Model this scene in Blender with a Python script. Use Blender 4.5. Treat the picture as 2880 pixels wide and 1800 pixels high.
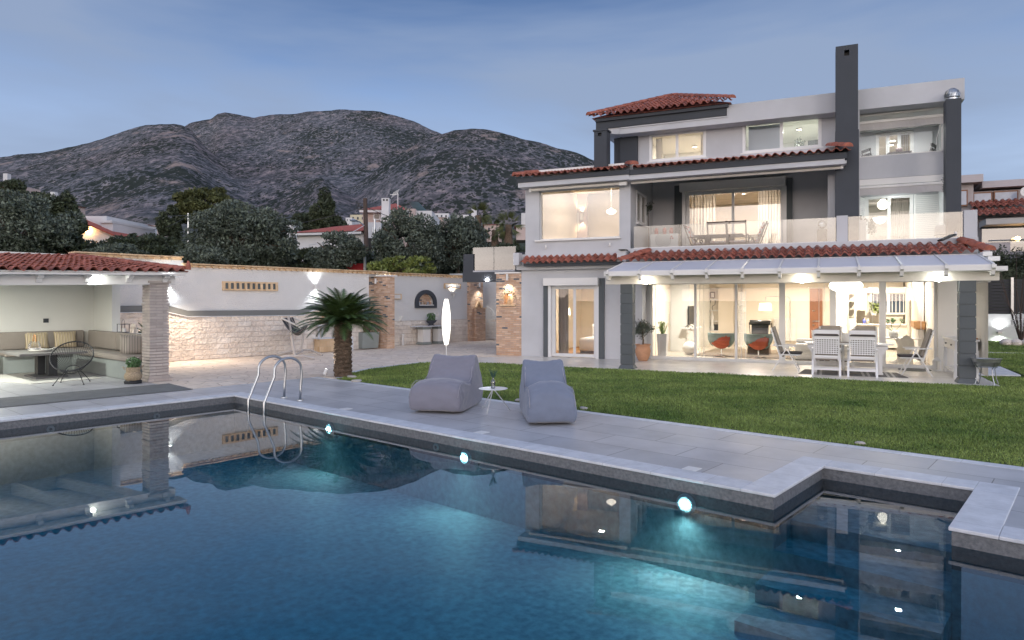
import bpy, bmesh, math, random
import numpy as np
from mathutils import Vector, Matrix, noise as mnoise
R = math.radians
random.seed(7); rng = np.random.default_rng(7)
for o in list(bpy.data.objects): bpy.data.objects.remove(o)
sc = bpy.context.scene; col = sc.collection
# ---------------------------------------------------------------- camera
cam = bpy.data.cameras.new('camera'); co = bpy.data.objects.new('camera', cam); col.objects.link(co)
co.location = (0, 0, 1.8); co.rotation_euler = (R(90), 0, 0)
cam.lens = 24; cam.sensor_width = 36; cam.shift_y = -0.01875; cam.clip_end = 9000; cam.clip_start = 0.05
sc.camera = co
# ---------------------------------------------------------------- world: dusk sky, sunset behind the camera
w = bpy.data.worlds.new('World'); sc.world = w; w.use_nodes = True
nt = w.node_tree; nt.nodes.clear()
def N(t, ty, **k):
    n = t.nodes.new(ty)
    for a, b in k.items(): setattr(n, a, b)
    return n
def ramp(t, stops, interp='LINEAR'):
    n = N(t, 'ShaderNodeValToRGB'); n.color_ramp.interpolation = interp
    e = n.color_ramp.elements
    while len(e) < len(stops): e.new(0.5)
    for i, (p, c) in enumerate(stops):
        e[i].position = p; e[i].color = (c[0], c[1], c[2], 1) if len(c) == 3 else c
    return n
L = nt.links.new
out = N(nt, 'ShaderNodeOutputWorld'); bg = N(nt, 'ShaderNodeBackground')
tc = N(nt, 'ShaderNodeTexCoord'); sp = N(nt, 'ShaderNodeSeparateXYZ'); L(tc.outputs['Generated'], sp.inputs[0])
front = ramp(nt, [(0.0, (.34, .44, .63)), (.17, (.36, .475, .69)), (.25, (.25, .365, .60)), (.33, (.125, .215, .42)), (.43, (.065, .125, .275)), (1, (.12, .19, .38))])
back = ramp(nt, [(0.0, (4.6, 3.8, 3.3)), (.10, (4.3, 3.85, 3.6)), (.20, (1.9, 1.9, 2.0)), (.32, (1.25, 1.4, 1.7)), (.6, (.6, .8, 1.2)), (1, (.12, .19, .38))])
L(sp.outputs['Z'], front.inputs[0]); L(sp.outputs['Z'], back.inputs[0])
az = N(nt, 'ShaderNodeMapRange'); az.inputs[1].default_value = .45; az.inputs[2].default_value = -.75
L(sp.outputs['Y'], az.inputs[0])
mx = N(nt, 'ShaderNodeMix', data_type='RGBA'); L(az.outputs[0], mx.inputs[0]); L(front.outputs[0], mx.inputs[6]); L(back.outputs[0], mx.inputs[7])
# streaky high cloud
mp = N(nt, 'ShaderNodeMapping'); mp.inputs['Scale'].default_value = (1.0, 1.0, 4.5); mp.inputs['Rotation'].default_value = (0, R(9), 0)
L(tc.outputs['Generated'], mp.inputs[0])
ns = N(nt, 'ShaderNodeTexNoise'); ns.inputs['Scale'].default_value = 1.25; ns.inputs['Detail'].default_value = 5; ns.inputs['Roughness'].default_value = .5; ns.inputs['Distortion'].default_value = .35
L(mp.outputs[0], ns.inputs['Vector'])
cr = ramp(nt, [(.40, (0, 0, 0)), (.60, (1, 1, 1))]); L(ns.outputs[0], cr.inputs[0])
cf = N(nt, 'ShaderNodeMix', data_type='RGBA'); L(az.outputs[0], cf.inputs[0]); cf.inputs[6].default_value = (.225, .29, .43, 1); cf.inputs[7].default_value = (.62, .54, .56, 1)
amt = N(nt, 'ShaderNodeMath', operation='MULTIPLY'); amt.inputs[1].default_value = .95; L(cr.outputs[0], amt.inputs[0])
mc = N(nt, 'ShaderNodeMix', data_type='RGBA'); L(amt.outputs[0], mc.inputs[0]); L(mx.outputs[2], mc.inputs[6]); L(cf.outputs[2], mc.inputs[7])
sky = N(nt, 'ShaderNodeTexSky', sky_type='NISHITA', sun_disc=False); sky.sun_elevation = R(3); sky.sun_rotation = R(200)
ad = N(nt, 'ShaderNodeMix', data_type='RGBA', blend_type='ADD'); ad.inputs[0].default_value = .012
L(mc.outputs[2], ad.inputs[6]); L(sky.outputs[0], ad.inputs[7])
L(ad.outputs[2], bg.inputs[0]); bg.inputs[1].default_value = .9
L(bg.outputs[0], out.inputs[0])
sl = bpy.data.lights.new('sun', 'SUN'); sl.energy = .35; sl.angle = R(14); sl.color = (1, .9, .82)
so = bpy.data.objects.new('sun', sl); col.objects.link(so); so.rotation_euler = (R(80), 0, R(20))
sc.view_settings.view_transform = 'Standard'; sc.view_settings.look = 'None'; sc.view_settings.exposure = .5; sc.view_settings.gamma = 1
sc.cycles.use_denoising = True
sc.cycles.max_bounces = 8; sc.cycles.diffuse_bounces = 3; sc.cycles.glossy_bounces = 4; sc.cycles.transmission_bounces = 4; sc.cycles.transparent_max_bounces = 24
sc.cycles.sample_clamp_indirect = 4; sc.cycles.caustics_reflective = False; sc.cycles.caustics_refractive = False
# ---------------------------------------------------------------- helpers from image pixels to positions (camera 1.8 m up, 24 mm): house frame H, pool frame P, plain W
F_, CX, HY, EH = 1920., 1440., 846., 1.8
def _fr(vx):
    a = (vx - CX) / F_; n = math.hypot(a, 1); return (-a / n, -1 / n), (1 / n, -a / n)
FR = {'H': _fr(-2737), 'P': _fr(-780), 'W': ((1, 0), (0, 1))}
YAW = {k: math.atan2(v[0][1], v[0][0]) for k, v in FR.items()}
def fv(f, px, py, v):            # point of a wall standing at depth v of frame f
    (a, b), (c, d) = FR[f]; r = (px - CX) / F_; Y = v / (r * c + d); return Y * (r * a + b), EH - (py - HY) / F_ * Y
def fu(f, px, py, u):
    (a, b), (c, d) = FR[f]; r = (px - CX) / F_; Y = u / (r * a + b); return Y * (r * c + d), EH - (py - HY) / F_ * Y
hv = lambda px, py, v: fv('H', px, py, v)
def gr(f, px, py, z=0):
    (a, b), (c, d) = FR[f]; Y = F_ * (EH - z) / (py - HY); X = (px - CX) / F_ * Y; return X * a + Y * b, X * c + Y * d
def tow(f, x, y, z=0):
    (a, b), (c, d) = FR[f]; return Vector((x * a + y * c, x * b + y * d, z))
def f2f(f, g, x, y):
    p = tow(f, x, y); (a, b), (c, d) = FR[g]; return p.x * a + p.y * b, p.x * c + p.y * d
# ---------------------------------------------------------------- object helpers
ANCH = {}; FRM = {}
def tag(o, label=None, cat=None, group=None, kind=None):
    if label: o['label'] = label
    if cat: o['category'] = cat
    if group: o['group'] = group
    if kind: o['kind'] = kind
    return o
def thing(name, label, cat, f='W', at=(0, 0, 0), rot=0, group=None, local=False):
    o = bpy.data.objects.new(name, None); col.objects.link(o); o.empty_display_size = .1
    o.location = tow(f, *at); o.rotation_euler = (0, 0, YAW[f] + rot)
    ANCH[o.name] = (0, 0, 0) if local else at
    return tag(o, label, cat, group)
class MB:
    def __init__(s): s.v = []; s.f = []
    def add(s, vs, fs):
        n = len(s.v); s.v += [tuple(p) for p in vs]; s.f += [tuple(i + n for i in f) for f in fs]; return s
    def box(s, x0, x1, y0, y1, z0, z1):
        if x0 > x1: x0, x1 = x1, x0
        if y0 > y1: y0, y1 = y1, y0
        if z0 > z1: z0, z1 = z1, z0
        return s.add([(x, y, z) for z in (z0, z1) for y in (y0, y1) for x in (x0, x1)],
              [(0, 2, 3, 1), (4, 5, 7, 6), (0, 1, 5, 4), (2, 6, 7, 3), (0, 4, 6, 2), (1, 3, 7, 5)])
    def bar(s, a, b, w, h=None, up=(0, 0, 1)):          # square bar from a to b
        h = h or w; a = Vector(a); b = Vector(b); d = (b - a).normalized(); up = Vector(up)
        if abs(d.dot(up)) > .95: up = Vector((0, 1, 0))
        x = d.cross(up).normalized() * w / 2; y = x.cross(d).normalized() * h / 2
        return s.add([a - x - y, a + x - y, a + x + y, a - x + y, b - x - y, b + x - y, b + x + y, b - x + y],
              [(0, 3, 2, 1), (4, 5, 6, 7), (0, 1, 5, 4), (1, 2, 6, 5), (2, 3, 7, 6), (3, 0, 4, 7)])
    def tube(s, pts, r, n=8, caps=True):
        pts = [Vector(p) for p in pts]; rs = r if isinstance(r, (list, tuple)) else [r] * len(pts)
        base = len(s.v); prev = None
        for i, p in enumerate(pts):
            d = (pts[min(i + 1, len(pts) - 1)] - pts[max(i - 1, 0)]).normalized()
            if prev is None: x = d.orthogonal().normalized()
            else:
                x = (prev - d * prev.dot(d)); x = x.normalized() if x.length > 1e-6 else d.orthogonal().normalized()
            prev = x; y = d.cross(x)
            for k in range(n):
                a = 2 * math.pi * k / n; s.v.append(tuple(p + (x * math.cos(a) + y * math.sin(a)) * rs[i]))
        for i in range(len(pts) - 1):
            for k in range(n):
                a, b = base + i * n + k, base + i * n + (k + 1) % n
                s.f.append((a, b, b + n, a + n))
        if caps:
            s.f.append(tuple(base + k for k in reversed(range(n)))); s.f.append(tuple(base + (len(pts) - 1) * n + k for k in range(n)))
        return s
    def lathe(s, prof, c=(0, 0, 0), n=24, sx=1, sy=1):
        base = len(s.v)
        for r, z in prof:
            for k in range(n):
                a = 2 * math.pi * k / n; s.v.append((c[0] + r * sx * math.cos(a), c[1] + r * sy * math.sin(a), c[2] + z))
        for i in range(len(prof) - 1):
            for k in range(n):
                a, b = base + i * n + k, base + i * n + (k + 1) % n; s.f.append((a, b, b + n, a + n))
        if prof[0][0] > 1e-4: s.f.append(tuple(base + k for k in reversed(range(n))))
        if prof[-1][0] > 1e-4: s.f.append(tuple(base + (len(prof) - 1) * n + k for k in range(n)))
        return s
    def ball(s, c, rx, ry=None, rz=None, n=16, m=10):
        ry = ry or rx; rz = rz or rx
        return s.lathe([(max(1e-5, math.cos(t)), math.sin(t) * rz) for t in [(-.5 + i / m) * math.pi for i in range(m + 1)]], c, n, rx, ry)
    def prism(s, poly, z0, z1):
        n = len(poly); return s.add([(x, y, z0) for x, y in poly] + [(x, y, z1) for x, y in poly],
              [tuple(reversed(range(n))), tuple(range(n, 2 * n))] + [(i, (i + 1) % n, (i + 1) % n + n, i + n) for i in range(n)])
    def slab(s, poly, axis, a0, a1):                    # polygon in the other two axes, extruded along axis (0 x, 1 y)
        def P(p, a): return (a, p[0], p[1]) if axis == 0 else (p[0], a, p[1])
        n = len(poly); return s.add([P(p, a0) for p in poly] + [P(p, a1) for p in poly],
              [tuple(reversed(range(n))), tuple(range(n, 2 * n))] + [(i, (i + 1) % n, (i + 1) % n + n, i + n) for i in range(n)])
    def poly(s, pts): return s.add(pts, [tuple(range(len(pts)))])
    def wall(s, a0, a1, z0, z1, b0, b1, holes=(), axis='x'):   # wall along a with rectangular holes (a0,a1,z0,z1)
        A = sorted({a0, a1, *[h[0] for h in holes], *[h[1] for h in holes]}); Z = sorted({z0, z1, *[h[2] for h in holes], *[h[3] for h in holes]})
        A = [a for a in A if a0 - 1e-6 <= a <= a1 + 1e-6]; Z = [z for z in Z if z0 - 1e-6 <= z <= z1 + 1e-6]
        def solid(i, j):
            if i < 0 or j < 0 or i >= len(A) - 1 or j >= len(Z) - 1: return False
            x, z = (A[i] + A[i + 1]) / 2, (Z[j] + Z[j + 1]) / 2
            return not any(h[0] < x < h[1] and h[2] < z < h[3] for h in holes)
        q = lambda a, b, z: (a, b, z) if axis == 'x' else (b, a, z)
        def face(pts):
            s.add([q(*p) for p in pts], [(0, 1, 2, 3)])
        for i in range(len(A) - 1):
            for j in range(len(Z) - 1):
                if not solid(i, j): continue
                x0, x1, y0, y1 = A[i], A[i + 1], Z[j], Z[j + 1]
                face([(x0, b0, y0), (x1, b0, y0), (x1, b0, y1), (x0, b0, y1)]); face([(x1, b1, y0), (x0, b1, y0), (x0, b1, y1), (x1, b1, y1)])
                if not solid(i - 1, j): face([(x0, b1, y0), (x0, b0, y0), (x0, b0, y1), (x0, b1, y1)])
                if not solid(i + 1, j): face([(x1, b0, y0), (x1, b1, y0), (x1, b1, y1), (x1, b0, y1)])
                if not solid(i, j - 1): face([(x0, b1, y0), (x1, b1, y0), (x1, b0, y0), (x0, b0, y0)])
                if not solid(i, j + 1): face([(x0, b0, y1), (x1, b0, y1), (x1, b1, y1), (x0, b1, y1)])
        return s
    def move(s, d=(0, 0, 0), rz=0, i0=0):
        c, n = math.cos(rz), math.sin(rz)
        s.v[i0:] = [(x * c - y * n + d[0], x * n + y * c + d[1], z + d[2]) for x, y, z in s.v[i0:]]; return s
    def mesh(s, name, m, a=(0, 0, 0), smooth=False):
        me = bpy.data.meshes.new(name); me.from_pydata([(x - a[0], y - a[1], z - a[2]) for x, y, z in s.v], [], s.f); me.materials.append(m)
        bm = bmesh.new(); bm.from_mesh(me); bmesh.ops.recalc_face_normals(bm, faces=bm.faces); bm.to_mesh(me); bm.free()
        if smooth: me.polygons.foreach_set('use_smooth', [True] * len(me.polygons))
        return me
    def build(s, name, m, parent, smooth=False, bevel=0, sub=0, label=None):
        a = ANCH[parent.name]; o = bpy.data.objects.new(name, s.mesh(name, m, a, smooth)); col.objects.link(o); o.parent = parent; ANCH[o.name] = a
        fin(o, bevel, sub)
        if label: o['label'] = label
        return o
    def top(s, name, m, f='W', at=(0, 0, 0), label=None, cat=None, group=None, kind=None, smooth=False, bevel=0, sub=0):
        o = bpy.data.objects.new(name, s.mesh(name, m, at, smooth)); col.objects.link(o); o.location = tow(f, *at); o.rotation_euler = (0, 0, YAW[f]); ANCH[o.name] = at
        fin(o, bevel, sub); return tag(o, label, cat, group, kind)
def fin(o, bevel, sub):
    if bevel:
        b = o.modifiers.new('edge', 'BEVEL'); b.width = bevel; b.segments = 2; b.limit_method = 'ANGLE'; b.angle_limit = R(40)
    if sub:
        q = o.modifiers.new('sub', 'SUBSURF'); q.levels = q.render_levels = sub
def dup(root, f, at, rot, label=None, group=None, drop=()):
    r = root.copy(); col.objects.link(r); r.location = tow(f, *at); r.rotation_euler = (0, 0, YAW[f] + rot)
    if label: r['label'] = label
    if group: r['group'] = group
    for ch in list(root.children):
        if ch.name.split('.')[0] in drop: continue
        c = ch.copy(); col.objects.link(c); c.parent = r
        for g in ch.children:
            d = g.copy(); col.objects.link(d); d.parent = c
    return r
def lamp_light(parent, kind, at, power, color=(1, .82, .6), size=.1, rot=(0, 0, 0), spot=None, blend=.6):
    l = bpy.data.lights.new('light', kind); l.energy = power; l.color = color
    if kind == 'AREA': l.size = size
    else: l.shadow_soft_size = size
    if spot: l.spot_size = R(spot); l.spot_blend = blend
    o = bpy.data.objects.new('light', l); col.objects.link(o); o.parent = parent
    a = ANCH[parent.name]; o.location = (at[0] - a[0], at[1] - a[1], at[2] - a[2]); o.rotation_euler = rot; return o
def npmesh(name, V, Fc, m, smooth=False):               # fast mesh from numpy: V (n,3), Fc (m,k)
    me = bpy.data.meshes.new(name); me.vertices.add(len(V)); me.vertices.foreach_set('co', np.asarray(V, np.float32).ravel())
    k = Fc.shape[1]; me.loops.add(Fc.size); me.loops.foreach_set('vertex_index', Fc.astype(np.int32).ravel())
    me.polygons.add(len(Fc)); me.polygons.foreach_set('loop_start', np.arange(0, Fc.size, k, dtype=np.int32)); me.polygons.foreach_set('loop_total', np.full(len(Fc), k, np.int32))
    if smooth: me.polygons.foreach_set('use_smooth', np.ones(len(Fc), bool))
    me.materials.append(m); me.update(calc_edges=True); return me
# ---------------------------------------------------------------- materials
def newmat(name):
    m = bpy.data.materials.new(name); m.use_nodes = True; t = m.node_tree
    b = t.nodes['Principled BSDF']; return m, t, b
def pm(name, c, rough=.6, var=.12, vs=3., bs=40., bump=.0, metal=0., c2=None, spec=.5, coat=0, island=0., dist=.01, sheen=0):
    m, t, b = newmat(name); l = t.links.new
    b.inputs['Roughness'].default_value = rough; b.inputs['Metallic'].default_value = metal; b.inputs['Specular IOR Level'].default_value = spec; b.inputs['Coat Weight'].default_value = coat
    b.inputs['Sheen Weight'].default_value = sheen
    tcd = N(t, 'ShaderNodeTexCoord'); n = N(t, 'ShaderNodeTexNoise'); n.inputs['Scale'].default_value = vs; n.inputs['Detail'].default_value = 6; n.inputs['Roughness'].default_value = .6
    l(tcd.outputs['Object'], n.inputs['Vector'])
    c2 = c2 or tuple(min(1, x * (1 + var)) for x in c); c1 = tuple(x * (1 - var) for x in c)
    r = ramp(t, [(.3, c1), (.7, c2)]); l(n.outputs[0], r.inputs[0]); src = r.outputs[0]
    if island:
        g = N(t, 'ShaderNodeNewGeometry'); mr = N(t, 'ShaderNodeMapRange'); mr.inputs[3].default_value = 1 - island; mr.inputs[4].default_value = 1 + island
        l(g.outputs['Random Per Island'], mr.inputs[0]); mm = N(t, 'ShaderNodeMix', data_type='RGBA', blend_type='MULTIPLY'); mm.inputs[0].default_value = 1
        l(src, mm.inputs[6]); l(mr.outputs[0], mm.inputs[7]); src = mm.outputs[2]
    l(src, b.inputs['Base Color'])
    if bump:
        n2 = N(t, 'ShaderNodeTexNoise'); n2.inputs['Scale'].default_value = bs; n2.inputs['Detail'].default_value = 4; l(tcd.outputs['Object'], n2.inputs['Vector'])
        bp = N(t, 'ShaderNodeBump'); bp.inputs['Strength'].default_value = bump; bp.inputs['Distance'].default_value = dist; l(n2.outputs[0], bp.inputs['Height']); l(bp.outputs[0], b.inputs['Normal'])
    return m
def em(name, c, s):
    m, t, b = newmat(name); b.inputs['Base Color'].default_value = (*c, 1); b.inputs['Emission Color'].default_value = (*c, 1); b.inputs['Emission Strength'].default_value = s; return m
def glassm(name, tint=(1, 1, 1), base=.05, k=1., rough=0., gcol=(1, 1, 1), ior=1.5):
    m = bpy.data.materials.new(name); m.use_nodes = True; t = m.node_tree; t.nodes.clear(); l = t.links.new
    o = N(t, 'ShaderNodeOutputMaterial'); tr = N(t, 'ShaderNodeBsdfTransparent'); tr.inputs[0].default_value = (*tint, 1)
    g = N(t, 'ShaderNodeBsdfGlossy'); g.inputs['Roughness'].default_value = rough; g.inputs[0].default_value = (*gcol, 1)
    fr = N(t, 'ShaderNodeFresnel'); fr.inputs[0].default_value = ior
    mu = N(t, 'ShaderNodeMath', operation='MULTIPLY_ADD', use_clamp=True); mu.inputs[1].default_value = k; mu.inputs[2].default_value = base; l(fr.outputs[0], mu.inputs[0])
    mi = N(t, 'ShaderNodeMixShader'); l(mu.outputs[0], mi.inputs[0]); l(tr.outputs[0], mi.inputs[1]); l(g.outputs[0], mi.inputs[2]); l(mi.outputs[0], o.inputs[0]); return m
def axisvec(t, mode):        # 'wall': (x+y, z), 'floor': (x, y)
    tcd = N(t, 'ShaderNodeTexCoord')
    if mode == 'floor': return tcd.outputs['Object'], tcd
    s = N(t, 'ShaderNodeSeparateXYZ'); t.links.new(tcd.outputs['Object'], s.inputs[0]); a = N(t, 'ShaderNodeMath', operation='ADD'); t.links.new(s.outputs[0], a.inputs[0]); t.links.new(s.outputs[1], a.inputs[1])
    c = N(t, 'ShaderNodeCombineXYZ'); t.links.new(a.outputs[0], c.inputs[0]); t.links.new(s.outputs[2], c.inputs[1]); return c.outputs[0], tcd
def brickm(name, cols, mortar, bw, bh, ms=.006, mode='wall', rough=.8, bump=.6, bdist=.01, nb=25., nstr=.4, offs=.5, loc=(0, 0, 0), accent=None, vs=2., warp=0.):
    m, t, b = newmat(name); l = t.links.new; v, tcd = axisvec(t, mode)
    mp = N(t, 'ShaderNodeMapping'); mp.inputs['Location'].default_value = loc; l(v, mp.inputs[0]); vec = mp.outputs[0]
    if warp:
        nw = N(t, 'ShaderNodeTexNoise'); nw.inputs['Scale'].default_value = 6; l(tcd.outputs['Object'], nw.inputs['Vector'])
        sb = N(t, 'ShaderNodeVectorMath', operation='SUBTRACT'); sb.inputs[1].default_value = (.5, .5, .5); l(nw.outputs['Color'], sb.inputs[0])
        sm = N(t, 'ShaderNodeVectorMath', operation='SCALE'); sm.inputs['Scale'].default_value = warp; l(sb.outputs[0], sm.inputs[0])
        va = N(t, 'ShaderNodeVectorMath', operation='ADD'); l(vec, va.inputs[0]); l(sm.outputs[0], va.inputs[1]); vec = va.outputs[0]
    br = N(t, 'ShaderNodeTexBrick', offset=offs); br.inputs['Scale'].default_value = 1; br.inputs['Brick Width'].default_value = bw; br.inputs['Row Height'].default_value = bh
    br.inputs['Mortar Size'].default_value = ms; br.inputs['Mortar Smooth'].default_value = .3; br.inputs['Color1'].default_value = (0, 0, 0, 1); br.inputs['Color2'].default_value = (1, 1, 1, 1); br.inputs['Mortar'].default_value = (.5, .5, .5, 1)
    l(vec, br.inputs['Vector'])
    r = ramp(t, [(i / max(1, len(cols) - 1), c) for i, c in enumerate(cols)]); l(br.outputs['Color'], r.inputs[0]); src = r.outputs[0]
    if accent:
        r = ramp(t, [(i / len(cols) * accent[1], c) for i, c in enumerate(cols)] + [(accent[1], accent[0])], 'CONSTANT'); l(br.outputs['Color'], r.inputs[0]); src = r.outputs[0]
    nz = N(t, 'ShaderNodeTexNoise'); nz.inputs['Scale'].default_value = vs; nz.inputs['Detail'].default_value = 8; nz.inputs['Roughness'].default_value = .65; l(tcd.outputs['Object'], nz.inputs['Vector'])
    mr = N(t, 'ShaderNodeMapRange'); mr.inputs[1].default_value = .25; mr.inputs[2].default_value = .75; mr.inputs[3].default_value = .8; mr.inputs[4].default_value = 1.18; l(nz.outputs[0], mr.inputs[0])
    mm = N(t, 'ShaderNodeMix', data_type='RGBA', blend_type='MULTIPLY'); mm.inputs[0].default_value = 1; l(src, mm.inputs[6]); l(mr.outputs[0], mm.inputs[7])
    mo = N(t, 'ShaderNodeMix', data_type='RGBA'); l(br.outputs['Fac'], mo.inputs[0]); l(mm.outputs[2], mo.inputs[6]); mo.inputs[7].default_value = (*mortar, 1)
    l(mo.outputs[2], b.inputs['Base Color']); b.inputs['Roughness'].default_value = rough
    n2 = N(t, 'ShaderNodeTexNoise'); n2.inputs['Scale'].default_value = nb; n2.inputs['Detail'].default_value = 5; l(tcd.outputs['Object'], n2.inputs['Vector'])
    inv = N(t, 'ShaderNodeMath', operation='MULTIPLY_ADD'); inv.inputs[1].default_value = -1; inv.inputs[2].default_value = 1; l(br.outputs['Fac'], inv.inputs[0])
    ma = N(t, 'ShaderNodeMath', operation='MULTIPLY_ADD'); ma.inputs[1].default_value = nstr; l(n2.outputs[0], ma.inputs[0]); l(inv.outputs[0], ma.inputs[2])
    bp = N(t, 'ShaderNodeBump'); bp.inputs['Strength'].default_value = bump; bp.inputs['Distance'].default_value = bdist; l(ma.outputs[0], bp.inputs['Height']); l(bp.outputs[0], b.inputs['Normal'])
    return m
M = {}
M['wall'] = pm('painted render', (.53, .54, .565), .85, .08, .8, 60, .25)
M['white'] = pm('white paint', (.76, .75, .73), .45, .03, 2, 30, .05)
M['pvc'] = pm('white frame', (.78, .78, .78), .3, .02, 2)
M['dark'] = pm('charcoal render', (.05, .057, .069), .75, .08, 1.5, 50, .2)
M['stucco'] = pm('rough stucco', (.73, .725, .71), .9, .04, 1, 38, .9, dist=.03)
M['greyband'] = pm('grey painted band', (.17, .18, .18), .8, .05, 2, 50, .2)
M['cream'] = pm('cream plaster', (.72, .69, .63), .85, .03, 1, 40, .1)
M['room'] = pm('warm room plaster', (.76, .69, .59), .85, .02, 1)
M['roomw'] = pm('white room plaster', (.74, .74, .70), .85, .02, 1)
M['roomfloor'] = pm('polished tile floor', (.62, .56, .48), .15, .05, 1)
M['stone'] = brickm('split face limestone', [(.75, .66, .58), (.82, .74, .66), (.78, .70, .62), (.85, .79, .72)], (.64, .55, .48), .46, .17, .004, bump=1, bdist=.05, nb=11, nstr=1.6, loc=(.07, .05, 0), warp=.012)
M['brick'] = brickm('clay brick', [(.58, .36, .24), (.68, .46, .32), (.62, .41, .28), (.74, .54, .40), (.57, .38, .28)], (.60, .46, .36), .21, .062, .007, bump=1, bdist=.02, nb=30, nstr=.6, accent=((.12, .14, .16), .93), warp=.008)
M['tanbrick'] = brickm('tan trim brick', [(.62, .42, .24), (.74, .55, .35), (.68, .50, .32)], (.6, .46, .32), .1, .2, .004, bump=.7, nb=30)
M['cbrick'] = brickm('pale column brick', [(.40, .35, .32), (.52, .46, .42), (.46, .42, .39)], (.35, .31, .29), .3, .066, .006, bump=.8, nb=25, nstr=.7, warp=.006)
M['deck'] = brickm('grey porcelain deck', [(.40, .405, .425), (.50, .495, .505), (.46, .46, .475), (.43, .43, .445)], (.15, .15, .155), 1.18, .595, .006, 'floor', .42, .25, .004, 12, .12, .5, (.83, -.135, 0), vs=1.4)
M['coping'] = brickm('white marble coping', [(.58, .60, .64), (.66, .67, .70), (.62, .64, .67)], (.36, .37, .39), .6, 3.2, .0025, 'floor', .5, .3, .004, 30, .2, 0, vs=5)
M['copingv'] = brickm('white marble coping across', [(.58, .60, .64), (.66, .67, .70), (.62, .64, .67)], (.36, .37, .39), 3.2, .6, .0025, 'floor', .5, .3, .004, 30, .2, 0, vs=5)
M['terrace'] = brickm('cream stone tiles', [(.66, .63, .59), (.74, .71, .67), (.70, .67, .62)], (.45, .42, .38), .6, .3, .003, 'floor', .28, .3, .004, 10, .15, .5)
M['terra'] = pm('terracotta', (.34, .112, .075), .75, .35, 6, 60, .3, island=.25)
M['pot'] = pm('clay pot', (.50, .27, .16), .8, .15, 6, 40, .3)
M['metal'] = pm('brushed steel', (.42, .44, .46), .28, .05, 5, metal=1)
M['chrome'] = pm('chrome', (.85, .85, .85), .08, .02, 5, metal=1)
M['galv'] = pm('galvanised tin', (.42, .43, .43), .4, .2, 9, metal=.85)
M['black'] = pm('black metal', (.02, .022, .025), .5, .1, 3)
M['fabric'] = pm('grey outdoor fabric', (.20, .20, .245), .9, .05, 3, 320, .25, dist=.002, sheen=.3)
M['fabricb'] = pm('blue grey outdoor fabric', (.17, .20, .27), .9, .05, 3, 320, .25, dist=.002, sheen=.3)
M['seam'] = pm('seam piping', (.36, .35, .38), .9, .05, 3)
M['taupe'] = pm('taupe cushion', (.28, .25, .22), .9, .05, 3, 250, .2)
M['chdark'] = pm('charcoal cushion', (.065, .06, .062), .9, .1, 3, 250, .2)
M['wood'] = pm('oak', (.42, .22, .09), .45, .2, 3)
M['dwood'] = pm('dark timber', (.07, .045, .035), .7, .3, 3)
M['door'] = pm('walnut door', (.20, .075, .03), .4, .15, 2)
M['bench'] = pm('microcement', (.26, .29, .28), .6, .08, 2, 20, .1)
M['rug'] = pm('pale rug', (.55, .54, .50), .95, .08, 4, 200, .5)
M['mat'] = pm('grey walkway mat', (.15, .155, .155), .85, .15, 3, 120, .4)
M['lead'] = pm('leather', (.02, .02, .02), .35, .1, 4, 60, .2)
M['green'] = pm('sage throw', (.22, .28, .26), .95, .15, 5, 30, .6, dist=.02)
M['red'] = pm('rust red upholstery', (.42, .09, .045), .8, .1, 3, 100, .2)
M['curtain'] = pm('sheer curtain', (.78, .75, .70), .9, .03, 2)
tt = M['curtain'].node_tree; tlu = N(tt, 'ShaderNodeBsdfTranslucent'); tlu.inputs[0].default_value = (.8, .76, .7, 1); mxs = N(tt, 'ShaderNodeMixShader'); mxs.inputs[0].default_value = .55; tt.links.new(tt.nodes['Principled BSDF'].outputs[0], mxs.inputs[1]); tt.links.new(tlu.outputs[0], mxs.inputs[2]); tt.links.new(mxs.outputs[0], tt.nodes['Material Output'].inputs[0])
M['curtg'] = pm('grey curtain', (.48, .43, .39), .9, .05, 2)
M['leaf'] = pm('olive leaves', (.07, .095, .072), .6, .35, .9, island=.6, c2=(.15, .18, .135))
M['leafd'] = pm('dark evergreen leaves', (.03, .045, .026), .65, .3, .8, island=.55, c2=(.07, .09, .045))
M['leafp'] = pm('pine needles', (.045, .062, .02), .7, .3, 1., island=.45, c2=(.12, .13, .04))
M['leafy'] = pm('yellow green leaves', (.12, .17, .04), .55, .3, 1., island=.4, c2=(.22, .26, .06))
M['cycad'] = pm('cycad fronds', (.042, .08, .024), .35, .25, 2., island=.4, c2=(.085, .14, .045))
M['plant'] = pm('house plant leaves', (.08, .16, .06), .5, .25, 4, island=.35)
M['bark'] = pm('bark', (.13, .09, .06), .9, .4, 9, 25, 1, dist=.05)
M['grassm'] = pm('grass blades', (.095, .195, .03), .6, .25, .7, island=.55, c2=(.30, .375, .10))
M['soil'] = pm('turf soil', (.075, .12, .03), .95, .3, 2, 80, .8)
M['glass'] = glassm('window glass', (.97, .97, .97), .0, .8)
M['glassr'] = glassm('reflective window glass', (.92, .92, .92), .085, .8, gcol=(.95, .93, .9))
M['glassb'] = glassm('balustrade glass', (.88, .90, .90), .05, .75, rough=.01, gcol=(1, .97, .93))
M['glassd'] = glassm('mirror solar glass', (.34, .37, .38), .09, .7)
M['lit'] = em('lit white lamp', (1, .93, .82), 5)
M['litw'] = em('lit cool lamp', (.95, 1, 1), 14)
M['litwarm'] = em('lit warm lamp', (1, .72, .40), 10)
M['shade'] = em('lit fabric shade', (1, .86, .66), 1.3)
M['slate'] = pm('dark fence', (.02, .022, .028), .5, .1, 3)
M['poolw'] = pm('pool granite', (.13, .14, .15), .55, .25, 30, 120, .3, c2=(.20, .205, .215))
M['poolf'] = pm('pool floor granite', (.46, .52, .53), .6, .30, 12, 60, .2, c2=(.72, .78, .79))
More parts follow.
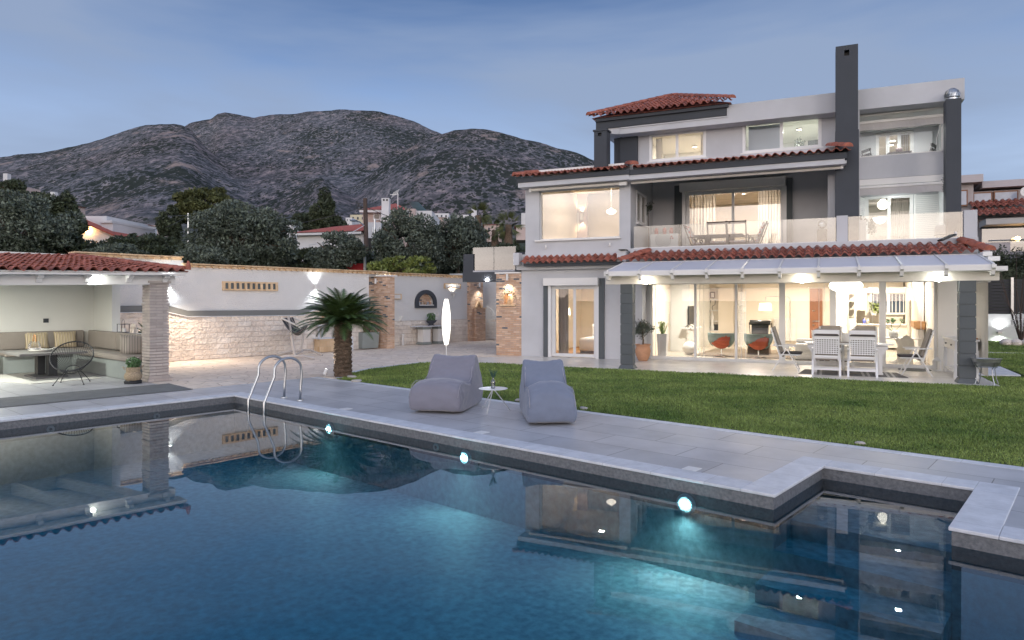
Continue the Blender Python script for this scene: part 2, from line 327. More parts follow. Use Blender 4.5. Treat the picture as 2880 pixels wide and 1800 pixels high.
M['darklit'] = pm('lamplit charcoal render', (.095, .108, .116), .7, .08, 1.5, 50, .2)  # lighter charcoal: lamplight on columns and reveals put into the colour
def crazy(name, cols, joint, scale=2.6):
    m, t, b = newmat(name); l = t.links.new; tcd = N(t, 'ShaderNodeTexCoord')
    nw = N(t, 'ShaderNodeTexNoise'); nw.inputs['Scale'].default_value = 4; l(tcd.outputs['Object'], nw.inputs['Vector'])
    mi = N(t, 'ShaderNodeMix', data_type='RGBA', blend_type='LINEAR_LIGHT'); mi.inputs[0].default_value = .05; l(tcd.outputs['Object'], mi.inputs[6]); l(nw.outputs['Color'], mi.inputs[7])
    v1 = N(t, 'ShaderNodeTexVoronoi', feature='F1', voronoi_dimensions='2D'); v2 = N(t, 'ShaderNodeTexVoronoi', feature='DISTANCE_TO_EDGE', voronoi_dimensions='2D')
    for v in (v1, v2): v.inputs['Scale'].default_value = scale; l(mi.outputs[2], v.inputs['Vector'])
    s = N(t, 'ShaderNodeSeparateXYZ'); l(v1.outputs['Color'], s.inputs[0]); r = ramp(t, [(i / (len(cols) - 1), c) for i, c in enumerate(cols)]); l(s.outputs[0], r.inputs[0])
    nz = N(t, 'ShaderNodeTexNoise'); nz.inputs['Scale'].default_value = 5; nz.inputs['Detail'].default_value = 8; l(tcd.outputs['Object'], nz.inputs['Vector'])
    mr = N(t, 'ShaderNodeMapRange'); mr.inputs[3].default_value = .72; mr.inputs[4].default_value = 1.25; l(nz.outputs[0], mr.inputs[0])
    mm = N(t, 'ShaderNodeMix', data_type='RGBA', blend_type='MULTIPLY'); mm.inputs[0].default_value = 1; l(r.outputs[0], mm.inputs[6]); l(mr.outputs[0], mm.inputs[7])
    e = ramp(t, [(.012, (0, 0, 0)), (.035, (1, 1, 1))]); l(v2.outputs['Distance'], e.inputs[0])
    mo = N(t, 'ShaderNodeMix', data_type='RGBA'); l(e.outputs[0], mo.inputs[0]); mo.inputs[6].default_value = (*joint, 1); l(mm.outputs[2], mo.inputs[7]); l(mo.outputs[2], b.inputs['Base Color'])
    b.inputs['Roughness'].default_value = .65
    ma = N(t, 'ShaderNodeMath', operation='MULTIPLY_ADD'); ma.inputs[1].default_value = .5; l(nz.outputs[0], ma.inputs[0]); l(e.outputs[0], ma.inputs[2])
    bp = N(t, 'ShaderNodeBump'); bp.inputs['Strength'].default_value = .8; bp.inputs['Distance'].default_value = .015; l(ma.outputs[0], bp.inputs['Height']); l(bp.outputs[0], b.inputs['Normal']); return m
M['crazy'] = crazy('crazy paving', [(.72, .60, .49), (.82, .71, .60), (.68, .57, .47), (.80, .68, .56), (.74, .64, .55)], (.48, .39, .32))
def waterm():
    m = bpy.data.materials.new('pool water'); m.use_nodes = True; t = m.node_tree; t.nodes.clear(); l = t.links.new
    o = N(t, 'ShaderNodeOutputMaterial'); tr = N(t, 'ShaderNodeBsdfTransparent'); tr.inputs[0].default_value = (.205, .63, .775, 1)
    g = N(t, 'ShaderNodeBsdfGlossy'); g.inputs['Roughness'].default_value = .004; tcd = N(t, 'ShaderNodeTexCoord')
    n = N(t, 'ShaderNodeTexNoise'); n.inputs['Scale'].default_value = 1.1; n.inputs['Detail'].default_value = 2; l(tcd.outputs['Object'], n.inputs['Vector'])
    bp = N(t, 'ShaderNodeBump'); bp.inputs['Strength'].default_value = .012; bp.inputs['Distance'].default_value = .05; l(n.outputs[0], bp.inputs['Height']); l(bp.outputs[0], g.inputs['Normal'])
    fr = N(t, 'ShaderNodeFresnel'); fr.inputs[0].default_value = 1.33
    mu = N(t, 'ShaderNodeMath', operation='MULTIPLY_ADD', use_clamp=True); mu.inputs[1].default_value = 1.25; mu.inputs[2].default_value = .03; l(fr.outputs[0], mu.inputs[0])
    mi = N(t, 'ShaderNodeMixShader'); l(mu.outputs[0], mi.inputs[0]); l(tr.outputs[0], mi.inputs[1]); l(g.outputs[0], mi.inputs[2]); l(mi.outputs[0], o.inputs[0]); return m
M['water'] = waterm()
def hillm():
    m, t, b = newmat('limestone hillside'); l = t.links.new; tcd = N(t, 'ShaderNodeTexCoord'); mpH = N(t, 'ShaderNodeMapping'); mpH.inputs['Scale'].default_value = (1, .38, 1.1); l(tcd.outputs['Object'], mpH.inputs[0]); P = mpH.outputs[0]
    big = N(t, 'ShaderNodeTexNoise'); big.inputs['Scale'].default_value = .008; big.inputs['Detail'].default_value = 5; l(P, big.inputs['Vector'])
    med = N(t, 'ShaderNodeTexNoise'); med.inputs['Scale'].default_value = .085; med.inputs['Detail'].default_value = 10; med.inputs['Roughness'].default_value = .72; l(P, med.inputs['Vector'])
    rock = ramp(t, [(.34, (.055, .064, .066)), (.48, (.115, .122, .135)), (.58, (.235, .225, .24)), (.70, (.46, .40, .38))]); l(med.outputs[0], rock.inputs[0])
    gr_ = ramp(t, [(.42, (0, 0, 0)), (.62, (1, 1, 1))]); l(big.outputs[0], gr_.inputs[0])
    cl_ = N(t, 'ShaderNodeTexNoise'); cl_.inputs['Scale'].default_value = .017; cl_.inputs['Detail'].default_value = 7; cl_.inputs['Roughness'].default_value = .65; l(P, cl_.inputs['Vector']); clr = ramp(t, [(.61, (0, 0, 0)), (.68, (1, 1, 1))]); l(cl_.outputs[0], clr.inputs[0])
    tint = N(t, 'ShaderNodeMix', data_type='RGBA', blend_type='MULTIPLY'); l(gr_.outputs[0], tint.inputs[0]); l(rock.outputs[0], tint.inputs[6]); tint.inputs[7].default_value = (1.05, .95, .92, 1)
    vo = N(t, 'ShaderNodeTexVoronoi'); vo.inputs['Scale'].default_value = .145; vo.inputs['Randomness'].default_value = 1; l(P, vo.inputs['Vector'])
    vo2 = N(t, 'ShaderNodeTexVoronoi'); vo2.inputs['Scale'].default_value = .30; l(P, vo2.inputs['Vector'])
    dens = N(t, 'ShaderNodeTexNoise'); dens.inputs['Scale'].default_value = .011; dens.inputs['Detail'].default_value = 4; l(P, dens.inputs['Vector'])
    th = N(t, 'ShaderNodeMapRange'); th.inputs[1].default_value = .3; th.inputs[2].default_value = .7; th.inputs[3].default_value = .18; th.inputs[4].default_value = .62; l(dens.outputs[0], th.inputs[0])
    lt = N(t, 'ShaderNodeMath', operation='LESS_THAN'); l(vo.outputs['Distance'], lt.inputs[0]); l(th.outputs[0], lt.inputs[1])
    th2 = N(t, 'ShaderNodeMath', operation='MULTIPLY'); th2.inputs[1].default_value = .8; l(th.outputs[0], th2.inputs[0]); lt2 = N(t, 'ShaderNodeMath', operation='LESS_THAN'); l(vo2.outputs['Distance'], lt2.inputs[0]); l(th2.outputs[0], lt2.inputs[1])
    mx_ = N(t, 'ShaderNodeMath', operation='MAXIMUM'); l(lt.outputs[0], mx_.inputs[0]); l(lt2.outputs[0], mx_.inputs[1])
    inv_ = N(t, 'ShaderNodeMath', operation='MULTIPLY_ADD'); inv_.inputs[1].default_value = -.75; inv_.inputs[2].default_value = .88; l(clr.outputs[0], inv_.inputs[0]); sc_ = N(t, 'ShaderNodeMath', operation='MULTIPLY'); l(inv_.outputs[0], sc_.inputs[1]); l(mx_.outputs[0], sc_.inputs[0]); wr = N(t, 'ShaderNodeMix', data_type='RGBA'); l(clr.outputs[0], wr.inputs[0]); l(tint.outputs[2], wr.inputs[6]); wr.inputs[7].default_value = (.33, .265, .24, 1); tint = wr
    mo = N(t, 'ShaderNodeMix', data_type='RGBA'); l(sc_.outputs[0], mo.inputs[0]); l(tint.outputs[2], mo.inputs[6]); mo.inputs[7].default_value = (.024, .034, .026, 1)
    sz = N(t, 'ShaderNodeSeparateXYZ'); l(P, sz.inputs[0]); lo = N(t, 'ShaderNodeMapRange'); lo.inputs[1].default_value = 25; lo.inputs[2].default_value = 90; lo.inputs[3].default_value = .75; lo.inputs[4].default_value = 0; l(sz.outputs[2], lo.inputs[0])
    mg = N(t, 'ShaderNodeMix', data_type='RGBA'); l(lo.outputs[0], mg.inputs[0]); l(mo.outputs[2], mg.inputs[6]); mg.inputs[7].default_value = (.085, .10, .06, 1)
    l(mg.outputs[2], b.inputs['Base Color']); b.inputs['Roughness'].default_value = 1; b.inputs['Specular IOR Level'].default_value = .1
    bp = N(t, 'ShaderNodeBump'); bp.inputs['Strength'].default_value = 1; bp.inputs['Distance'].default_value = 4.5; l(med.outputs[0], bp.inputs['Height']); l(bp.outputs[0], b.inputs['Normal']); return m
M['hill'] = hillm()
# ================================================================ SETTING
# pool rectangle in frame P: p from -12.57 to 2.0, q from .45 to 6.41, stair bay p -2.32..-.91 to q 7.89
PX0, PX1, PQ0, PQ1, BX0, BX1, BQ = -12.57, 2.0, .45, 6.41, -2.32, -.91, 7.89
ZW = -.15
g = MB(); E = 3500
for x0, x1, y0, y1 in ((-E, -14, -E, E), (3, E, -E, E), (-14, 3, -E, -6.9), (-14, 3, 9.0, E)):
    g.add([(x0, y0, -.06), (x1, y0, -.06), (x1, y1, -.06), (x0, y1, -.06)], [(0, 1, 2, 3)])
g.top('ground', M['soil'], 'P', kind='structure')
C = .31
pool = [(PX0, PQ0), (PX1, PQ0), (PX1, PQ1), (BX1, PQ1), (BX1, BQ), (BX0, BQ), (BX0, PQ1), (PX0, PQ1)]
# deck sheet around the coping
d = MB()
def sheet(mb, x0, x1, y0, y1, z, t=.05): mb.box(x0, x1, y0, y1, z - t, z)
DZ = -.008
for r in ((-14.1, PX0 - C, -7, PQ1 + C), (-14.1, BX0 - C, PQ1 + C, 9.06), (BX0 - C, BX1 + C, BQ + C, 9.06), (BX1 + C, 3, PQ1 + C, 9.06), (PX1 + C, 3, -7, PQ1 + C), (PX0 - C, PX1 + C, -7, PQ0 - C)): sheet(d, *r, DZ)
d.top('pool_deck', M['deck'], 'P', kind='structure')
ps = [gr('P', 2 * 0 + a, b) for a, b in ((0, 1230),)]
dk = MB(); sheet(dk, -21.4, -14.1, -2, 6.15, -.004); dk.top('pavilion_floor', M['deck'], 'P', kind='structure')
ds = MB(); sheet(ds, -14.1, 3, 9.06, 9.24, -.004, .06); ds.top('kerb_strip', M['coping'], 'P', kind='structure')
# coping: lifted 3 cm thick marble with rounded nose
cp = MB(); lip = .02
for r in ((PX0 - C, BX0 - C, PQ1 - lip, PQ1 + C), (BX1 + C, PX1 + C, PQ1 - lip, PQ1 + C), (BX0 + lip, BX1 - lip, BQ - lip, BQ + C), (PX0 - C, PX1 + C, PQ0 - C, PQ0 + lip)): cp.box(*r, -.032, 0)
cp.top('pool_coping', M['coping'], 'P', kind='structure', bevel=.008)
cp = MB()
for r in ((BX0 - C, BX0 + lip, PQ1 - lip, BQ + C), (BX1 - lip, BX1 + C, PQ1 - lip, BQ + C), (PX0 - C, PX0 + lip, PQ0 + lip, PQ1 - lip), (PX1 - lip, PX1 + C, PQ0 + lip, PQ1 - lip)): cp.box(*r, -.032, 0)
cp.top('pool_coping_returns', M['copingv'], 'P', kind='structure', bevel=.008)
pw = MB(); pl_ = MB(); D = -.98
for i in range(len(pool)):
    a, b_ = pool[i], pool[(i + 1) % len(pool)]; pw.add([(*a, -.34), (*b_, -.34), (*b_, -.032), (*a, -.032)], [(0, 1, 2, 3)]); pl_.add([(*a, D), (*b_, D), (*b_, -.34), (*a, -.34)], [(0, 1, 2, 3)])
pw.top('pool_wall', M['poolw'], 'P', kind='structure'); pl_.top('pool_lower_wall', M['poolf'], 'P', kind='structure')
pf = MB(); pf.add([(PX0, PQ0, D), (PX1, PQ0, D), (PX1, PQ1, D), (PX0, PQ1, D)], [(0, 1, 2, 3)])
for k in range(4): pf.box(BX0 + .002, BX1 - .002, PQ1 - .9 + k * .45, BQ - .003 * k - .003, D + .003, -.86 + .17 * k)
pf.top('pool_floor', M['poolf'], 'P', kind='structure')
wt = MB(); wt.add([(*p, ZW) for p in pool], [tuple(range(8))]); wt.top('pool_water', M['water'], 'P', kind='structure')
# crazy paved yard
yd = MB(); yd.prism([(-22.5, -4), (-21.2, -4), (-21.2, 6.15), (-14.1, 6.15), (-14.1, 9.3), (-13.4, 9.5), (-11.4, 12.2), (-9.6, 15.1), (-8.7, 16.6), (-6, 22), (-6, 30), (-22.5, 30)], -.05, -.012)
yd.top('paved_yard', M['crazy'], 'P', kind='structure')
# lawn
lawnP = [gr('W', *p) for p in ((962, 1063), (970, 1053), (1040, 1037), (1105, 1029), (1188, 1019), (1306, 1018), (1407, 1021.5))]
lawnP = [(x, y) for x, y in lawnP]
te = [tow('H', -7.6, 17.6), tow('H', 3.36, 17.34), tow('H', 3.36, 19.6), tow('H', 4.4, 19.6), tow('H', 4.4, 40), tow('H', 20, 40)]
poly = [tuple(tow('P', -13.42, 9.3).xy), *lawnP, *[tuple(p.xy) for p in te], tuple(tow('P', 14, 9.24).xy), tuple(tow('P', 3, 9.24).xy)]
lw = MB(); lw.prism(poly, -.05, -.01); lw.top('lawn', M['soil'], 'W', kind='structure')
tk = MB()
for i in range(len(lawnP) - 1):
    a, b_ = Vector(lawnP[i]), Vector(lawnP[i + 1]); n = Vector((-(b_ - a).y, (b_ - a).x)).normalized() * .16
    tk.add([(*a, -.006), (*b_, -.006), (*(b_ + n), -.006), (*(a + n), -.006)], [(0, 1, 2, 3)])
tk.top('lawn_edging', M['coping'], 'W', kind='structure')
tr = MB(); tr.prism([(-9.6, 17.72), (-8.5, 17.72), (-7.2, 17.55), (3.36, 17.30), (3.36, 21.4), (-9.1, 21.4), (-9.1, 20.2), (-10.2, 19.2)], -.05, -.002); tr.top('terrace_floor', M['terrace'], 'H', kind='structure')
sp_ = MB(); sp_.prism([(3.42, 19.9), (4.3, 20.2), (4.35, 22.6), (3.42, 22.6)], -.03, .0); sp_.top('stepping_path', M['coping'], 'H', kind='structure')
sp_ = MB(); sp_.prism([(3.5, 28.5), (9, 28.5), (9, 28.9), (3.5, 28.9)], -.03, .0); sp_.top('garden_path', M['coping'], 'H', kind='structure')
# grass blades
def inside(pts, x, y):
    c = np.zeros(len(x), bool); n = len(pts)
    for i in range(n):
        x1, y1 = pts[i]; x2, y2 = pts[(i + 1) % n]
        if y1 == y2: continue
        k = (y1 > y) != (y2 > y); c ^= k & (x < (x2 - x1) * (y - y1) / (y2 - y1) + x1)
    return c
def grass(n, z0=.0):
    t = rng.random(n * 3) ** .5; Y = 6.2 / (1 - t * (1 - 6.2 / 34)) ; X = (rng.random(n * 3) * 1.62 - .5) * Y
    k = inside(poly, X, Y); X, Y = X[k][:n], Y[k][:n]; m = len(X)
    cl = np.sin(X * 2.3 + np.sin(Y * 1.7) * 2) * np.cos(Y * 2.9 + X) * .35 + .8 + rng.random(m) * .5
    h = .024 * cl * (1 + Y * .02); wd = .0042 * (1 + Y / 9); a = rng.random(m) * 6.283; le = rng.normal(0, .45, (m, 2)) * h[:, None]
    dx, dy = np.cos(a) * wd, np.sin(a) * wd
    V = np.empty((m, 3, 3)); V[:, 0] = np.c_[X - dx, Y - dy, np.full(m, -.012)]; V[:, 1] = np.c_[X + dx, Y + dy, np.full(m, -.012)]; V[:, 2] = np.c_[X + le[:, 0], Y + le[:, 1], h - .01]
    return V.reshape(-1, 3), np.arange(m * 3).reshape(-1, 3)
V, Fc = grass(330000); o = bpy.data.objects.new('grass', npmesh('grass', V, Fc, M['grassm'])); col.objects.link(o); tag(o, 'short mown green grass of the lawn', 'grass', kind='stuff')
# hills
def lerp(tab, x):
    a = np.array(tab, float); return np.interp(x, a[:, 0], a[:, 1])
SA = [(-900, 560), (-300, 470), (0, 480), (330, 440), (456, 400), (512, 358), (532, 345), (595, 331), (611, 317.5), (635, 313.5), (667, 319), (714, 330), (774, 321), (833, 316.7), (865, 311.5), (913, 310), (964, 308), (1028, 308), (1067, 312), (1110, 323), (1142, 335), (1178, 346), (1213, 363), (1247, 376), (1320, 400), (1500, 470), (1800, 560), (2400, 640), (3600, 720)]
SC = [(-900, 520), (-300, 462), (0, 438.5), (119, 423.4), (190, 408.7), (278, 389), (337, 371), (381, 357), (413, 349), (456, 347.6), (512, 351), (540, 366), (563, 392), (600, 430), (660, 478), (720, 520), (900, 590), (1400, 700), (3600, 760)]
SB = [(-900, 780), (700, 640), (880, 590), (960, 545), (1040, 490), (1100, 440), (1180, 392), (1247, 370), (1284, 362), (1320, 357.7), (1366, 360), (1409, 369), (1462, 380.8), (1515, 392), (1561, 408), (1622, 426), (1677, 449), (1750, 485), (1900, 560), (2100, 640), (2400, 700), (3600, 745)]
SD = [(-900, 600), (0, 520), (300, 500), (480, 520), (620, 545), (700, 560), (820, 520), (900, 470), (980, 520), (1050, 575), (1200, 610), (1400, 640), (3600, 760)]
def fbm(x, y, s, o=4, seed=0):
    v = np.zeros(x.shape); a = 1.
    for i in range(o):
        k = s * 2 ** i; ph = seed * 7.1 + i * 3.7
        v += a * (np.sin(x * k + ph + 1.7 * np.sin(y * k * .8 + ph)) * np.cos(y * k * 1.1 - ph + 1.3 * np.sin(x * k * .7 + 2 * ph))); a *= .55
    return v
na, nr = 620, 300
pxs = np.linspace(-900, 3600, na); rr = 38 * (2600 / 38) ** np.linspace(0, 1, nr)
PXg, RR = np.meshgrid(pxs, rr, indexing='ij'); rx = (PXg - CX) / F_; X = rx * RR; Y = RR
base = np.clip((RR - 38) * .105, 0, 36) + np.clip((RR - 380) * .03, 0, 30)
base *= 1 - np.clip((PXg - 1700) / 1200, 0, 1) * .8
Hh = base.copy(); gul = fbm(X, Y, .006, 4, 1); 
def ss(t): t = np.clip(t, 0, 1); return t * t * (3 - 2 * t)
for tab, Rc, r0, pw_ in ((SA, 1750, 500, 1.25), (SC, 1250, 380, 1.1), (SB, 1050, 360, 1.05), (SD, 900, 330, 1.1)):
    e = (HY - lerp(tab, PXg)) / F_ * Rc; t = (RR - r0) / (Rc - r0); up = np.clip(t, 0, 1) ** pw_
    rid = (1 - np.abs(gul)) * 26 * np.clip(t, 0, 1) * np.clip(1 - t, 0, 1) * 2.2
    hh = np.where(t < 1, e * up * .96 + e * .04 * ss(t) - rid * .7 * (np.clip(t, 0, 1) > 0), e - (RR - Rc) * .35)
    if tab is SD: hh *= .93
    Hh = np.maximum(Hh, hh)
Hh += fbm(X, Y, .02, 3, 3) * np.clip((RR - 150) / 500, 0, 1) * 2.0 + fbm(X, Y, .13, 3, 5) * np.clip((RR - 150) / 500, 0, 1) * .45
Hh = np.where(RR < 40, -.5, Hh)
idx = np.arange(na * nr).reshape(na, nr); Fc = np.stack([idx[:-1, :-1], idx[1:, :-1], idx[1:, 1:], idx[:-1, 1:]], -1).reshape(-1, 4)
hm = npmesh('hills', np.stack([X, Y, Hh], -1).reshape(-1, 3), Fc, M['hill'], True)
o = bpy.data.objects.new('hills', hm); col.objects.link(o); tag(o, kind='structure')
def hz(px, Y):      # ground height behind the garden
    i = np.clip((px + 900) / 4500 * (na - 1), 0, na - 1); j = np.clip(np.log(max(Y, 38.1) / 38) / np.log(2600 / 38) * (nr - 1), 0, nr - 1); return float(max(-.06, Hh[int(i), int(j)]))
# ================================================================ helpers for roofs
def tiles(mb, o, ex, up, wid, length, test=None, per=.215, course=.33, h=.062, jit=.006):
    o, ex, up = Vector(o), Vector(ex).normalized(), Vector(up).normalized(); nn = ex.cross(up).normalized()
    if nn.z < 0: nn = -nn
    K = 9; nc = int(math.ceil(length / course)); ncol = int(round(wid / per)); per = wid / ncol
    prof = []
    for k in range(K):
        a = k / (K - 1)
        if a < .66: prof.append((a * per, math.sin(a / .66 * math.pi) ** .8 * h))
        else: prof.append((a * per, -math.sin((a - .66) / .34 * math.pi) * .018))
    for i in range(ncol):
        for j in range(nc):
            t0, t1 = j * course, min((j + 1) * course + .03, length + .02)
            if test and not test((i + .5) * per, (t0 + t1) / 2): continue
            dz = random.uniform(-jit, jit); sx_ = random.uniform(-jit, jit); b = len(mb.v)
            for (t, lift, sq) in ((t0 - .015, .026, 1.0), (t1, .0, .88)):
                for (x, z) in prof:
                    p = o + ex * (i * per + sx_ + (x - per * .33) * sq + per * .33) + up * t + nn * (z * sq + lift + dz); mb.v.append(tuple(p))
            for k in range(K - 1): mb.f.append((b + k, b + k + 1, b + K + k + 1, b + K + k))
            c = len(mb.v)
            for (x, z) in prof:
                p = o + ex * (i * per + sx_ + x) + up * (t0 - .012) + nn * (z + .026 + dz - .016); mb.v.append(tuple(p))
            for k in range(K - 1): mb.f.append((b + k, c + k, c + k + 1, b + k + 1))
    return mb
def ridge(mb, a, b, r=.1, seg=.36, lift=.0):
    a, b = Vector(a), Vector(b); n = max(1, int((b - a).length / seg)); d = (b - a) / n; u = d.normalized(); s = u.cross(Vector((0, 0, 1))).normalized(); q = s.cross(u)
    for i in range(n):
        p0, p1 = a + d * i - u * .02, a + d * (i + 1) + u * .03; base = len(mb.v)
        for p, rr_ in ((p0, r * 1.08), (p1, r * .9)):
            for k in range(9):
                t = math.pi * k / 8; mb.v.append(tuple(p + s * math.cos(t) * rr_ + q * (math.sin(t) * rr_ * .8 + lift)))
        for k in range(8): mb.f.append((base + k, base + k + 1, base + 10 + k, base + 9 + k))
        mb.f.append(tuple(base + k for k in range(9)))
    return mb
# ================================================================ yard walls (frame P)
def dentil(mb, f0, f1, x, z, face=1, dep=.09, step=.21):
    n = int((f1 - f0) / step)
    for k in range(n): mb.box(x, x + face * dep, f0 + k * step + .03, f0 + k * step + .13, z - .085, z - .035)
wt_ = thing('garden_wall', 'long white stucco garden wall with grey band above pale split stone', 'wall', 'P', (-21.1, 7.1, 0))
b = MB(); b.box(-21.4, -21.0, 6.95, 9.1, 1.4, 3.02); b.wall(9.1, 16.0, 1.3, 2.82, -21.4, -21.0, axis='y'); b.build('stucco_face', M['stucco'], wt_)
b = MB(); b.box(-21.4, -20.97, 6.95, 16.0, 0, 1.3); b.slab([(6.95, 1.3), (9.22, 1.3), (8.93, 1.46), (8.6, 1.46), (6.95, 1.46)], 0, -21.4, -20.97); b.slab([(13.1, 1.3), (16, 1.3), (16, 1.46), (13.5, 1.46)], 0, -21.4, -20.97); b.build('stone_cladding', M['stone'], wt_)
b = MB(); b.slab([(6.95, 1.48), (8.62, 1.48), (9.22, 1.33), (13.17, 1.31), (13.56, 1.48), (16, 1.48), (16, 1.66), (13.5, 1.66), (13.1, 1.49), (9.22, 1.50), (8.65, 1.66), (6.95, 1.66)], 0, -20.99, -20.955); b.build('painted_band', M['greyband'], wt_)
b = MB(); b.slab([(6.95, 1.455), (8.62, 1.455), (9.22, 1.305), (13.17, 1.285), (13.56, 1.455), (16, 1.455), (16, 1.478), (13.56, 1.478), (13.17, 1.308), (9.22, 1.328), (8.62, 1.478), (6.95, 1.478)], 0, -20.99, -20.935); b.build('stone_trim', M['coping'], wt_)
b = MB(); b.box(-21.45, -20.9, 9.05, 16.8, 2.905, 2.94); dentil(b, 9.1, 16.7, -21.0, 2.905); b.box(-21.4, -20.995, 9.1, 16.7, 2.82, 2.86); b.build('brick_capping', M['tanbrick'], wt_)
b = MB(); b.box(-21.4, -20.98, 9.1, 16.7, 2.862, 2.9); b.build('capping_core', M['tanbrick'], wt_)
b = MB(); b.box(-21.45, -20.9, 6.2, 9.07, 3.10, 3.135); dentil(b, 6.3, 9.0, -21.0, 3.10); b.box(-21.4, -20.98, 6.2, 9.05, 3.02, 3.098); b.build('raised_capping', M['tanbrick'], wt_)
# ventilation grille with ten glazed slots
v0, v1, zz0, zz1 = 10.3, 12.2, 2.13, 2.42
gv = thing('wall_grille', 'long brick framed grille of narrow glazed slots set in the stucco wall', 'grille', 'P', (-20.97, 11.25, 2.13))
b = MB(); b.box(-21.0, -20.93, v0, v1, zz1 - .05, zz1); b.box(-21.0, -20.93, v0, v1, zz0, zz0 + .05)
for k in range(11):
    y = v0 + (v1 - v0 - .08) * k / 10; b.box(-21.0, -20.935, y, y + .08, zz0 + .05, zz1 - .05)
b.build('brick_frame', M['tanbrick'], gv)
b = MB(); b.box(-21.0, -20.972, v0 + .03, v1 - .03, zz0 + .03, zz1 - .03); b.build('glass_slot', pm('dark slot glass', (.10, .12, .13), .1), gv)
# up-down wall lights
def sconce(y, z, f, x, label, grp='up and down wall lights', power=26, nrm=(1, 0)):
    t = thing('wall_light', label, 'wall light', f, (x, y, z), group=grp)
    cx, cy = x + nrm[0] * .07, y + nrm[1] * .07
    b = MB(); b.lathe([(.001, -.1), (.045, -.1), (.045, .1), (.001, .1)], (cx, cy, z), 16); b.box(min(x, cx), max(x, cx) + .001, cy - .02, cy + .02, z - .03, z + .03) if nrm[0] else b.box(cx - .02, cx + .02, min(y, cy), max(y, cy) + .001, z - .03, z + .03)
    b.build('lamp_body', M['white'], t, smooth=False)
    b = MB(); b.lathe([(.001, .101), (.038, .101)], (cx, cy, z), 14); b.build('lamp_lens', M['litw'], t); b = MB(); b.lathe([(.001, -.101), (.038, -.101)], (cx, cy, z), 14); b.build('lamp_lens', M['litw'], t)
    for s in (1, -1): lamp_light(t, 'SPOT', (cx, cy, z + s * .13), power, (.9, .96, 1), .03, (R(180) if s > 0 else 0, 0, 0), 130, .9)
    return t
sconce(13.65, 2.30, 'P', -21.0, 'white up and down light on the stucco above the cycad')
ts_ = sconce(8.69, 2.30, 'P', -21.0, 'white up and down light beside the pavilion brick column')
lamp_light(ts_, 'SPOT', (-20.55, 8.69, 2.2), 260, (1, .80, .60), .04, (R(24), 0, R(-60)), 125, 1)
# brick wing 1 and recessed niche wall
wg = thing('brick_pier', 'broad orange brick pier with slate accents behind the potted cycad', 'pier', 'P', (-21.1, 16.5, 0))
b = MB(); b.box(-21.9, -20.4, 16.4, 16.75, -.02, 2.72); b.build('brickwork', M['brick'], wg)
b = MB(); b.box(-21.9, -20.33, 16.33, 16.82, 2.72, 2.77); b.build('cap_stone', M['white'], wg)
sp1 = thing('spot_lamp', 'small white cylinder wall lamp high on the broad brick pier', 'wall light', 'P', (-21.0, 16.35, 2.6))
b = MB(); b.lathe([(.001, -.1), (.04, -.1), (.04, .1), (.001, .1)], (-21.0, 16.31, 2.55), 14); b.box(-21.02, -20.98, 16.31, 16.4, 2.52, 2.58); b.build('lamp_body', M['white'], sp1)
nw = thing('niche_wall', 'pale stucco wall with an arched grey niche over stone cladding', 'wall', 'P', (-21.7, 19.7, 0))
def arch(cy, z0, r, h, n=14, e=1.): return [(cy - r, z0)] + [(cy - r * math.cos(math.pi * k / n), h + (r * e) * math.sin(math.pi * k / n)) for k in range(n + 1)] + [(cy + r, z0)]
cyN = 19.385
b = MB(); b.wall(16.75, 22.0, .98, 2.86, -22.0, -21.6, [(19.0, 19.8, 1.63, 2.12)], axis='y'); b.build('stucco_face', M['stucco'], nw)
b = MB(); b.box(-22.0, -21.57, 16.75, 22.0, 0, .98); b.build('stone_cladding', M['stone'], nw)
# arch surround ring
outer, inner = arch(cyN, 1.50, .60, 1.72, e=.9), arch(cyN, 1.63, .42, 1.72, e=.9)
b = MB(); n_ = len(outer)
vs = [(-21.6, *p) for p in outer] + [(-21.6, *p) for p in inner] + [(-21.52, *p) for p in outer] + [(-21.52, *p) for p in inner]
fs = []
for k in range(n_ - 1): fs += [(2 * n_ + k, 2 * n_ + k + 1, 3 * n_ + k + 1, 3 * n_ + k), (k, k + 1, 2 * n_ + k + 1, 2 * n_ + k), (n_ + k, 3 * n_ + k, 3 * n_ + k + 1, n_ + k + 1)]
fs += [(2 * n_, 3 * n_, 4 * n_ - 1, 3 * n_ - 1), (0, 2 * n_, 3 * n_ - 1, n_ - 1), (n_, 2 * n_ - 1, 4 * n_ - 1, 3 * n_)]
b.add(vs, fs); b.build('arch_surround', M['dark'], nw)
b = MB(); b.slab(arch(cyN, 1.62, .46, 1.72, e=.9), 0, -21.75, -21.73); b.build('niche_back', M['brick'], nw)
b = MB(); b.box(-21.73, -21.5, 18.99, 19.79, 1.60, 1.635); b.build('niche_shelf', M['white'], nw)
for k, (yy, cc) in enumerate(((19.08, (.35, .38, .42)), (19.24, (.5, .42, .34)), (19.4, (.45, .3, .2)), (19.55, (.3, .34, .4)), (19.7, (.5, .33, .24)))):
    b = MB(); b.lathe([(.03, 0), (.045, .04), (.035, .09), (.04, .12)], (-21.62, yy, 1.636), 12); b.top('clay_pot', pm('glaze %d' % k, cc, .5, .2, 20), 'P', (-21.62, yy, 1.636), ['small blue grey pot first on the niche shelf', 'small sandy pot second on the niche shelf', 'small rust pot in the middle of the niche shelf', 'small slate blue pot fourth on the niche shelf', 'small terracotta pot last on the niche shelf'][k], 'pot', 'pots in the arched niche', smooth=True)
b = MB(); b.box(-22.05, -21.5, 16.6, 22.2, 2.905, 2.94); dentil(b, 16.8, 22.1, -21.6, 2.905); b.box(-22.0, -21.58, 16.75, 22.1, 2.86, 2.9); b.build('brick_capping', M['tanbrick'], nw)
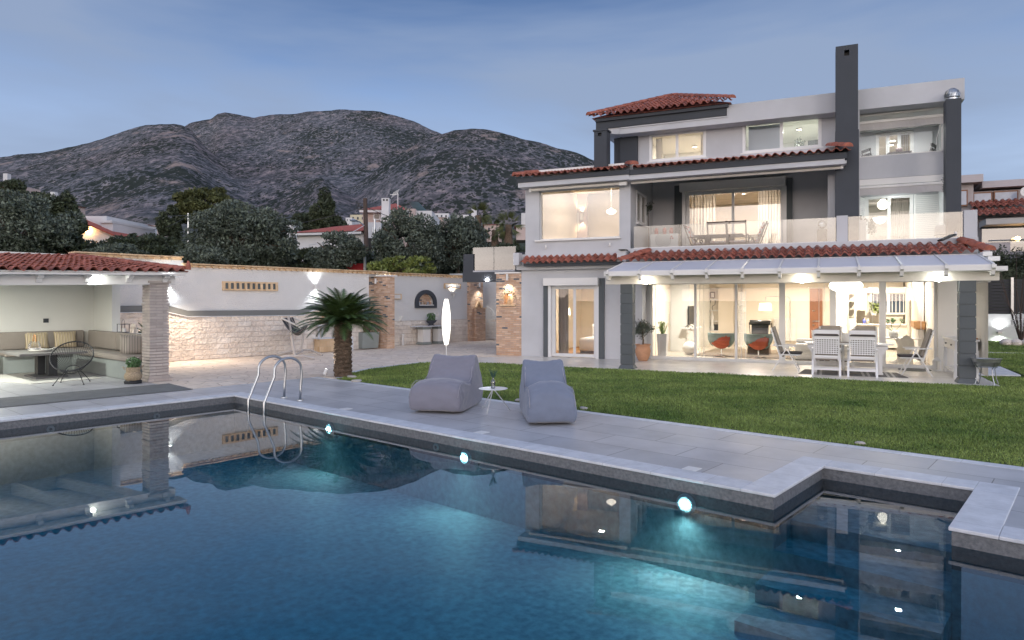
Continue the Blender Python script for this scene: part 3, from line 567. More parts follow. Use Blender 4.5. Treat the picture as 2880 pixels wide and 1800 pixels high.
for (a0, a1, lb) in ((20.45, 21.45, 'white framed slot in the niche wall above the small up-lamp'), (17.3, 18.06, 'white framed slot in the niche wall beside the broad brick pier')):
    z0_ = 2.34 if a0 > 20 else 1.86
    t = thing('wall_slot', lb, 'wall slot', 'P', (-21.6, a0, z0_)); b = MB()
    b.wall(a0, a1, z0_, z0_ + .22, -21.6, -21.54, [(a0 + .05, a1 - .05, z0_ + .03, z0_ + .19)], axis='y'); b.build('frame', M['tanbrick'], t)
    b = MB(); b.box(-21.6, -21.56, a0 + .05, a1 - .05, z0_ + .03, z0_ + .19); b.build('panel', M['white'], t)
sconce(16.98, 2.25, 'P', -21.6, 'white up and down light behind the edge of the broad brick pier', power=20)
t = thing('uplight_bowl', 'small white bowl wall lamp below the framed wall slot', 'wall light', 'P', (-21.6, 20.95, 2.1))
b = MB(); b.lathe([(.02, -.22), (.03, -.1), (.05, -.04), (.12, .02)], (-21.48, 20.95, 2.12), 16); b.box(-21.6, -21.48, 20.93, 20.97, 1.98, 2.02); b.build('lamp_body', M['white'], t)
lamp_light(t, 'SPOT', (-21.47, 20.95, 2.17), 18, (1, .93, .8), .04, (R(180), 0, 0), 150, .9)
b = MB(); b.box(-21.6, -21.57, 20.08, 20.2, 1.16, 1.28); b.top('wall_switch', M['white'], 'P', (-21.6, 20.1, 1.16), 'small white switch plate on the niche wall above the console', 'switch')
b = MB(); b.box(-21.6, -21.5, 18.0, 18.1, .99, 1.12); b.box(-21.6, -21.47, 18.02, 18.08, 1.12, 1.17); b.top('wall_tap', M['white'], 'P', (-21.6, 18, .99), 'small white wall tap above the stone cladding by the brick pier', 'tap')
# garden arch column 2 with triangle niche
wg = thing('brick_pier', 'orange brick pier with a small triangular niche lit from above', 'pier', 'P', (-21.7, 22.3, 0))
b = MB(); b.box(-22.0, -21.4, 21.9, 22.72, -.02, 2.76); b.box(-21.4, -21.25, 22.12, 22.72, -.02, 1.46); b.build('brickwork', M['brick'], wg)
b = MB(); b.box(-22.0, -21.33, 21.83, 22.2, 2.76, 2.81); b.build('cap_stone', M['white'], wg)
b = MB(); b.box(-21.42, -21.2, 22.08, 22.76, 1.46, 1.49); b.build('ledge', M['tanbrick'], wg)
b = MB(); b.bar((-21.33, 22.16, 1.5), (-21.33, 22.35, 1.78), .1, .035); b.bar((-21.33, 22.54, 1.5), (-21.33, 22.35, 1.78), .1, .035); b.build('niche_frame', M['tanbrick'], wg)
t = thing('spot_lamp', 'white cylinder downlight on the pier with the triangular niche', 'wall light', 'P', (-21.4, 22.4, 2.5))
b = MB(); b.lathe([(.001, -.1), (.04, -.1), (.04, .1), (.001, .1)], (-21.3, 22.4, 2.52), 14); b.box(-21.4, -21.3, 22.38, 22.42, 2.5, 2.55); b.build('lamp_body', M['white'], t)
lamp_light(t, 'SPOT', (-21.2, 22.4, 2.38), 26, (1, .95, .85), .03, (0, 0, 0), 120, .9)
# passage behind, with back wall, gate
pb = thing('passage_wall', 'white stucco passage wall with stone foot behind the brick piers', 'wall', 'H', (-14, 28.5, 0))
b = MB(); b.box(-16.4, -9.1, 28.5, 28.8, .95, 3.1); b.build('stucco_face', M['stucco'], pb); b = MB(); b.box(-16.4, -9.1, 28.47, 28.8, 0, .95); b.build('stone_cladding', M['stone'], pb)
t = thing('iron_gate', 'white wrought iron gate with a fanned top between the brick piers', 'gate', 'H', (-13.6, 28.1, 0))
b = MB(); g0 = hv(1369, 0, 28.1)[0]; g1 = hv(1398, 0, 28.1)[0]
for k in range(9):
    u = g0 + (g1 - g0) * k / 8; b.tube([(u, 28.1, .1), (u, 28.1, .85)], .011, 6); b.tube([(g0, 28.1, .8), (g0 + (g1 - g0) * k / 8, 28.1, 1.55 - .065 * k)], .009, 5)
for z in (.1, .8): b.tube([(g0, 28.1, z), (g1, 28.1, z)], .014, 6)
b.tube([(g0, 28.1, 1.55), (g0 + (g1 - g0) * .5, 28.1, 1.4), (g1, 28.1, 1.0)], .014, 6)
b.build('bars', M['white'], t)
t = thing('flood_lamp', 'bright white floodlight under the grey beam over the passage', 'flood lamp', 'H', (-11.9, 22.4, 2.6))
u_, z_ = hv(1372, 787, 22.4); b = MB(); b.box(u_ - .07, u_ + .07, 22.38, 22.5, z_ - .05, z_ + .05); b.build('lamp_body', M['white'], t); b = MB(); b.ball((u_, 22.36, z_), .05); b.build('lamp_lens', em('flood lens', (1, 1, 1), 220), t)
# big brick column at the house corner
bc = thing('brick_column', 'tall brick column with lit arched niche at the house corner', 'brick column', 'H', (-9.5, 20.5, 0))
b = MB(); b.wall(-9.98, -9.06, -.02, 2.70, 20.45, 20.9, [(-9.69, -9.36, 1.68, 2.02)]); b.build('brickwork', M['brick'], bc)
b = MB(); b.box(-9.69, -9.36, 20.75, 20.76, 1.68, 2.02); b.build('niche_back', M['cream'], bc)
b = MB(); b.box(-10.02, -9.065, 20.42, 20.95, 2.70, 2.75); b.build('cap_stone', M['white'], bc)
b = MB(); b.box(-9.8, -9.25, 20.36, 20.46, 1.63, 1.68); b.build('niche_shelf', M['tanbrick'], bc)
b = MB()
for k in range(9):
    a = math.pi * k / 8; c_, s_ = math.cos(a), math.sin(a); x, z = -9.525 + .21 * c_, 1.9 + .2 * s_; b.bar((x - c_ * .05, 20.43, z - s_ * .05), (x + c_ * .05, 20.43, z + s_ * .05), .055, .06, (0, 1, 0))
b.build('brick_arch', M['tanbrick'], bc)
b = MB(); b.ball((-9.525, 20.5, 1.76), .06, .03, .07, 12, 8)
for k in range(10):
    a = k * math.pi / 5; b.bar((-9.525 + .06 * math.cos(a), 20.5, 1.76 + .06 * math.sin(a)), (-9.525 + .09 * math.cos(a), 20.5, 1.76 + .09 * math.sin(a)), .02, .02, (0, 1, 0))
b.top('sun_ornament', M['tanbrick'], 'H', (-9.525, 20.5, 1.7), 'small carved sun face ornament in the lit brick niche', 'ornament')
t = thing('spot_lamp', 'white cylinder downlight above the lit arched brick niche', 'wall light', 'H', (-9.52, 20.4, 2.55))
b = MB(); b.lathe([(.001, -.11), (.04, -.11), (.04, .1), (.001, .1)], (-9.52, 20.33, 2.58), 14); b.box(-9.54, -9.5, 20.33, 20.45, 2.55, 2.6); b.build('lamp_body', M['white'], t)
lamp_light(t, 'SPOT', (-9.52, 20.31, 2.44), 22, (1, .92, .75), .03, (0, 0, 0), 120, .9)
t2 = MB(); t2.box(-9.6, -9.45, 20.62, 20.7, 1.98, 2.0); t2 = t2.top('niche_lamp', M['litwarm'], 'H', (-9.52, 20.62, 1.98), 'small lamp strip hidden in the arched brick niche', 'niche lamp'); ANCH[t2.name] = (-9.52, 20.62, 1.98)

# raised side terrace with grey upstands and glass
rt = thing('roof_terrace', 'raised side terrace with charcoal upstands and tall glass screen', 'terrace', 'H', (-11.6, 23.5, 2.6))
b = MB(); b.box(-12.9, -12.45, 23.5, 23.9, 2.82, 3.62); b.box(-10.67, -9.2, 23.5, 23.9, 2.95, 3.64); b.box(-12.9, -9.2, 23.52, 26, 2.80, 2.92); b.build('upstand', M['dark'], rt)
b = MB(); b.box(-12.45, -10.67, 23.45, 23.9, 2.85, 2.97); b.build('ledge', M['wall'], rt)
u0_, z0_ = hv(1327, 697, 23.5)
for k, (a, c_) in enumerate(((-12.5, -11.6), (-11.58, -10.67))):
    b = MB(); b.box(a, c_, 23.55, 23.57, 2.98, 3.87); b.build('glass_panel', M['glassd'], rt)
b = MB(); b.box(-12.3, -9.98, 22.35, 22.8, 2.5, 2.86); b.top('passage_beam', M['dark'], 'H', (-11.5, 22.4, 2.6), 'charcoal beam spanning the passage beside the brick column', 'beam')
# ================================================================ yard things
def frond_cluster(mb_, c, n, L_, up0=1.2, droop=1.0, leafl=.16, seedr=1, lw_=.013, jitter=.2):
    rg = random.Random(seedr)
    for i in range(n):
        az_ = i * 2.39996 + rg.uniform(-.15, .15); t_ = i / n; el0 = up0 * (1 - t_) + .1 * t_ + rg.uniform(-.1, .1); Lf = L_ * rg.uniform(.85, 1.08) * (.85 + .15 * t_)
        p = Vector(c); el = el0; pts = [p.copy()]; S = 12
        for k in range(S):
            d = Vector((math.cos(az_) * math.cos(el), math.sin(az_) * math.cos(el), math.sin(el))); p = p + d * Lf / S; pts.append(p.copy()); el -= droop / S * (.5 + k / S)
        mb_.tube(pts, [.012 - .0008 * k for k in range(S + 1)], 4, False)
        side = Vector((-math.sin(az_), math.cos(az_), 0))
        for k in range(34):
            f = .10 + .9 * k / 34; q = f * S; i0 = min(int(q), S - 1); pt = pts[i0].lerp(pts[i0 + 1], q - i0); d = (pts[i0 + 1] - pts[i0]).normalized(); nn_ = side.cross(d).normalized()
            ll = leafl * math.sin(math.pi * min(1, .12 + f * .9)) ** .6
            for s in (1, -1):
                dir_ = (side * s * .85 + d * .5 + nn_ * .25).normalized(); tip = pt + dir_ * ll; w_ = d * lw_
                mb_.add([pt - w_, tip, pt + w_], [(0, 1, 2)])
    return mb_
gx, gy = -4.05, 16.35
cy = thing('cycad_palm', 'broad dark green cycad on a scaly trunk at the lawn corner', 'palm', 'W', (gx, gy, 0))
b = MB(); prof = []
for k in range(26):
    z = k * .052; prof.append((.20 - .015 * (k / 26) + (.022 if k % 2 else -.01), z))
b.lathe(prof, (gx, gy, -.02), 26)
tb = random.Random(3); b.v = [(x + tb.uniform(-.018, .018), y + tb.uniform(-.018, .018), z) for x, y, z in b.v]
for k in range(420):
    a = k * 2.39996; z = .02 + 1.28 * k / 420; r_ = .19 - .015 * z; ca, sa = math.cos(a), math.sin(a); px_, py_ = gx + r_ * ca, gy + r_ * sa
    b.add([(px_ - sa * .03, py_ + ca * .03, z), (px_ + sa * .03, py_ - ca * .03, z), (gx + (r_ + .05) * ca, gy + (r_ + .05) * sa, z + .05)], [(0, 1, 2)])
b.build('trunk', M['bark'], cy)
b = MB(); frond_cluster(b, (gx, gy, 1.24), 120, 1.27, 1.4, 1.25, .19, 5, .016); b.build('crown', M['cycad'], cy)
t = thing('spot_light', 'small white ground spotlight aimed at the cycad trunk', 'spotlight', 'W', (-4.45, 16.25, 0))
b = MB(); b.tube([(-4.45, 16.25, 0), (-4.45, 16.25, .07)], .01, 6); b.tube([(-4.46, 16.22, .05), (-4.42, 16.27, .17)], .038, 12); b.build('lamp_body', M['white'], t)
b = MB(); b.tube([(-4.421, 16.269, .168), (-4.419, 16.271, .173)], .033, 12); b.build('lamp_lens', M['litw'], t)
lamp_light(t, 'SPOT', (-4.4, 16.28, .2), 22, (1, .97, .9), .03, (R(180 - 32), 0, R(-60)), 80, .8)
def stone(at, s, label, f='W'):
    b = MB(); b.ball((at[0], at[1], s * .2), s, s * .8, s * .35, 10, 7); b.v = [(x + mnoise.noise(Vector((x * 9, y * 9, z * 9))) * s * .35, y, z + mnoise.noise(Vector((x * 7 + 5, y * 8, z * 9))) * s * .2) for x, y, z in b.v]
    b.top('garden_stone', pm('stone %f' % at[0], (.42, .40, .37), .8, .15, 8, 30, .5), f, (*at, 0), label, 'stone', smooth=True)
stone((-3.74, 16.0), .11, 'pale upright stone at the foot of the cycad')
stone((-3.45, 15.19), .12, 'flat grey stone on the kerb beside the cycad lawn')
stone(gr('W', 1458, 1128), .08, 'flat pale stone on the lawn edge between the bean lounger and table')
stone(gr('W', 1642, 1150), .08, 'flat pale stone on the lawn edge beside the blue bean lounger')
stone(gr('W', 2420, 1249), .07, 'long flat stone on the lawn edge near the pool stair bay')
# potted cycad
pl = thing('square_planter', 'large grey square planter beside the broad brick pier', 'planter', 'P', (-21.0, 15.85, 0))
b = MB(); b.slab([(-21.35, .02), (-20.75, .02), (-20.68, .62), (-21.42, .62)], 1, 15.5, 16.25); b.build('tub', M['bench'], pl, bevel=.01)
b = MB(); b.box(-21.36, -20.74, 15.56, 16.19, .60, .625); b.build('soil', M['bark'], pl)
t = thing('potted_cycad', 'smaller cycad with scaly trunk growing in the grey planter', 'palm', 'P', (-21.05, 15.88, .6))
b = MB(); b.lathe([(.17, 0), (.2, .15), (.17, .4), (.12, .5)], (-21.05, 15.88, .6), 16); b.build('trunk', M['bark'], t); b = MB(); frond_cluster(b, (-21.05, 15.88, 1.05), 34, .95, 1.3, 1.1, .15, 9); b.build('crown', M['cycad'], t)
# garden torch lamp
lx, ly = -2.07, 21.51
t = thing('torch_lamp', 'tall glowing torpedo shaped white floor lamp on a thin stem', 'floor lamp', 'W', (lx, ly, 0))
zt = EH - (841 - HY) / F_ * ly; zb = EH - (970 - HY) / F_ * ly
b = MB(); b.lathe([(.12, 0), (.12, .012), (.01, .02)], (lx, ly, 0), 20); b.tube([(lx, ly, 0), (lx, ly, zb + .05)], .014, 8); b.build('stand', M['white'], t)
b = MB(); b.lathe([(.055 + .083 * math.sin(math.pi * k / 16) ** .8, zb + (zt - zb) * k / 16) for k in range(17)], (lx, ly, 0), 24); b.build('lamp_shade', em('torch shade', (1, .96, .84), 1.5), t, smooth=True)

# console on two pedestals
t = thing('pedestal_console', 'grey slab console on two white fluted pedestals by the niche wall', 'console table', 'P', (-21.25, 19.4, 0))
for y in (19.0, 19.85):
    b = MB(); b.box(-21.42, -21.08, y - .2, y + .2, .1, .62); p_ = b.build('pedestal', M['white'], t); b = MB(); b.box(-21.46, -21.04, y - .25, y + .25, 0, .05); b.box(-21.44, -21.06, y - .22, y + .22, .05, .1); b.build('foot_moulding', M['bench'], p_); b = MB(); b.box(-21.46, -21.04, y - .25, y + .25, .68, .73); b.box(-21.44, -21.06, y - .22, y + .22, .62, .68); b.build('moulding', M['bench'], p_)
b = MB(); b.box(-21.5, -21.0, 18.45, 20.35, .73, .765); b.build('slab', M['coping'], t)
t = thing('bowl_planter', 'black footed bowl with a leafy plant on the pedestal console', 'planter', 'P', (-21.25, 19.4, .765))
b = MB(); b.lathe([(.14, 0), (.14, .03), (.08, .05), (.19, .14), (.24, .22), (.21, .22)], (-21.25, 19.4, .765), 20); b.build('bowl', M['dark'], t, smooth=True)
def tuft(mb_, c, n, r_, ls=.05, rg=None, flat=1.):
    rg = rg or random.Random(4)
    for i in range(n):
        p = Vector((rg.gauss(0, 1), rg.gauss(0, 1), rg.gauss(0, 1) * flat)).normalized() * r_ * rg.random() ** .4 + Vector(c); u_ = Vector((rg.gauss(0, 1), rg.gauss(0, 1), rg.gauss(0, 1))).normalized(); v_ = u_.orthogonal().normalized() * ls * .3; mb_.add([p - u_ * ls * .5, p + v_, p + u_ * ls * .5, p - v_], [(0, 1, 2, 3)])
    return mb_
b = MB(); tuft(b, (-21.25, 19.4, 1.1), 220, .2, .08); b.build('foliage', M['plant'], t)
b = MB(); b.lathe([(.06, 0), (.05, .012), (.012, .02), (.012, .5), (.001, .52)], (-21.25, 20.05, .765), 12); b.top('candle', M['white'], 'P', (-21.25, 20.05, .765), 'tall thin white candlestick on the pedestal console', 'candlestick')
b = MB(); b.lathe([(.045, 0), (.045, .42), (.07, .43), (.07, .46), (.001, .47)], (-21.35, 17.95, 0), 14); b.top('bollard_light', M['white'], 'P', (-21.35, 17.95, 0), 'short white bollard light at the foot of the niche wall', 'bollard light')
# stone altar fountain behind the cycad
t = thing('stone_fountain', 'small stone wall fountain with brick arch and stone basin', 'fountain', 'P', (-20.8, 13.9, 0))
b = MB(); b.box(-20.95, -20.6, 13.6, 14.3, 0, .46); b.build('basin_base', M['tanbrick'], t); b = MB(); b.box(-20.97, -20.55, 13.55, 14.35, .46, .5); b.build('basin_top', M['coping'], t)
b = MB()
for y in (13.72, 13.86, 14.75, 14.88): b = MB(); b.lathe([(.045, .5), (.035, .56), (.035, .84), (.05, .9)], (-20.85, y, 0), 10); b.build('colonnette', M['coping'], t)
b = MB()
b.box(-20.97, -20.78, 13.66, 13.95, .9, .96); b.box(-20.97, -20.78, 14.66, 14.95, .9, .96); b.box(-20.97, -20.6, 14.5, 15.0, 0, .5); b.build('side_plinth', M['coping'], t)
b = MB()
for k in range(11):
    a = math.pi * k / 10; b.bar((-20.87, 14.32 + .42 * math.cos(a), .98 + .42 * math.sin(a)), (-20.87, 14.32 + .54 * math.cos(a), .98 + .54 * math.sin(a)), .1, .09, (1, 0, 0))
b.build('brick_arch', M['tanbrick'], t)
# hammock chair
t = thing('hanging_chair', 'striped hammock seat slung on a pale steel frame by the stone wall', 'hammock chair', 'W', (-6.9, 21.9, 0))
hm_ = pm('hammock frame', (.52, .48, .45), .5, .05)
b = MB()
for (A, B, Cc) in (((-7.35, 20.7, .02), (-7.12, 22.3, .08), (-6.0, 20.95, .02)), ((-7.6, 22.5, .02), (-7.1, 23.3, .1), (-6.25, 22.4, .02))):
    pass
bx, by = -6.62, 20.95
b.tube([(-7.3, 20.85, .02), (-6.95, 20.9, .1), (-6.4, 20.97, .1), (-6.08, 21.05, .02)], .04, 8)
b.tube([(-7.75, 22.5, .02), (-7.3, 22.9, .13), (-6.8, 22.95, .14), (-6.25, 22.5, .02)], .04, 8)
b.tube([(-6.7, 20.93, .1), (-7.0, 22.9, .14)], .035, 8)
b.build('foot', hm_, t)
b = MB(); z1_ = lambda py, Y: EH - (py - HY) / F_ * Y
X1 = lambda px, Y: (px - CX) / F_ * Y
b.tube([(X1(829, 21), 21, .1), (X1(811, 21), 21, z1_(890, 21))], .04, 8); b.tube([(X1(848, 22.9), 22.9, .14), (X1(856, 22.9), 22.9, z1_(915, 22.9))], .035, 8); b.build('upright', hm_, t)
b = MB(); c0 = Vector((X1(812, 21), 21, z1_(900, 21))); c1_ = Vector((X1(857, 22.9), 22.9, z1_(910, 22.9)))
A1, A2 = Vector((X1(792, 20.6), 20.6, z1_(895, 20.6))), Vector((X1(848, 21.0), 21.0, z1_(922, 21)))
B1, B2 = Vector((X1(825, 22.9), 22.9, z1_(892, 22.9))), Vector((X1(866, 23), 23, z1_(915, 23)))
n1 = 16
for i in range(n1 + 1):
    for j in range(13):
        u_, v_ = i / n1, j / 12; p = (A1.lerp(A2, u_)).lerp(B1.lerp(B2, u_), v_); p.z -= .42 * math.sin(math.pi * u_) ** .7 * (1 - .25 * abs(v_ - .5)) * (.75 + .25 * math.sin(math.pi * v_)); b.v.append(tuple(p))
for i in range(n1):
    for j in range(12): q = i * 13 + j; b.f.append((q, q + 1, q + 14, q + 13))
def stripem(name, cs, scale, axis=0, rough=.9):
    m, t_, bb = newmat(name); l = t_.links.new; tcd = N(t_, 'ShaderNodeTexCoord'); s = N(t_, 'ShaderNodeSeparateXYZ'); l(tcd.outputs['Object'], s.inputs[0])
    mu = N(t_, 'ShaderNodeMath', operation='MULTIPLY'); mu.inputs[1].default_value = scale; l(s.outputs[axis], mu.inputs[0]); fr = N(t_, 'ShaderNodeMath', operation='FRACT'); l(mu.outputs[0], fr.inputs[0])
    r = ramp(t_, [(i / len(cs), c) for i, c in enumerate(cs)], 'CONSTANT'); l(fr.outputs[0], r.inputs[0]); l(r.outputs[0], bb.inputs['Base Color']); bb.inputs['Roughness'].default_value = rough; return m
b.build('sling', stripem('dark striped canvas', [(.05, .05, .055), (.05, .05, .055), (.05, .05, .055), (.35, .3, .25)], 9, 0), t, smooth=True)
b = MB(); b.tube([A1, A2], .028, 8); b.tube([B1, B2], .028, 8); b.build('spreader', M['cream'], t)
# ================================================================ pavilion (frame P)
pv = thing('pavilion', 'open poolside pavilion with tiled roof, white beam and brick column', 'pavilion', 'P', (-16.2, 6.4, 0))
zB = lambda q, z: z - .022 * (6.6 - q)
b = MB(); b.add([(x, q, zB(q, z)) for x in (-16.22, -15.98) for q, z in ((-3, 2.17), (6.75, 2.17), (6.75, 2.37), (-3, 2.37))], [(0, 1, 2, 3), (7, 6, 5, 4), (0, 4, 5, 1), (1, 5, 6, 2), (2, 6, 7, 3), (3, 7, 4, 0)]); b.build('beam', M['white'], pv, bevel=.006)
b = MB(); b.add([(x, q, zB(q, z)) for x in (-16.1, -15.62) for q, z in ((-3, 2.375), (6.85, 2.375), (6.85, 2.41), (-3, 2.41))], [(0, 1, 2, 3), (7, 6, 5, 4), (0, 4, 5, 1), (1, 5, 6, 2), (2, 6, 7, 3), (3, 7, 4, 0)]); b.build('soffit_board', M['white'], pv)
for q in (2.6, 3.25, 4.1, 4.95, 5.75, 6.5):
    b = MB(); b.slab([(-15.98, zB(q, 2.22)), (-15.93, zB(q, 2.22)), (-15.9, zB(q, 2.29)), (-15.8, zB(q, 2.31)), (-15.76, zB(q, 2.372)), (-15.98, zB(q, 2.372))], 1, q - .05, q + .05); b.build('rafter_end', M['white'], pv)
b = MB()
for q in (-2.0, -1, 0, 1, 1.9, 2.9, 3.9, 4.9, 5.9): b.add([(x, y, zB(q, z)) for x, zz in ((-21.3, .55), (-16.22, 0)) for y, z in ((q - .06, 2.2 + zz * .8), (q + .06, 2.2 + zz * .8), (q + .06, 2.36 + zz), (q - .06, 2.36 + zz))], [(0, 1, 2, 3), (7, 6, 5, 4), (0, 4, 5, 1), (1, 5, 6, 2), (2, 6, 7, 3), (3, 7, 4, 0)])
b.build('rafters', M['white'], pv)
b = MB(); b.add([(-21.4, -3, 2.76), (-15.65, -3, 2.21), (-15.65, 6.85, 2.425), (-21.4, 6.85, 2.975), (-21.4, -3, 2.79), (-15.65, -3, 2.24), (-15.65, 6.85, 2.455), (-21.4, 6.85, 3.0)], [(0, 1, 2, 3), (7, 6, 5, 4), (0, 4, 5, 1), (1, 5, 6, 2), (2, 6, 7, 3), (3, 7, 4, 0)]); b.build('ceiling_boards', M['white'], pv)
upv = Vector((-5.7, 0, .56)).normalized(); b = MB(); tiles(b, (-15.55, -3.0, 2.235), (0, 9.85, .215), upv, 9.85, 5.75, lambda s, t_: s < 9.9 - t_ * .11, per=.22, course=.36, h=.07); b.build('roof_tiles', M['terra'], pv)
b = MB(); ridge(b, (-15.6, 6.8, 2.50), (-21.2, 6.2, 3.03), .1, .4); b.lathe([(.06, 0), (.05, .1), (.02, .2)], (-15.55, 6.85, 2.5), 10); b.build('hip_tiles', M['terra'], pv)
b = MB(); b.box(-21.55, -21.35, -3, 6.2, 2.0, 3.07); b.box(-21.6, -21.2, -3, 6.95, 0, 2.95); b.box(-21.2, -19.85, 6.75, 6.95, 0, 2.85); b.box(-19.85, -17.3, 6.7, 6.95, 0, .98); b.build('plaster_wall', M['roomw'], pv)
# brick column: projecting courses
b = MB(); rc = random.Random(2)
for k in range(33):
    z = k * .0675; j = rc.uniform(0, .018) if k % 2 else rc.uniform(.0, .006); b.box(-16.39 - j, -15.98 + j, 6.2 - j, 6.6 + j, z + .004, z + .063)
b.box(-16.36, -16.01, 6.23, 6.57, 0, 2.24); b.box(-16.42, -15.94, 6.16, 6.64, 2.2, 2.24); b.box(-16.44, -15.93, 6.15, 6.65, -.01, .08); b.build('brick_column', M['cbrick'], pv)
def bracket_lamp(f, at, label, power, col_, s=.055, dirx=(1, 0), down=True):
    t = thing('flood_lamp', label, 'flood lamp', f, at, group='bright beam lamps'); x, y, z = at; b = MB(); b.box(x - .03, x + .02, y - .02, y + .02, z - .02, z + .05) if dirx[0] else b.box(x - .02, x + .02, y - .02, y + .04, z - .02, z + .05)
    b.build('lamp_bracket', M['white'], t); cx, cy_ = x + dirx[0] * .07, y + dirx[1] * .07; s *= .8; b = MB(); b.ball((cx, cy_, z), s, s, s, 16, 10); b.build('lamp_globe', em('flood globe', col_, power * 3.6), t, smooth=True); return t
fl = bracket_lamp('P', (-15.98, 5.05, 2.26), 'glaring lamp on the white beam of the tiled pavilion', 26, (.95, 1, .92))
for q in (1.4, 3.6):
    t = thing('ceiling_spot', 'small ceiling spot inside the pavilion over the sofa %s' % ('end' if q < 2 else 'corner'), 'ceiling spot', 'P', (-18.6, q, 2.45)); b = MB(); b.lathe([(.001, -.05), (.05, -.05), (.05, .05)], (-18.6, q, 2.42), 12); b.build('lamp_body', M['white'], t); b = MB(); b.lathe([(.001, -.052), (.04, -.052)], (-18.6, q, 2.42), 12); b.build('lamp_lens', M['litw'], t); lamp_light(t, 'AREA', (-18.6, q, 2.362), 70, (.97, 1, .9), .1)
# built-in bench
bn = thing('corner_bench', 'built-in L shaped microcement bench with taupe cushions under the pavilion', 'bench', 'P', (-20.7, 5, 0))
b = MB(); b.prism([(-21.2, 4.5), (-20.4, 4.5), (-20.4, 6.0), (-16.65, 6.0), (-16.65, 6.7), (-21.2, 6.7)], 0, .42); b.build('base', M['bench'], bn, bevel=.01)
def cush(mb, x0, x1, y0, y1, z0, z1): mb.box(x0, x1, y0, y1, z0, z1)
for r in ((-21.0, -20.3, 4.52, 5.92, .42, .55), (-20.3, -19.0, 5.95, 6.5, .42, .55), (-18.98, -16.62, 5.95, 6.5, .42, .55), (-21.0, -20.32, 5.94, 6.5, .42, .55)):
    b = MB(); cush(b, *r); b.build('seat_cushion', M['taupe'], bn, bevel=.03, smooth=True)
for r in ((-21.18, -21.02, 4.5, 6.46, .55, 1.0), (-20.95, -18.95, 6.52, 6.68, .55, 1.0), (-18.93, -16.62, 6.52, 6.68, .55, 1.0)):
    b = MB(); cush(b, *r); b.build('back_cushion', M['taupe'], bn, bevel=.03, smooth=True)
b = MB(); b.box(-21.2, -20.5, 2.2, 4.48, 0, .42); b.box(-21.0, -20.45, 2.2, 4.48, .42, .55); b.box(-21.18, -21.02, 2.2, 4.48, .55, 1.0)
def pillow(f, c, w_, h_, th, rotz, tilt, m, label, grp=None, name='throw_pillow'):
    b = MB(); K = 10
    for s in (1, -1):
        for i in range(K + 1):
            for j in range(K + 1):
                a, d = i / K * 2 - 1, j / K * 2 - 1; t_ = th * (max(0, (1 - abs(a) ** 3) * (1 - abs(d) ** 3))) ** .5; pin = 1 - .06 * (1 - (a * d) ** 2) * max(abs(a), abs(d)) ** 4
                b.v.append((a * w_ / 2 * pin, s * t_ / 2, d * h_ / 2 * pin + h_ / 2))
    q = (K + 1) ** 2
    for s in (0, 1):
        for i in range(K):
            for j in range(K): n0 = s * q + i * (K + 1) + j; b.f.append((n0, n0 + 1, n0 + K + 2, n0 + K + 1) if s else (n0, n0 + K + 1, n0 + K + 2, n0 + 1))
    me = b.mesh(name, m, smooth=True); o = bpy.data.objects.new(name, me); col.objects.link(o); o.location = tow(f, *c); o.rotation_euler = (tilt, 0, YAW[f] + rotz); ANCH[o.name] = (0, 0, 0); return tag(o, label, 'cushion', grp)
ps1 = stripem('ochre striped cushion', [(.42, .33, .18), (.60, .52, .40), (.30, .24, .15), (.55, .47, .33)], 16); ps2 = stripem('grey striped cushion', [(.30, .27, .24), (.42, .38, .33), (.16, .15, .13), (.36, .32, .28)], 18)
pillow('P', (-20.93, 5.35, .56), .52, .44, .14, R(90), R(-14), ps1, 'ochre striped cushion nearer the table on the back bench', 'striped bench cushions')
pillow('P', (-20.86, 5.98, .56), .52, .44, .14, R(90), R(-16), ps1, 'ochre striped cushion in the bench corner', 'striped bench cushions')
pillow('P', (-17.62, 6.4, .56), .46, .44, .13, R(70), R(-10), ps2, 'grey striped cushion furthest from the brick column', 'striped bench cushions')
pillow('P', (-17.35, 6.36, .56), .46, .42, .13, R(75), R(-9), ps2, 'grey striped cushion between its two twins', 'striped bench cushions')
pillow('P', (-17.1, 6.32, .56), .46, .42, .13, R(72), R(-9), ps2, 'grey striped cushion touching the brick column', 'striped bench cushions')
b = MB(); b.box(-21.2, -21.185, 5.55, 5.67, 1.22, 1.33); b.top('wall_socket', M['dark'], 'P', (-21.19, 5.6, 1.2), 'small grey socket plate on the pavilion back wall', 'socket')
# table
tb_ = thing('low_table', 'square charcoal table on a double pedestal under the pavilion', 'table', 'P', (-19.0, 5.0, 0))
dmat = pm('charcoal laminate', (.10, .10, .105), .55, .05)
b = MB(); b.box(-19.85, -18.15, 4.3, 5.65, .56, .61); b.build('tabletop', pm('grey laminate', (.17, .165, .16), .5, .08, 3), tb_, bevel=.004)
b = MB(); b.box(-19.2, -18.95, 4.85, 5.0, .06, .56); b.build('leg', M['black'], tb_); b = MB(); b.box(-18.85, -18.62, 4.98, 5.16, .06, .56); b.build('leg', M['black'], tb_)
b = MB(); b.box(-19.35, -18.4, 4.68, 5.32, .0, .05); b.build('base', dmat, tb_)
b = MB(); b.prism([(-20.3, 3.4), (-17.5, 4.35), (-17.55, 5.75), (-20.3, 5.75)], -.003, .008); b.prism([(-17.56, 4.36), (-17.5, 4.35), (-17.55, 5.75), (-17.6, 5.75)], .008, .011); b.top('area_rug', M['rug'], 'P', (-18.6, 4.6, 0), 'pale flat woven rug under the charcoal table', 'rug')
b = MB(); b.prism([(-15.5, -1), (-14.12, -1), (-14.0, 6.26), (-15.34, 6.35)], 0, .006); b.top('walkway_mat', M['mat'], 'P', (-14.8, 4, 0), 'long dark grey mat along the pavilion front', 'mat')
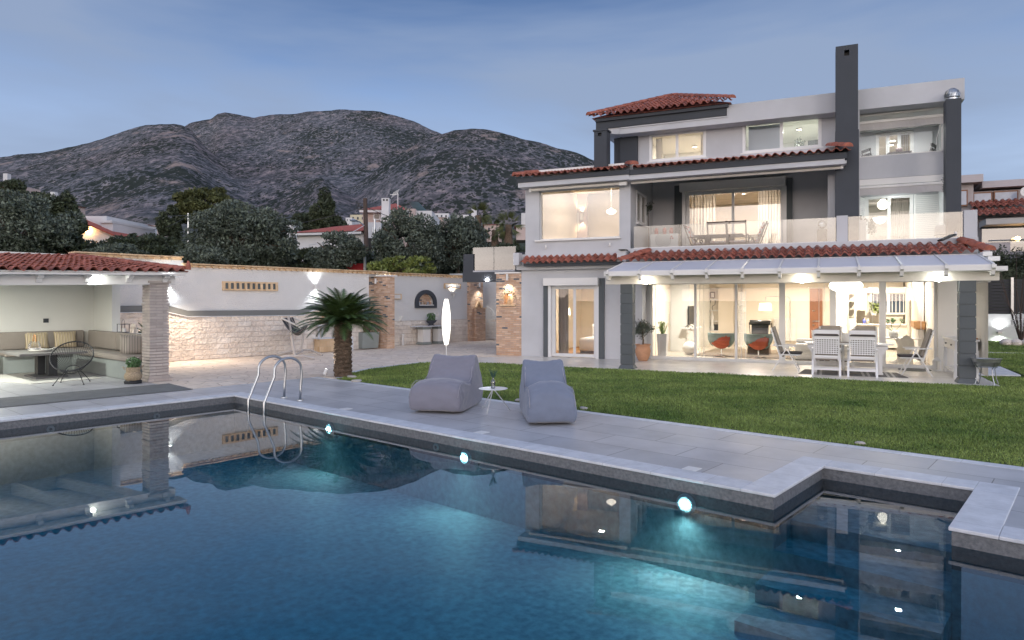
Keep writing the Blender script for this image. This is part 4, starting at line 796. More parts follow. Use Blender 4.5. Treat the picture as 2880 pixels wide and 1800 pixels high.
t = thing('serving_tray', 'white woven oval tray with a handle on the charcoal table', 'tray', 'P', (-18.95, 4.9, .61))
b = MB(); b.lathe([(.28, 0), (.33, .05), (.31, .05), (.27, .012), (.001, .012)], (-18.95, 4.9, .61), 24, 1, .75); b.build('tray_body', M['rug'], t, smooth=True); b = MB(); b.tube([(-18.95, 5.13, .66), (-18.95, 5.2, .69), (-18.95, 5.27, .66)], .01, 6); b.build('handle', M['rug'], t)
t = thing('glass_lantern', 'glass jar lantern with a bamboo hoop handle on the tray', 'lantern', 'P', (-19.0, 4.8, .62))
b = MB(); b.lathe([(.11, 0), (.13, .03), (.12, .16), (.08, .2), (.1, .22)], (-19.0, 4.8, .625), 18); b.build('jar', M['glass'], t, smooth=True)
b = MB(); b.tube([(-19.0 + .1 * math.cos(a), 4.8, .84 + .16 * math.sin(a)) for a in [math.pi * k / 10 for k in range(11)]], .014, 8); b.build('handle', M['wood'], t); b = MB(); b.lathe([(.09, 0), (.09, .06), (.001, .065)], (-19.0, 4.8, .63), 14); b.build('candle', M['white'], t)
# rope chair
def rope_chair():
    t = thing('rope_chair', 'round black rope lounge chair on thin bent steel legs', 'chair', 'P', (-16.95, 4.97, 0), R(62), local=True)
    c = Vector((0, 0, .60)); tilt = R(40); ring = []
    for k in range(41):
        a = 2 * math.pi * k / 40; x, y = .40 * math.cos(a), .46 * math.sin(a); ring.append(Vector((x, y * math.cos(tilt) - 0.0, .60 + y * math.sin(tilt))))
    b = MB(); b.tube(ring, .014, 8, False); b.build('ring', M['black'], t)
    hub = Vector((0, .10, .30)); b = MB()
    for k in range(46):
        a = 2 * math.pi * k / 46; p = Vector((.40 * math.cos(a), .46 * math.sin(a) * math.cos(tilt), .60 + .46 * math.sin(a) * math.sin(tilt))); q = Vector((.13 * math.cos(a), .06 + .13 * math.sin(a) * math.cos(tilt), .30 + .13 * math.sin(a) * math.sin(tilt)))
        mid = p.lerp(q, .55) + Vector((0, .02, -.03)); b.tube([p, mid, q], .0042, 4, False)
    b.tube([(.13 * math.cos(2 * math.pi * k / 24), .06 + .13 * math.sin(2 * math.pi * k / 24) * math.cos(tilt), .30 + .13 * math.sin(2 * math.pi * k / 24) * math.sin(tilt)) for k in range(25)], .009, 6, False); b.build('cords', M['black'], t)
    for sx_, sy_ in ((-1, -1), (1, -1), (-1, 1), (1, 1)):
        b = MB(); b.tube([(sx_ * .1, .05 + sy_ * .08, .29), (sx_ * .2, .03 + sy_ * .2, .16), (sx_ * .28, sy_ * .32, .01)], .009, 6); b.lathe([(.018, 0), (.018, .015)], (sx_ * .28, sy_ * .32, 0), 8); b.build('leg', M['black'], t)
rope_chair()
# basket planter, ledge items, crate
t = thing('basket_planter', 'woven seagrass belly basket with white daisies beside the brick column', 'planter', 'P', (-16.0, 5.86, 0))
b = MB(); pr = []
for k in range(22):
    z = .07 + k * .0135; pr.append((.135 + .04 * math.sin(math.pi * min(1, k / 13)) + (.006 if k % 2 else 0), z))
b.lathe(pr, (-16.0, 5.86, 0), 22); b.tube([(-16.0, 5.70, .3), (-16.0, 5.64, .38), (-16.0, 5.70, .36)], .01, 6); b.tube([(-16.0, 6.02, .3), (-16.0, 6.08, .38), (-16.0, 6.02, .36)], .01, 6); b.build('basket', pm('seagrass', (.34, .27, .18), .9, .35, 40, 60, .8), t)
b = MB(); b.lathe([(.18, 0), (.19, .05), (.16, .07)], (-16.0, 5.86, 0), 8); b.build('plinth', M['black'], t)
b = MB(); tuft(b, (-16.0, 5.86, .44), 420, .15, .06, random.Random(8), .7); b.build('foliage', M['plant'], t); b = MB(); tuft(b, (-16.0, 5.86, .50), 46, .13, .035, random.Random(9), .6); b.build('flowers', M['white'], t)
t = thing('candle_lantern', 'black framed square lantern with candles on the bench ledge', 'lantern', 'P', (-19.25, 6.8, .98))
b = MB()
for x in (-19.40, -19.10):
    for y in (6.72, 6.9): b.bar((x, y, .98), (x, y, 1.2), .012)
b.box(-19.41, -19.09, 6.71, 6.91, .98, .995); b.wall(-19.41, -19.09, 1.19, 1.2, 6.71, 6.91); b.tube([(-19.25 + .1 * math.cos(a), 6.81, 1.2 + .12 * math.sin(a)) for a in [math.pi * k / 8 for k in range(9)]], .004, 5); b.build('frame', M['black'], t)
b = MB(); b.lathe([(.05, 0), (.05, .1), (.001, .1)], (-19.256, 6.81, .995), 12); b.lathe([(.04, 0), (.04, .08), (.001, .08)], (-19.19, 6.81, .995), 12); b.build('candle', M['white'], t)
t = thing('stone_bear', 'small stone bear figure on the ledge by the brick column', 'figurine', 'P', (-18.55, 6.82, .98))
b = MB(); b.ball((-18.57, 6.82, 1.14), .1, .07, .09, 14, 10); b.ball((-18.45, 6.80, 1.17), .06, .05, .055, 12, 8); b.ball((-18.40, 6.79, 1.155), .025, .022, .02, 8, 6); b.ball((-18.46, 6.76, 1.225), .016); b.ball((-18.46, 6.84, 1.225), .016)
for x in (-18.64, -18.50):
    for y in (6.78, 6.86): b.lathe([(.03, 0), (.028, .1)], (x, y, .98), 8)
b.build('figure', M['stone'], t)
t = thing('leafy_plant', 'small sago plant in a pot behind the bench ledge', 'plant', 'P', (-19.3, 7.3, 0)); b = MB(); b.lathe([(.15, 0), (.2, .7), (.001, .7)], (-19.3, 7.45, 0), 14); b.build('pot', M['dark'], t); b = MB(); frond_cluster(b, (-19.3, 7.45, .8), 22, .6, 1.4, .9, .12, 12); b.build('crown', M['cycad'], t)
t = thing('timber_crate', 'rustic timber crate on castors at the bench end', 'crate', 'P', (-20.4, 4.2, 0)); b = MB(); 
for k in range(3): b.box(-20.8, -20.3, 3.85, 4.36, .06 + k * .12, .165 + k * .12)
b.build('boards', M['tanbrick'], t); b = MB(); b.box(-20.32, -20.28, 4.32, 4.37, .06, .42); b.ball((-20.33, 4.3, .03), .03); b.build('castor', M['black'], t)
b = MB(); b.lathe([(.09, 0), (.13, .06), (.11, .14), (.09, .15)], (-20.45, 4.2, .42), 16); o = b.top('pumpkin_pot', M['pot'], 'P', (-20.45, 4.2, .42), 'round dark orange pot on the timber crate', 'pot', smooth=True)
# ================================================================ HOUSE (frame H)
def hthing(name, label, cat, at, **k): return thing(name, label, cat, 'H', at, **k)
ho = hthing('villa', 'large modern villa with tiled eaves, charcoal chimneys and glazed balconies', 'villa', (-3, 20.4, 0))
BK = 29.6
def pieces(name, m, parent, boxes, bevel=0):
    for q in boxes: b = MB(); b.box(*q); b.build(name, m, parent, bevel=bevel)
# ground floor shell
b = MB(); b.wall(-9.05, -5.05, 0, 3.3, 20.43, 20.73, [(-8.02, -6.48, 0, 2.27)]); b.box(-9.05, -8.75, 20.73, BK, 0, 3.3); b.box(-5.35, -5.05, 20.73, 21.2, 0, 3.3)
b.build('ground_wall', M['wall'], ho)
b = MB(); b.box(-5.05, -4.94, 21.0, 21.3, 0, 3.01); b.box(-4.94, 2.66, 21.02, 21.3, 2.36, 3.01); b.build('glazing_lintel', M['wall'], ho)
b = MB(); b.box(2.66, 3.2, 20.9, BK, 0, 3.01); b.build('end_wall', M['cream'], ho)
b = MB(); b.box(-8.75, 2.7, BK, BK + .3, 0, 7.2) ; b.build('rear_wall', M['wall'], ho)
pieces('floor_slab', M['white'], ho, [(-9.05, -5.38, 20.74, BK, 3.3, 3.42), (-5.38, 3.2, 23.2, BK, 3.3, 3.42), (-5.38, 3.2, 20.29, 23.2, 3.02, 3.12)])
# band + left tile strip
b = MB(); b.box(-9.15, -5.45, 20.25, 20.427, 2.80, 3.3); b.box(-9.15, -8.95, 20.0, 20.25, 2.95, 3.34); b.build('eave_band', M['wall'], ho)
b = MB(); b.box(-8.78, -5.5, 19.98, 20.25, 2.90, 2.985); b.build('eave_underside', M['dark'], ho)
b = MB(); tiles(b, (-8.85, 19.86, 2.99), (1, 0, 0), (0, .45, .24), 3.35, .5, per=.215, course=.30); b.build('eave_tiles', M['terra'], ho)
# pergola-side tile strip below balcony
b = MB(); tiles(b, (-5.2, 19.02, 2.93), (1, 0, 0), (0, .9, .27), 8.55, .95, per=.215, course=.31, h=.068); b.build('lower_tiles', M['terra'], ho)
b = MB(); ridge(b, (-5.25, 19.05, 2.98), (-4.75, 19.95, 3.27), .13, .3); b.build('hip_tiles', M['terra'], ho)
b = MB(); ridge(b, (3.45, 19.05, 2.98), (3.05, 19.95, 3.28), .14, .3); b.build('hip_tiles', M['terra'], ho)
b = MB(); b.box(-5.3, 3.35, 19.05, 20.0, 2.80, 2.9); b.build('eave_board', M['white'], ho)
# balcony parapet
b = MB(); b.box(-5.3, 3.40, 19.98, 20.28, 2.9, 3.36); b.build('balcony_edge', M['wall'], ho)
pieces('balcony_pier', M['wall'], ho, [(0.26, 0.53, 20.1, 20.35, 3.36, 4.06), (3.12, 3.40, 20.1, 21.4, 3.36, 4.05)])
for k, (a, c_) in enumerate(((-5.24, -3.88), (-3.865, -2.50), (-2.485, -1.1), (-1.085, .25), (.54, 3.11))):
    b = MB(); b.box(a, c_, 20.18, 20.195, 3.39, 4.03); b.build('balustrade_glass', M['glassb'], ho)
pieces('glass_rail', M['white'], ho, [(-5.24, .25, 20.14, 20.24, 3.36, 3.39), (.54, 3.11, 20.14, 20.24, 3.36, 3.39)])
# upper left unit with picture window
b = MB(); b.wall(-8.85, -5.38, 3.3, 5.5, 20.3, 20.55, [(-8.36, -5.72, 3.75, 5.32)]); b.box(-8.85, -8.6, 20.55, BK, 3.3, 5.7)
b.wall(20.55, 23.2, 3.3, 5.9, -5.63, -5.38, [(21.0, 22.3, 4.25, 5.25)], axis='y'); b.build('upper_wall', M['wall'], ho)
# first floor back wall with sliding doors
b = MB(); b.wall(-5.38, .3, 3.13, 5.9, 23.2, 23.45, [(-4.25, -1.2, 3.45, 5.42)]); b.build('balcony_back_wall', M['wall'], ho)
b = MB(); b.box(.05, .3, 20.85, 23.2, 3.3, 5.9); b.build('side_wall', M['wall'], ho)
b = MB(); b.box(-8.85, .3, 20.55, BK, 5.9, 6.0); b.box(-5.38, .5, 20.0, 20.55, 5.42, 5.5); b.build('upper_slab', M['wall'], ho)
# first eave: fascia, gutter board, tiles
b = MB(); b.box(-8.9, -5.3, 19.82, 20.29, 5.40, 5.545); b.box(-5.3, .45, 19.84, 20.3, 5.385, 5.52); b.build('white_fascia', M['wall'], ho)
b = MB(); b.box(-8.93, -5.27, 19.78, 20.3, 5.55, 5.69); b.box(-5.27, .50, 19.80, 20.55, 5.525, 5.68); b.build('dark_fascia', M['dark'], ho)
b = MB(); tiles(b, (-9.02, 19.66, 5.72), (1, 0, 0), (0, .8, .17), 3.6, .85, per=.215, course=.30); b.build('upper_eave_tiles', M['terra'], ho)
b = MB(); tiles(b, (-5.15, 19.66, 5.70), (1, 0, 0), (0, .9, .16), 5.75, 1.75, per=.215, course=.30); b.build('upper_eave_tiles', M['terra'], ho)
b = MB(); pass
for q in (((-8.98, 19.72, 5.78), (-8.5, 20.4, 5.95)), ((-5.1, 19.68, 5.8), (-5.5, 20.5, 6.0)), ((.52, 19.7, 5.8), (.1, 20.5, 6.02))): b = MB(); ridge(b, *q, .125, .3); b.build('hip_tiles', M['terra'], ho)
b = MB(); b.box(-8.6, -5.6, 20.4, 20.7, 5.75, 6.02); b.build('flat_upstand', M['white'], ho)
# second floor: wall, windows, parapet and eaves scaled about the camera to sit deeper
b = MB(); b.wall(-5.43, .85, 5.95, 7.15, 21.4, 21.65, [(-5.04, -3.33, 6.20, 7.03), (-2.24, -.13, 6.21, 7.07)]); b.box(-6.3, -5.43, 21.9, BK, 5.95, 7.15); b.build('top_wall', M['wall'], ho)
b = MB(); b.box(-5.98, -5.42, 21.3, 21.9, 5.9, 7.06); b.box(-6.24, -5.98, 21.5, 21.9, 5.9, 7.06); b.build('dark_corner', M['dark'], ho)
b = MB(); b.add([(-6.61, 20.85, 7.14), (-5.87, 20.85, 7.02), (3.25, 20.85, 7.0), (3.25, 20.85, 7.55), (-6.61, 20.85, 7.55), (-6.61, 21.39, 7.14), (-5.87, 21.39, 7.02), (3.25, 21.39, 7.0), (3.25, 21.39, 7.55), (-6.61, 21.39, 7.55)], [(0, 1, 2, 3, 4), (9, 8, 7, 6, 5), (0, 5, 6, 1), (1, 6, 7, 2), (2, 7, 8, 3), (3, 8, 9, 4), (4, 9, 5, 0)]); b.build('parapet', M['wall'], ho); b = MB(); b.box(-6.58, 3.22, 21.395, BK, 7.18, 7.5); b.build('flat_roof', M['wall'], ho)
b = MB(); b.box(-5.9, -2.6, 20.82, 20.845, 7.19, 7.22); b.box(-2.63, -2.6, 20.82, 20.845, 7.22, 7.54); b.box(-5.9, -5.87, 20.82, 20.845, 7.03, 7.22); b.build('parapet_moulding', M['wall'], ho)
b = MB(); b.slab([(-6.63, 7.24), (-2.64, 7.24), (-2.64, 7.54), (-6.63, 7.54)], 1, 20.80, 20.84); b.slab([(-6.63, 7.46), (-2.58, 7.46), (-2.58, 7.57), (-6.63, 7.57)], 1, 20.72, 20.80); b.build('dark_fascia', M['dark'], ho)
# hip roof
apx, apy, apz = -4.87, 24.0, 8.95
ux = Vector((0, apy - 20.58, apz - 7.60)); Lr = ux.length
b = MB(); tiles(b, (-6.8, 20.58, 7.60), (1, 0, 0), ux, 4.35, Lr, lambda s, t_: (s > t_ / Lr * 1.93 - .08) and (s < 4.35 - t_ / Lr * 2.42 + .08), per=.215, course=.33, h=.07); b.build('hip_roof_tiles', M['terra'], ho)
b = MB(); b.add([(-6.72, 20.65, 7.56), (-2.5, 20.65, 7.56), (-2.5, 27.4, 7.56), (-6.72, 27.4, 7.56), (apx, apy, apz - .06)], [(0, 1, 4), (1, 2, 4), (2, 3, 4), (3, 0, 4), (3, 2, 1, 0)]); b.build('roof_core', M['terra'], ho)
for q in (((-6.78, 20.55, 7.66), (apx, apy, apz + .02)), ((-2.46, 20.55, 7.66), (apx, apy, apz + .02))): b = MB(); ridge(b, *q, .11, .4); b.build('hip_tiles', M['terra'], ho)
# chimneys
b = MB(); b.wall(-6.5, -6.1, 5.75, 7.02, 20.2, 20.6, [(-6.38, -6.26, 6.86, 6.97)]); b.box(-6.53, -6.07, 20.17, 20.63, 7.02, 7.07); c_ = b.build('small_chimney', M['dark'], ho)
b = MB(); b.box(-6.37, -6.27, 20.3, 20.32, 6.86, 6.97); b.build('flue_hole', M['black'], c_)
zc = lambda z: 1.8 + (z - 1.8) * 20.32 / 21.2  # tall chimney and flue pillar scaled about the camera to a nearer depth
b = MB(); b.wall(.24, .78, zc(6.55), zc(8.93), 20.32, 20.84, [(.45, .57, zc(8.64), zc(8.80))]); b.box(.23, .80, 20.30, 20.85, 3.36, zc(6.55)); c_ = b.build('tall_chimney', M['dark'], ho)
b = MB(); b.box(.44, .58, 20.5, 20.52, zc(8.63), zc(8.81)); b.build('flue_hole', M['black'], c_)
b = MB(); b.box(2.78, 3.11, 20.4, 20.82, 3.36, 6.93); p_ = b.build('flue_pillar', M['dark'], ho)
b = MB(); b.lathe([(.13, 7.16), (.13, 7.22), (.16, 7.24), (.155, 7.34), (.12, 7.42), (.04, 7.46), (.001, 7.465)], (2.94, 20.6, -.23), 22)
for k in range(16):
    a = 2 * math.pi * k / 16; pts = [(2.94 + r_ * math.cos(a + tw), 20.6 + r_ * math.sin(a + tw), z - .23) for r_, z, tw in ((.165, 7.24, 0), (.175, 7.31, .25), (.14, 7.40, .5), (.05, 7.465, .7))]; b.tube(pts, .009, 4, False)
b.build('turbine_cowl', M['metal'], p_)
# loggias
b = MB(); b.box(.84, 2.92, 21.6, 21.8, 5.22, 5.84); b.build('loggia_parapet', M['wall'], ho)
b = MB(); b.box(.84, 2.92, 21.58, 21.85, 5.04, 5.21); b.build('loggia_beam', M['white'], ho)
pieces('loggia_slab', M['white'], ho, [(.84, 3.2, 21.8, 23.4, 5.2, 5.3), (.84, 3.15, 21.4, 23.4, 6.94, 6.99)])
b = MB(); b.wall(.84, 3.2, 5.3, 7.0, 23.4, 23.6, [(1.38, 2.37, 5.3, 6.88)]); b.wall(.84, 3.2, 3.42, 5.2, 23.4, 23.6, [(1.1, 2.36, 3.42, 4.96)]); b.box(3.0, 3.2, 21.3, 23.4, 3.3, 7.0); b.box(3.0, 3.2, 23.6, BK, 3.3, 7.0); b.build('loggia_wall', M['wall'], ho)
b = MB(); b.box(.3, .84, 20.86, 23.6, 3.3, 7.0); b.build('loggia_side', M['wall'], ho)
b = MB(); b.box(.86, 2.85, 21.66, 21.675, 5.87, 6.42); b.build('balustrade_glass', M['glassb2'] if 'glassb2' in M else M['glass'], ho)
b = MB(); b.box(.86, 2.95, 21.62, 21.72, 5.84, 5.87); b.box(2.84, 2.9, 21.3, 21.7, 5.84, 6.5); b.build('glass_rail', M['white'], ho)
# ---------------- windows and doors
def win(name, u0, u1, z0, z1, v, panes, fw=.06, glass='glass', sill=True, depth=.09, mull=None, track=True):
    b = MB(); b.box(u0, u1, v, v + depth, z0, z0 + fw); b.box(u0, u1, v, v + depth, z1 - fw, z1); b.box(u0, u0 + fw, v, v + depth, z0 + fw, z1 - fw); b.box(u1 - fw, u1, v, v + depth, z0 + fw, z1 - fw)
    fo = b.build(name, M['pvc'], ho); xs = [u0 + fw * .7] + list(panes) + [u1 - fw * .7]
    for k in range(len(xs) - 1):
        a, c = xs[k], xs[k + 1]; o_ = .02 if k % 2 else .035; b = MB(); s = .045
        vv = v + o_; b.box(a, c, vv, vv + .035, z0 + fw * .6, z0 + fw * .6 + s); b.box(a, c, vv, vv + .035, z1 - fw * .6 - s, z1 - fw * .6); b.box(a, a + s, vv, vv + .035, z0 + fw * .6 + s, z1 - fw * .6 - s); b.box(c - s, c, vv, vv + .035, z0 + fw * .6 + s, z1 - fw * .6 - s); b.build('sash', M['pvc'], fo)
        b = MB(); b.box(a + s, c - s, vv + .012, vv + .02, z0 + fw * .6 + s, z1 - fw * .6 - s); b.build('pane', M[glass], fo)
    if sill: b = MB(); b.box(u0 - .05, u1 + .05, v - .07, v, z0 - .04, z0); b.build('sill', M['white'], ho)
    return fo
# living room glazing: five bays
bays = [(-4.9, -3.62), (-3.56, -2.42), (-2.36, -1.2), (-1.05, .12), (.22, 1.32), (1.45, 2.60)]
b = MB(); b.box(-4.96, 2.66, 21.04, 21.13, 0.0, .09); b.box(-4.96, 2.66, 21.04, 21.13, 2.30, 2.36)
for u in (-4.96, -3.62, -2.44, -1.22, .10, 1.32, 2.60): b.box(u, u + (.16 if u in (-1.22, .10, 1.32) else .07), 21.05, 21.12, .09, 2.30)
fo = b.build('sliding_glazing', M['pvc'], ho)
for a, c in bays:
    b = MB(); b.box(a, c, 21.09, 21.1, .09, 2.3); b.build('pane', M['glass'], fo)
b = MB()
for a, c in bays:
    b.box(a, c, 21.082, 21.09, 2.16, 2.17)
    for q in ((a + .10, a + .22) if a < 0 and a != -1.05 else (c - .16, c - .30)): b.box(q, q + .011, 21.082, 21.09, .09, 2.3)
b.build('glazing_bars', M['pvc'], fo)
# bedroom french door with shutter box and charcoal reveals
win('french_door', -8.0, -6.5, .02, 2.27, 20.5, [-7.25], .09, sill=False)
b = MB(); b.box(-8.2, -6.38, 20.2, 20.43, 2.28, 2.52); b.build('shutter_box', M['white'], ho, bevel=.01)
pieces('dark_reveal', M['darklit'], ho, [(-8.25, -8.10, 20.36, 20.45, 0, 2.45), (-6.40, -6.23, 20.36, 20.45, 0, 2.5)])
pieces('door_jamb', M['pvc'], ho, [(-8.10, -8.0, 20.38, 20.5, 0, 2.28), (-6.5, -6.40, 20.38, 20.5, 0, 2.28)])
# upper openings
b = MB(); b.box(-8.36, -8.33, 20.38, 20.5, 3.75, 5.32); b.box(-5.75, -5.72, 20.38, 20.5, 3.75, 5.32); b.box(-8.33, -5.75, 20.38, 20.5, 3.75, 3.78); b.box(-8.33, -5.75, 20.38, 20.5, 5.29, 5.32); pwn = b.build('picture_window', M['pvc'], ho)
b = MB(); b.box(-8.33, -5.75, 20.43, 20.44, 3.78, 5.29); b.build('pane', M['glassr'], pwn)
b = MB(); b.box(-8.5, -5.68, 20.22, 20.3, 3.70, 3.745); b.build('sill', M['white'], ho)
win('sliding_door', -4.25, -1.2, 3.45, 5.42, 23.22, [-2.75], .08, 'glassr', False)
b = MB(); b.box(-4.42, -1.14, 22.9, 23.2, 5.42, 5.70); b.build('shutter_box', M['white'], ho, bevel=.012)
pieces('dark_reveal', M['darklit'], ho, [(-4.62, -4.36, 23.1, 23.22, 3.42, 5.66), (-1.12, -.95, 23.1, 23.22, 3.42, 5.66)])
pieces('door_jamb', M['pvc'], ho, [(-4.36, -4.25, 23.08, 23.22, 3.42, 5.42), (-1.2, -1.12, 23.08, 23.22, 3.42, 5.42)])
win('window', -5.06, -3.32, 6.18, 7.04, 21.38, [-4.2], .06)
win('window', -2.26, -.11, 6.19, 7.09, 21.38, [-1.18], .06)
win('loggia_door', 1.38, 2.37, 5.31, 6.86, 23.42, [1.7, 2.0], .06, 'glass', False)
win('loggia_door', 1.1, 2.36, 3.43, 4.96, 23.42, [1.73], .06, 'glass', False)
# side window of the unit (plane u)
b = MB(); b.wall(21.0, 22.3, 4.25, 5.25, -5.45, -5.36, [(21.08, 21.6, 4.33, 5.17), (21.68, 22.22, 4.33, 5.17)], axis='y'); fo = b.build('side_window', M['pvc'], ho)
b = MB(); b.box(-5.43, -5.42, 21.08, 21.6, 4.33, 5.17); b.box(-5.43, -5.42, 21.68, 22.22, 4.33, 5.17); b.build('pane', M['glassr'], fo); b = MB(); b.box(-5.38, -5.28, 20.95, 22.35, 4.2, 4.25); b.build('sill', M['white'], ho)
# louvred shutters of the lower loggia
def shutter(u0, v0, u1, v1, label=None):
    b = MB(); z0, z1 = 3.45, 4.94; A, B = Vector((u0, v0, 0)), Vector((u1, v1, 0)); d = (B - A).normalized(); L_ = (B - A).length
    for s in (0, L_): p = A + d * s; b.bar((p.x, p.y, z0), (p.x, p.y, z1), .05)
    for k in range(26): z = z0 + .05 + k * (z1 - z0 - .1) / 25; b.bar((A.x, A.y, z), (B.x, B.y, z), .012, .045, (0, 0, 1))
    return b.build('louvred_shutter', M['pvc'], ho)
shutter(2.4, 23.3, 3.0, 23.3); shutter(1.08, 23.35, .92, 22.95)
# awnings / blinds rolled
def roll(a, c, v, z, r_=.05, name='rolled_blind', dz=0):
    b = MB(); b.tube([(a, v, z), (c, v, z + dz)], r_, 12); b.build(name, M['cream'], ho, smooth=False)
roll(-8.55, -5.55, 20.05, 5.33, .045); roll(-5.3, .4, 20.12, 5.34, .04)
pieces('blind_bracket', M['white'], ho, [(-5.65, -5.42, 20.0, 20.12, 5.27, 5.38), (-8.6, -8.54, 20.0, 20.1, 5.27, 5.38), (.36, .42, 20.05, 20.2, 5.3, 5.4)])
canv = pm('canvas awning', (.50, .48, .47), .9, .04, 2, 60, .1)
for v_, zt_, (a, c) in ((21.5, 6.83, (.86, 2.86)), (21.5, 5.02, (.86, 2.9))):
    b = MB(); b.box(a, c, v_ - .08, v_ + .02, zt_ - .09, zt_ - .02); b.build('awning_case', M['white'], ho, bevel=.015)
    b = MB(); n = 24
    for k in range(n + 1):
        x = a + (c - a) * k / n; w_ = .012 * math.sin(k * 1.3) ; b.v += [(x, v_ - .06, zt_ - .09), (x, v_ - .10 + w_, zt_ - .29 + .012 * math.sin(k * .7))]
    for k in range(n): b.f.append((2 * k, 2 * k + 1, 2 * k + 3, 2 * k + 2))
    b.build('awning_valance', canv, ho)
b = MB(); b.tube([(2.86, 21.5, 6.75), (2.72, 21.5, 6.2), (2.70, 21.45, 6.0)], .01, 6); b.build('awning_arm', M['white'], ho)
# wall clips, solar lamp etc
for k, (px, py) in enumerate(((1536, 695), (1716, 688))):
    u, z = hv(px, py, 20.3); b = MB(); b.box(u - .02, u + .02, 20.25, 20.3, z - .05, z + .05); b.tube([(u - .04, 20.24, z - .04), (u, 20.22, z - .02), (u + .04, 20.24, z - .04)], .008, 5); b.build('wall_hook', M['white'], ho)
b = MB(); b.box(-5.62, -5.42, 19.85, 20.2, 3.31, 3.34); b.build('sensor_shelf', M['black'], ho)
b = MB(); b.box(-5.7, -5.42, 19.95, 20.43, 2.98, 3.3); b.build('roof_upstand', M['wall'], ho)
t = hthing('solar_floodlight', 'black solar floodlight tilted on the roof tiles at the villa corner', 'floodlight', (2.8, 19.9, 3.2)); b = MB(); b.bar((2.55, 19.6, 3.28), (2.85, 19.75, 3.42), .22, .04); b.build('panel', M['black'], t); b = MB(); b.lathe([(.03, 0), (.03, .12)], (2.9, 19.8, 3.38), 8); b.build('sensor', M['white'], t)
# ================================================================ pergola
pe = hthing('pergola', 'white timber pergola with translucent roof panels on charcoal columns', 'pergola', (-1, 17.83, 0))
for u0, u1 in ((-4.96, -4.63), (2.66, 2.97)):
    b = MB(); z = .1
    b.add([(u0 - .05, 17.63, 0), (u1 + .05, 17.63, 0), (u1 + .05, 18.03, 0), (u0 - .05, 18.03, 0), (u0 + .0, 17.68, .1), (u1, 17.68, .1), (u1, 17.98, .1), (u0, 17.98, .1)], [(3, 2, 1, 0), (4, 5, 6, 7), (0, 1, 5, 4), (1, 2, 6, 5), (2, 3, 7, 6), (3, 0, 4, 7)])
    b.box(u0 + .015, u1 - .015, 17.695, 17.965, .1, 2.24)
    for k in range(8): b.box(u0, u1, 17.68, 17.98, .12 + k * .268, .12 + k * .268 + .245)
    b.build('column', M['darklit'], pe, bevel=.004)
b = MB(); b.box(-5.38, 3.4, 17.74, 17.92, 2.24, 2.46); b.build('beam', M['cream'], pe, bevel=.005)
b = MB(); b.box(-5.32, 3.28, 17.36, 17.42, 2.445, 2.57); b.build('front_board', M['white'], pe, bevel=.004)
b = MB(); b.box(-5.3, 3.3, 18.9, 19.1, 2.6, 2.78); b.build('wall_plate', M['white'], pe)
pan_m = pm('translucent sheet', (.60, .60, .645), .7, .03, 2); nP = 10
us = [-5.22 + 8.44 * k / nP for k in range(nP + 1)]
for k in range(nP):
    b = MB(); a, c = us[k] + .025, us[k + 1] - .025; b.add([(a, 17.38, 2.57), (c, 17.38, 2.57), (c, 19.25, 2.91), (a, 19.25, 2.91), (a, 17.38, 2.585), (c, 17.38, 2.585), (c, 19.25, 2.925), (a, 19.25, 2.925)], [(0, 1, 2, 3), (7, 6, 5, 4), (0, 4, 5, 1), (1, 5, 6, 2), (2, 6, 7, 3), (3, 7, 4, 0)]); b.build('roof_panel', pan_m, pe)
for u in us:
    b = MB(); b.bar((u, 17.34, 2.59), (u, 19.25, 2.935), .04, .02); b.build('panel_strip', M['white'], pe)
    b = MB(); b.add([(x, y, z) for x in (u - .035, u + .035) for y, z in ((17.30, 2.57), (17.30, 2.5), (17.36, 2.46), (17.40, 2.36), (17.47, 2.33), (17.74, 2.46), (19.2, 2.75), (19.2, 2.89))], [tuple(range(8)), tuple(range(15, 7, -1))] + [(i, (i + 1) % 8, (i + 1) % 8 + 8, i + 8) for i in range(8)]); b.build('rafter', M['white'], pe)
b = MB()
for k, (z_, x_) in enumerate(((2.44, 3.45), (2.68, 3.42), (2.82, 3.38))): b.slab([(17.5 + .55 * k, z_), (17.5 + .55 * k, z_ + .1)] + [(18.0 + .5 * k, z_ + .1), (18.0 + .5 * k, z_)], 0, 3.25, x_ + .05)
b.build('side_bracket', M['white'], pe)
b = MB(); b.box(-5.3, 3.2, 19.2, 21.0, 2.62, 2.66); b.build('porch_ceiling', M['white'], ho)
for k, (px, py, lb) in enumerate(((1818, 794, 'glaring pergola lamp above the potted olive tree'), (2256, 791, 'glaring pergola lamp nearest the oval pendant'), (2640, 786, 'glaring pergola lamp beside the charcoal column by the console'))):
    u, z = hv(px, py, 17.7); bracket_lamp('H', (u, 17.74, z), lb, 30, (1, .9, .72) if k < 2 else (1, 1, .9), .055, (0, -1))
# canvas side screen
t = hthing('side_screen', 'cream canvas side blind hanging from the pergola end', 'blind', (3.25, 18.7, 2.2))
b = MB()
for k in range(11):
    v = 18.1 + 1.9 * k / 10
    b.v += [(3.26 + .012 * math.sin(k * 2), v, .12), (3.26, v, 2.22)]
for k in range(10): b.f.append((2 * k, 2 * k + 2, 2 * k + 3, 2 * k + 1))
b.build('canvas', M['cream'], t); b = MB(); b.tube([(3.27, 18.05, 2.24), (3.27, 20.2, 2.24)], .035, 10); b.build('roller', M['white'], t)
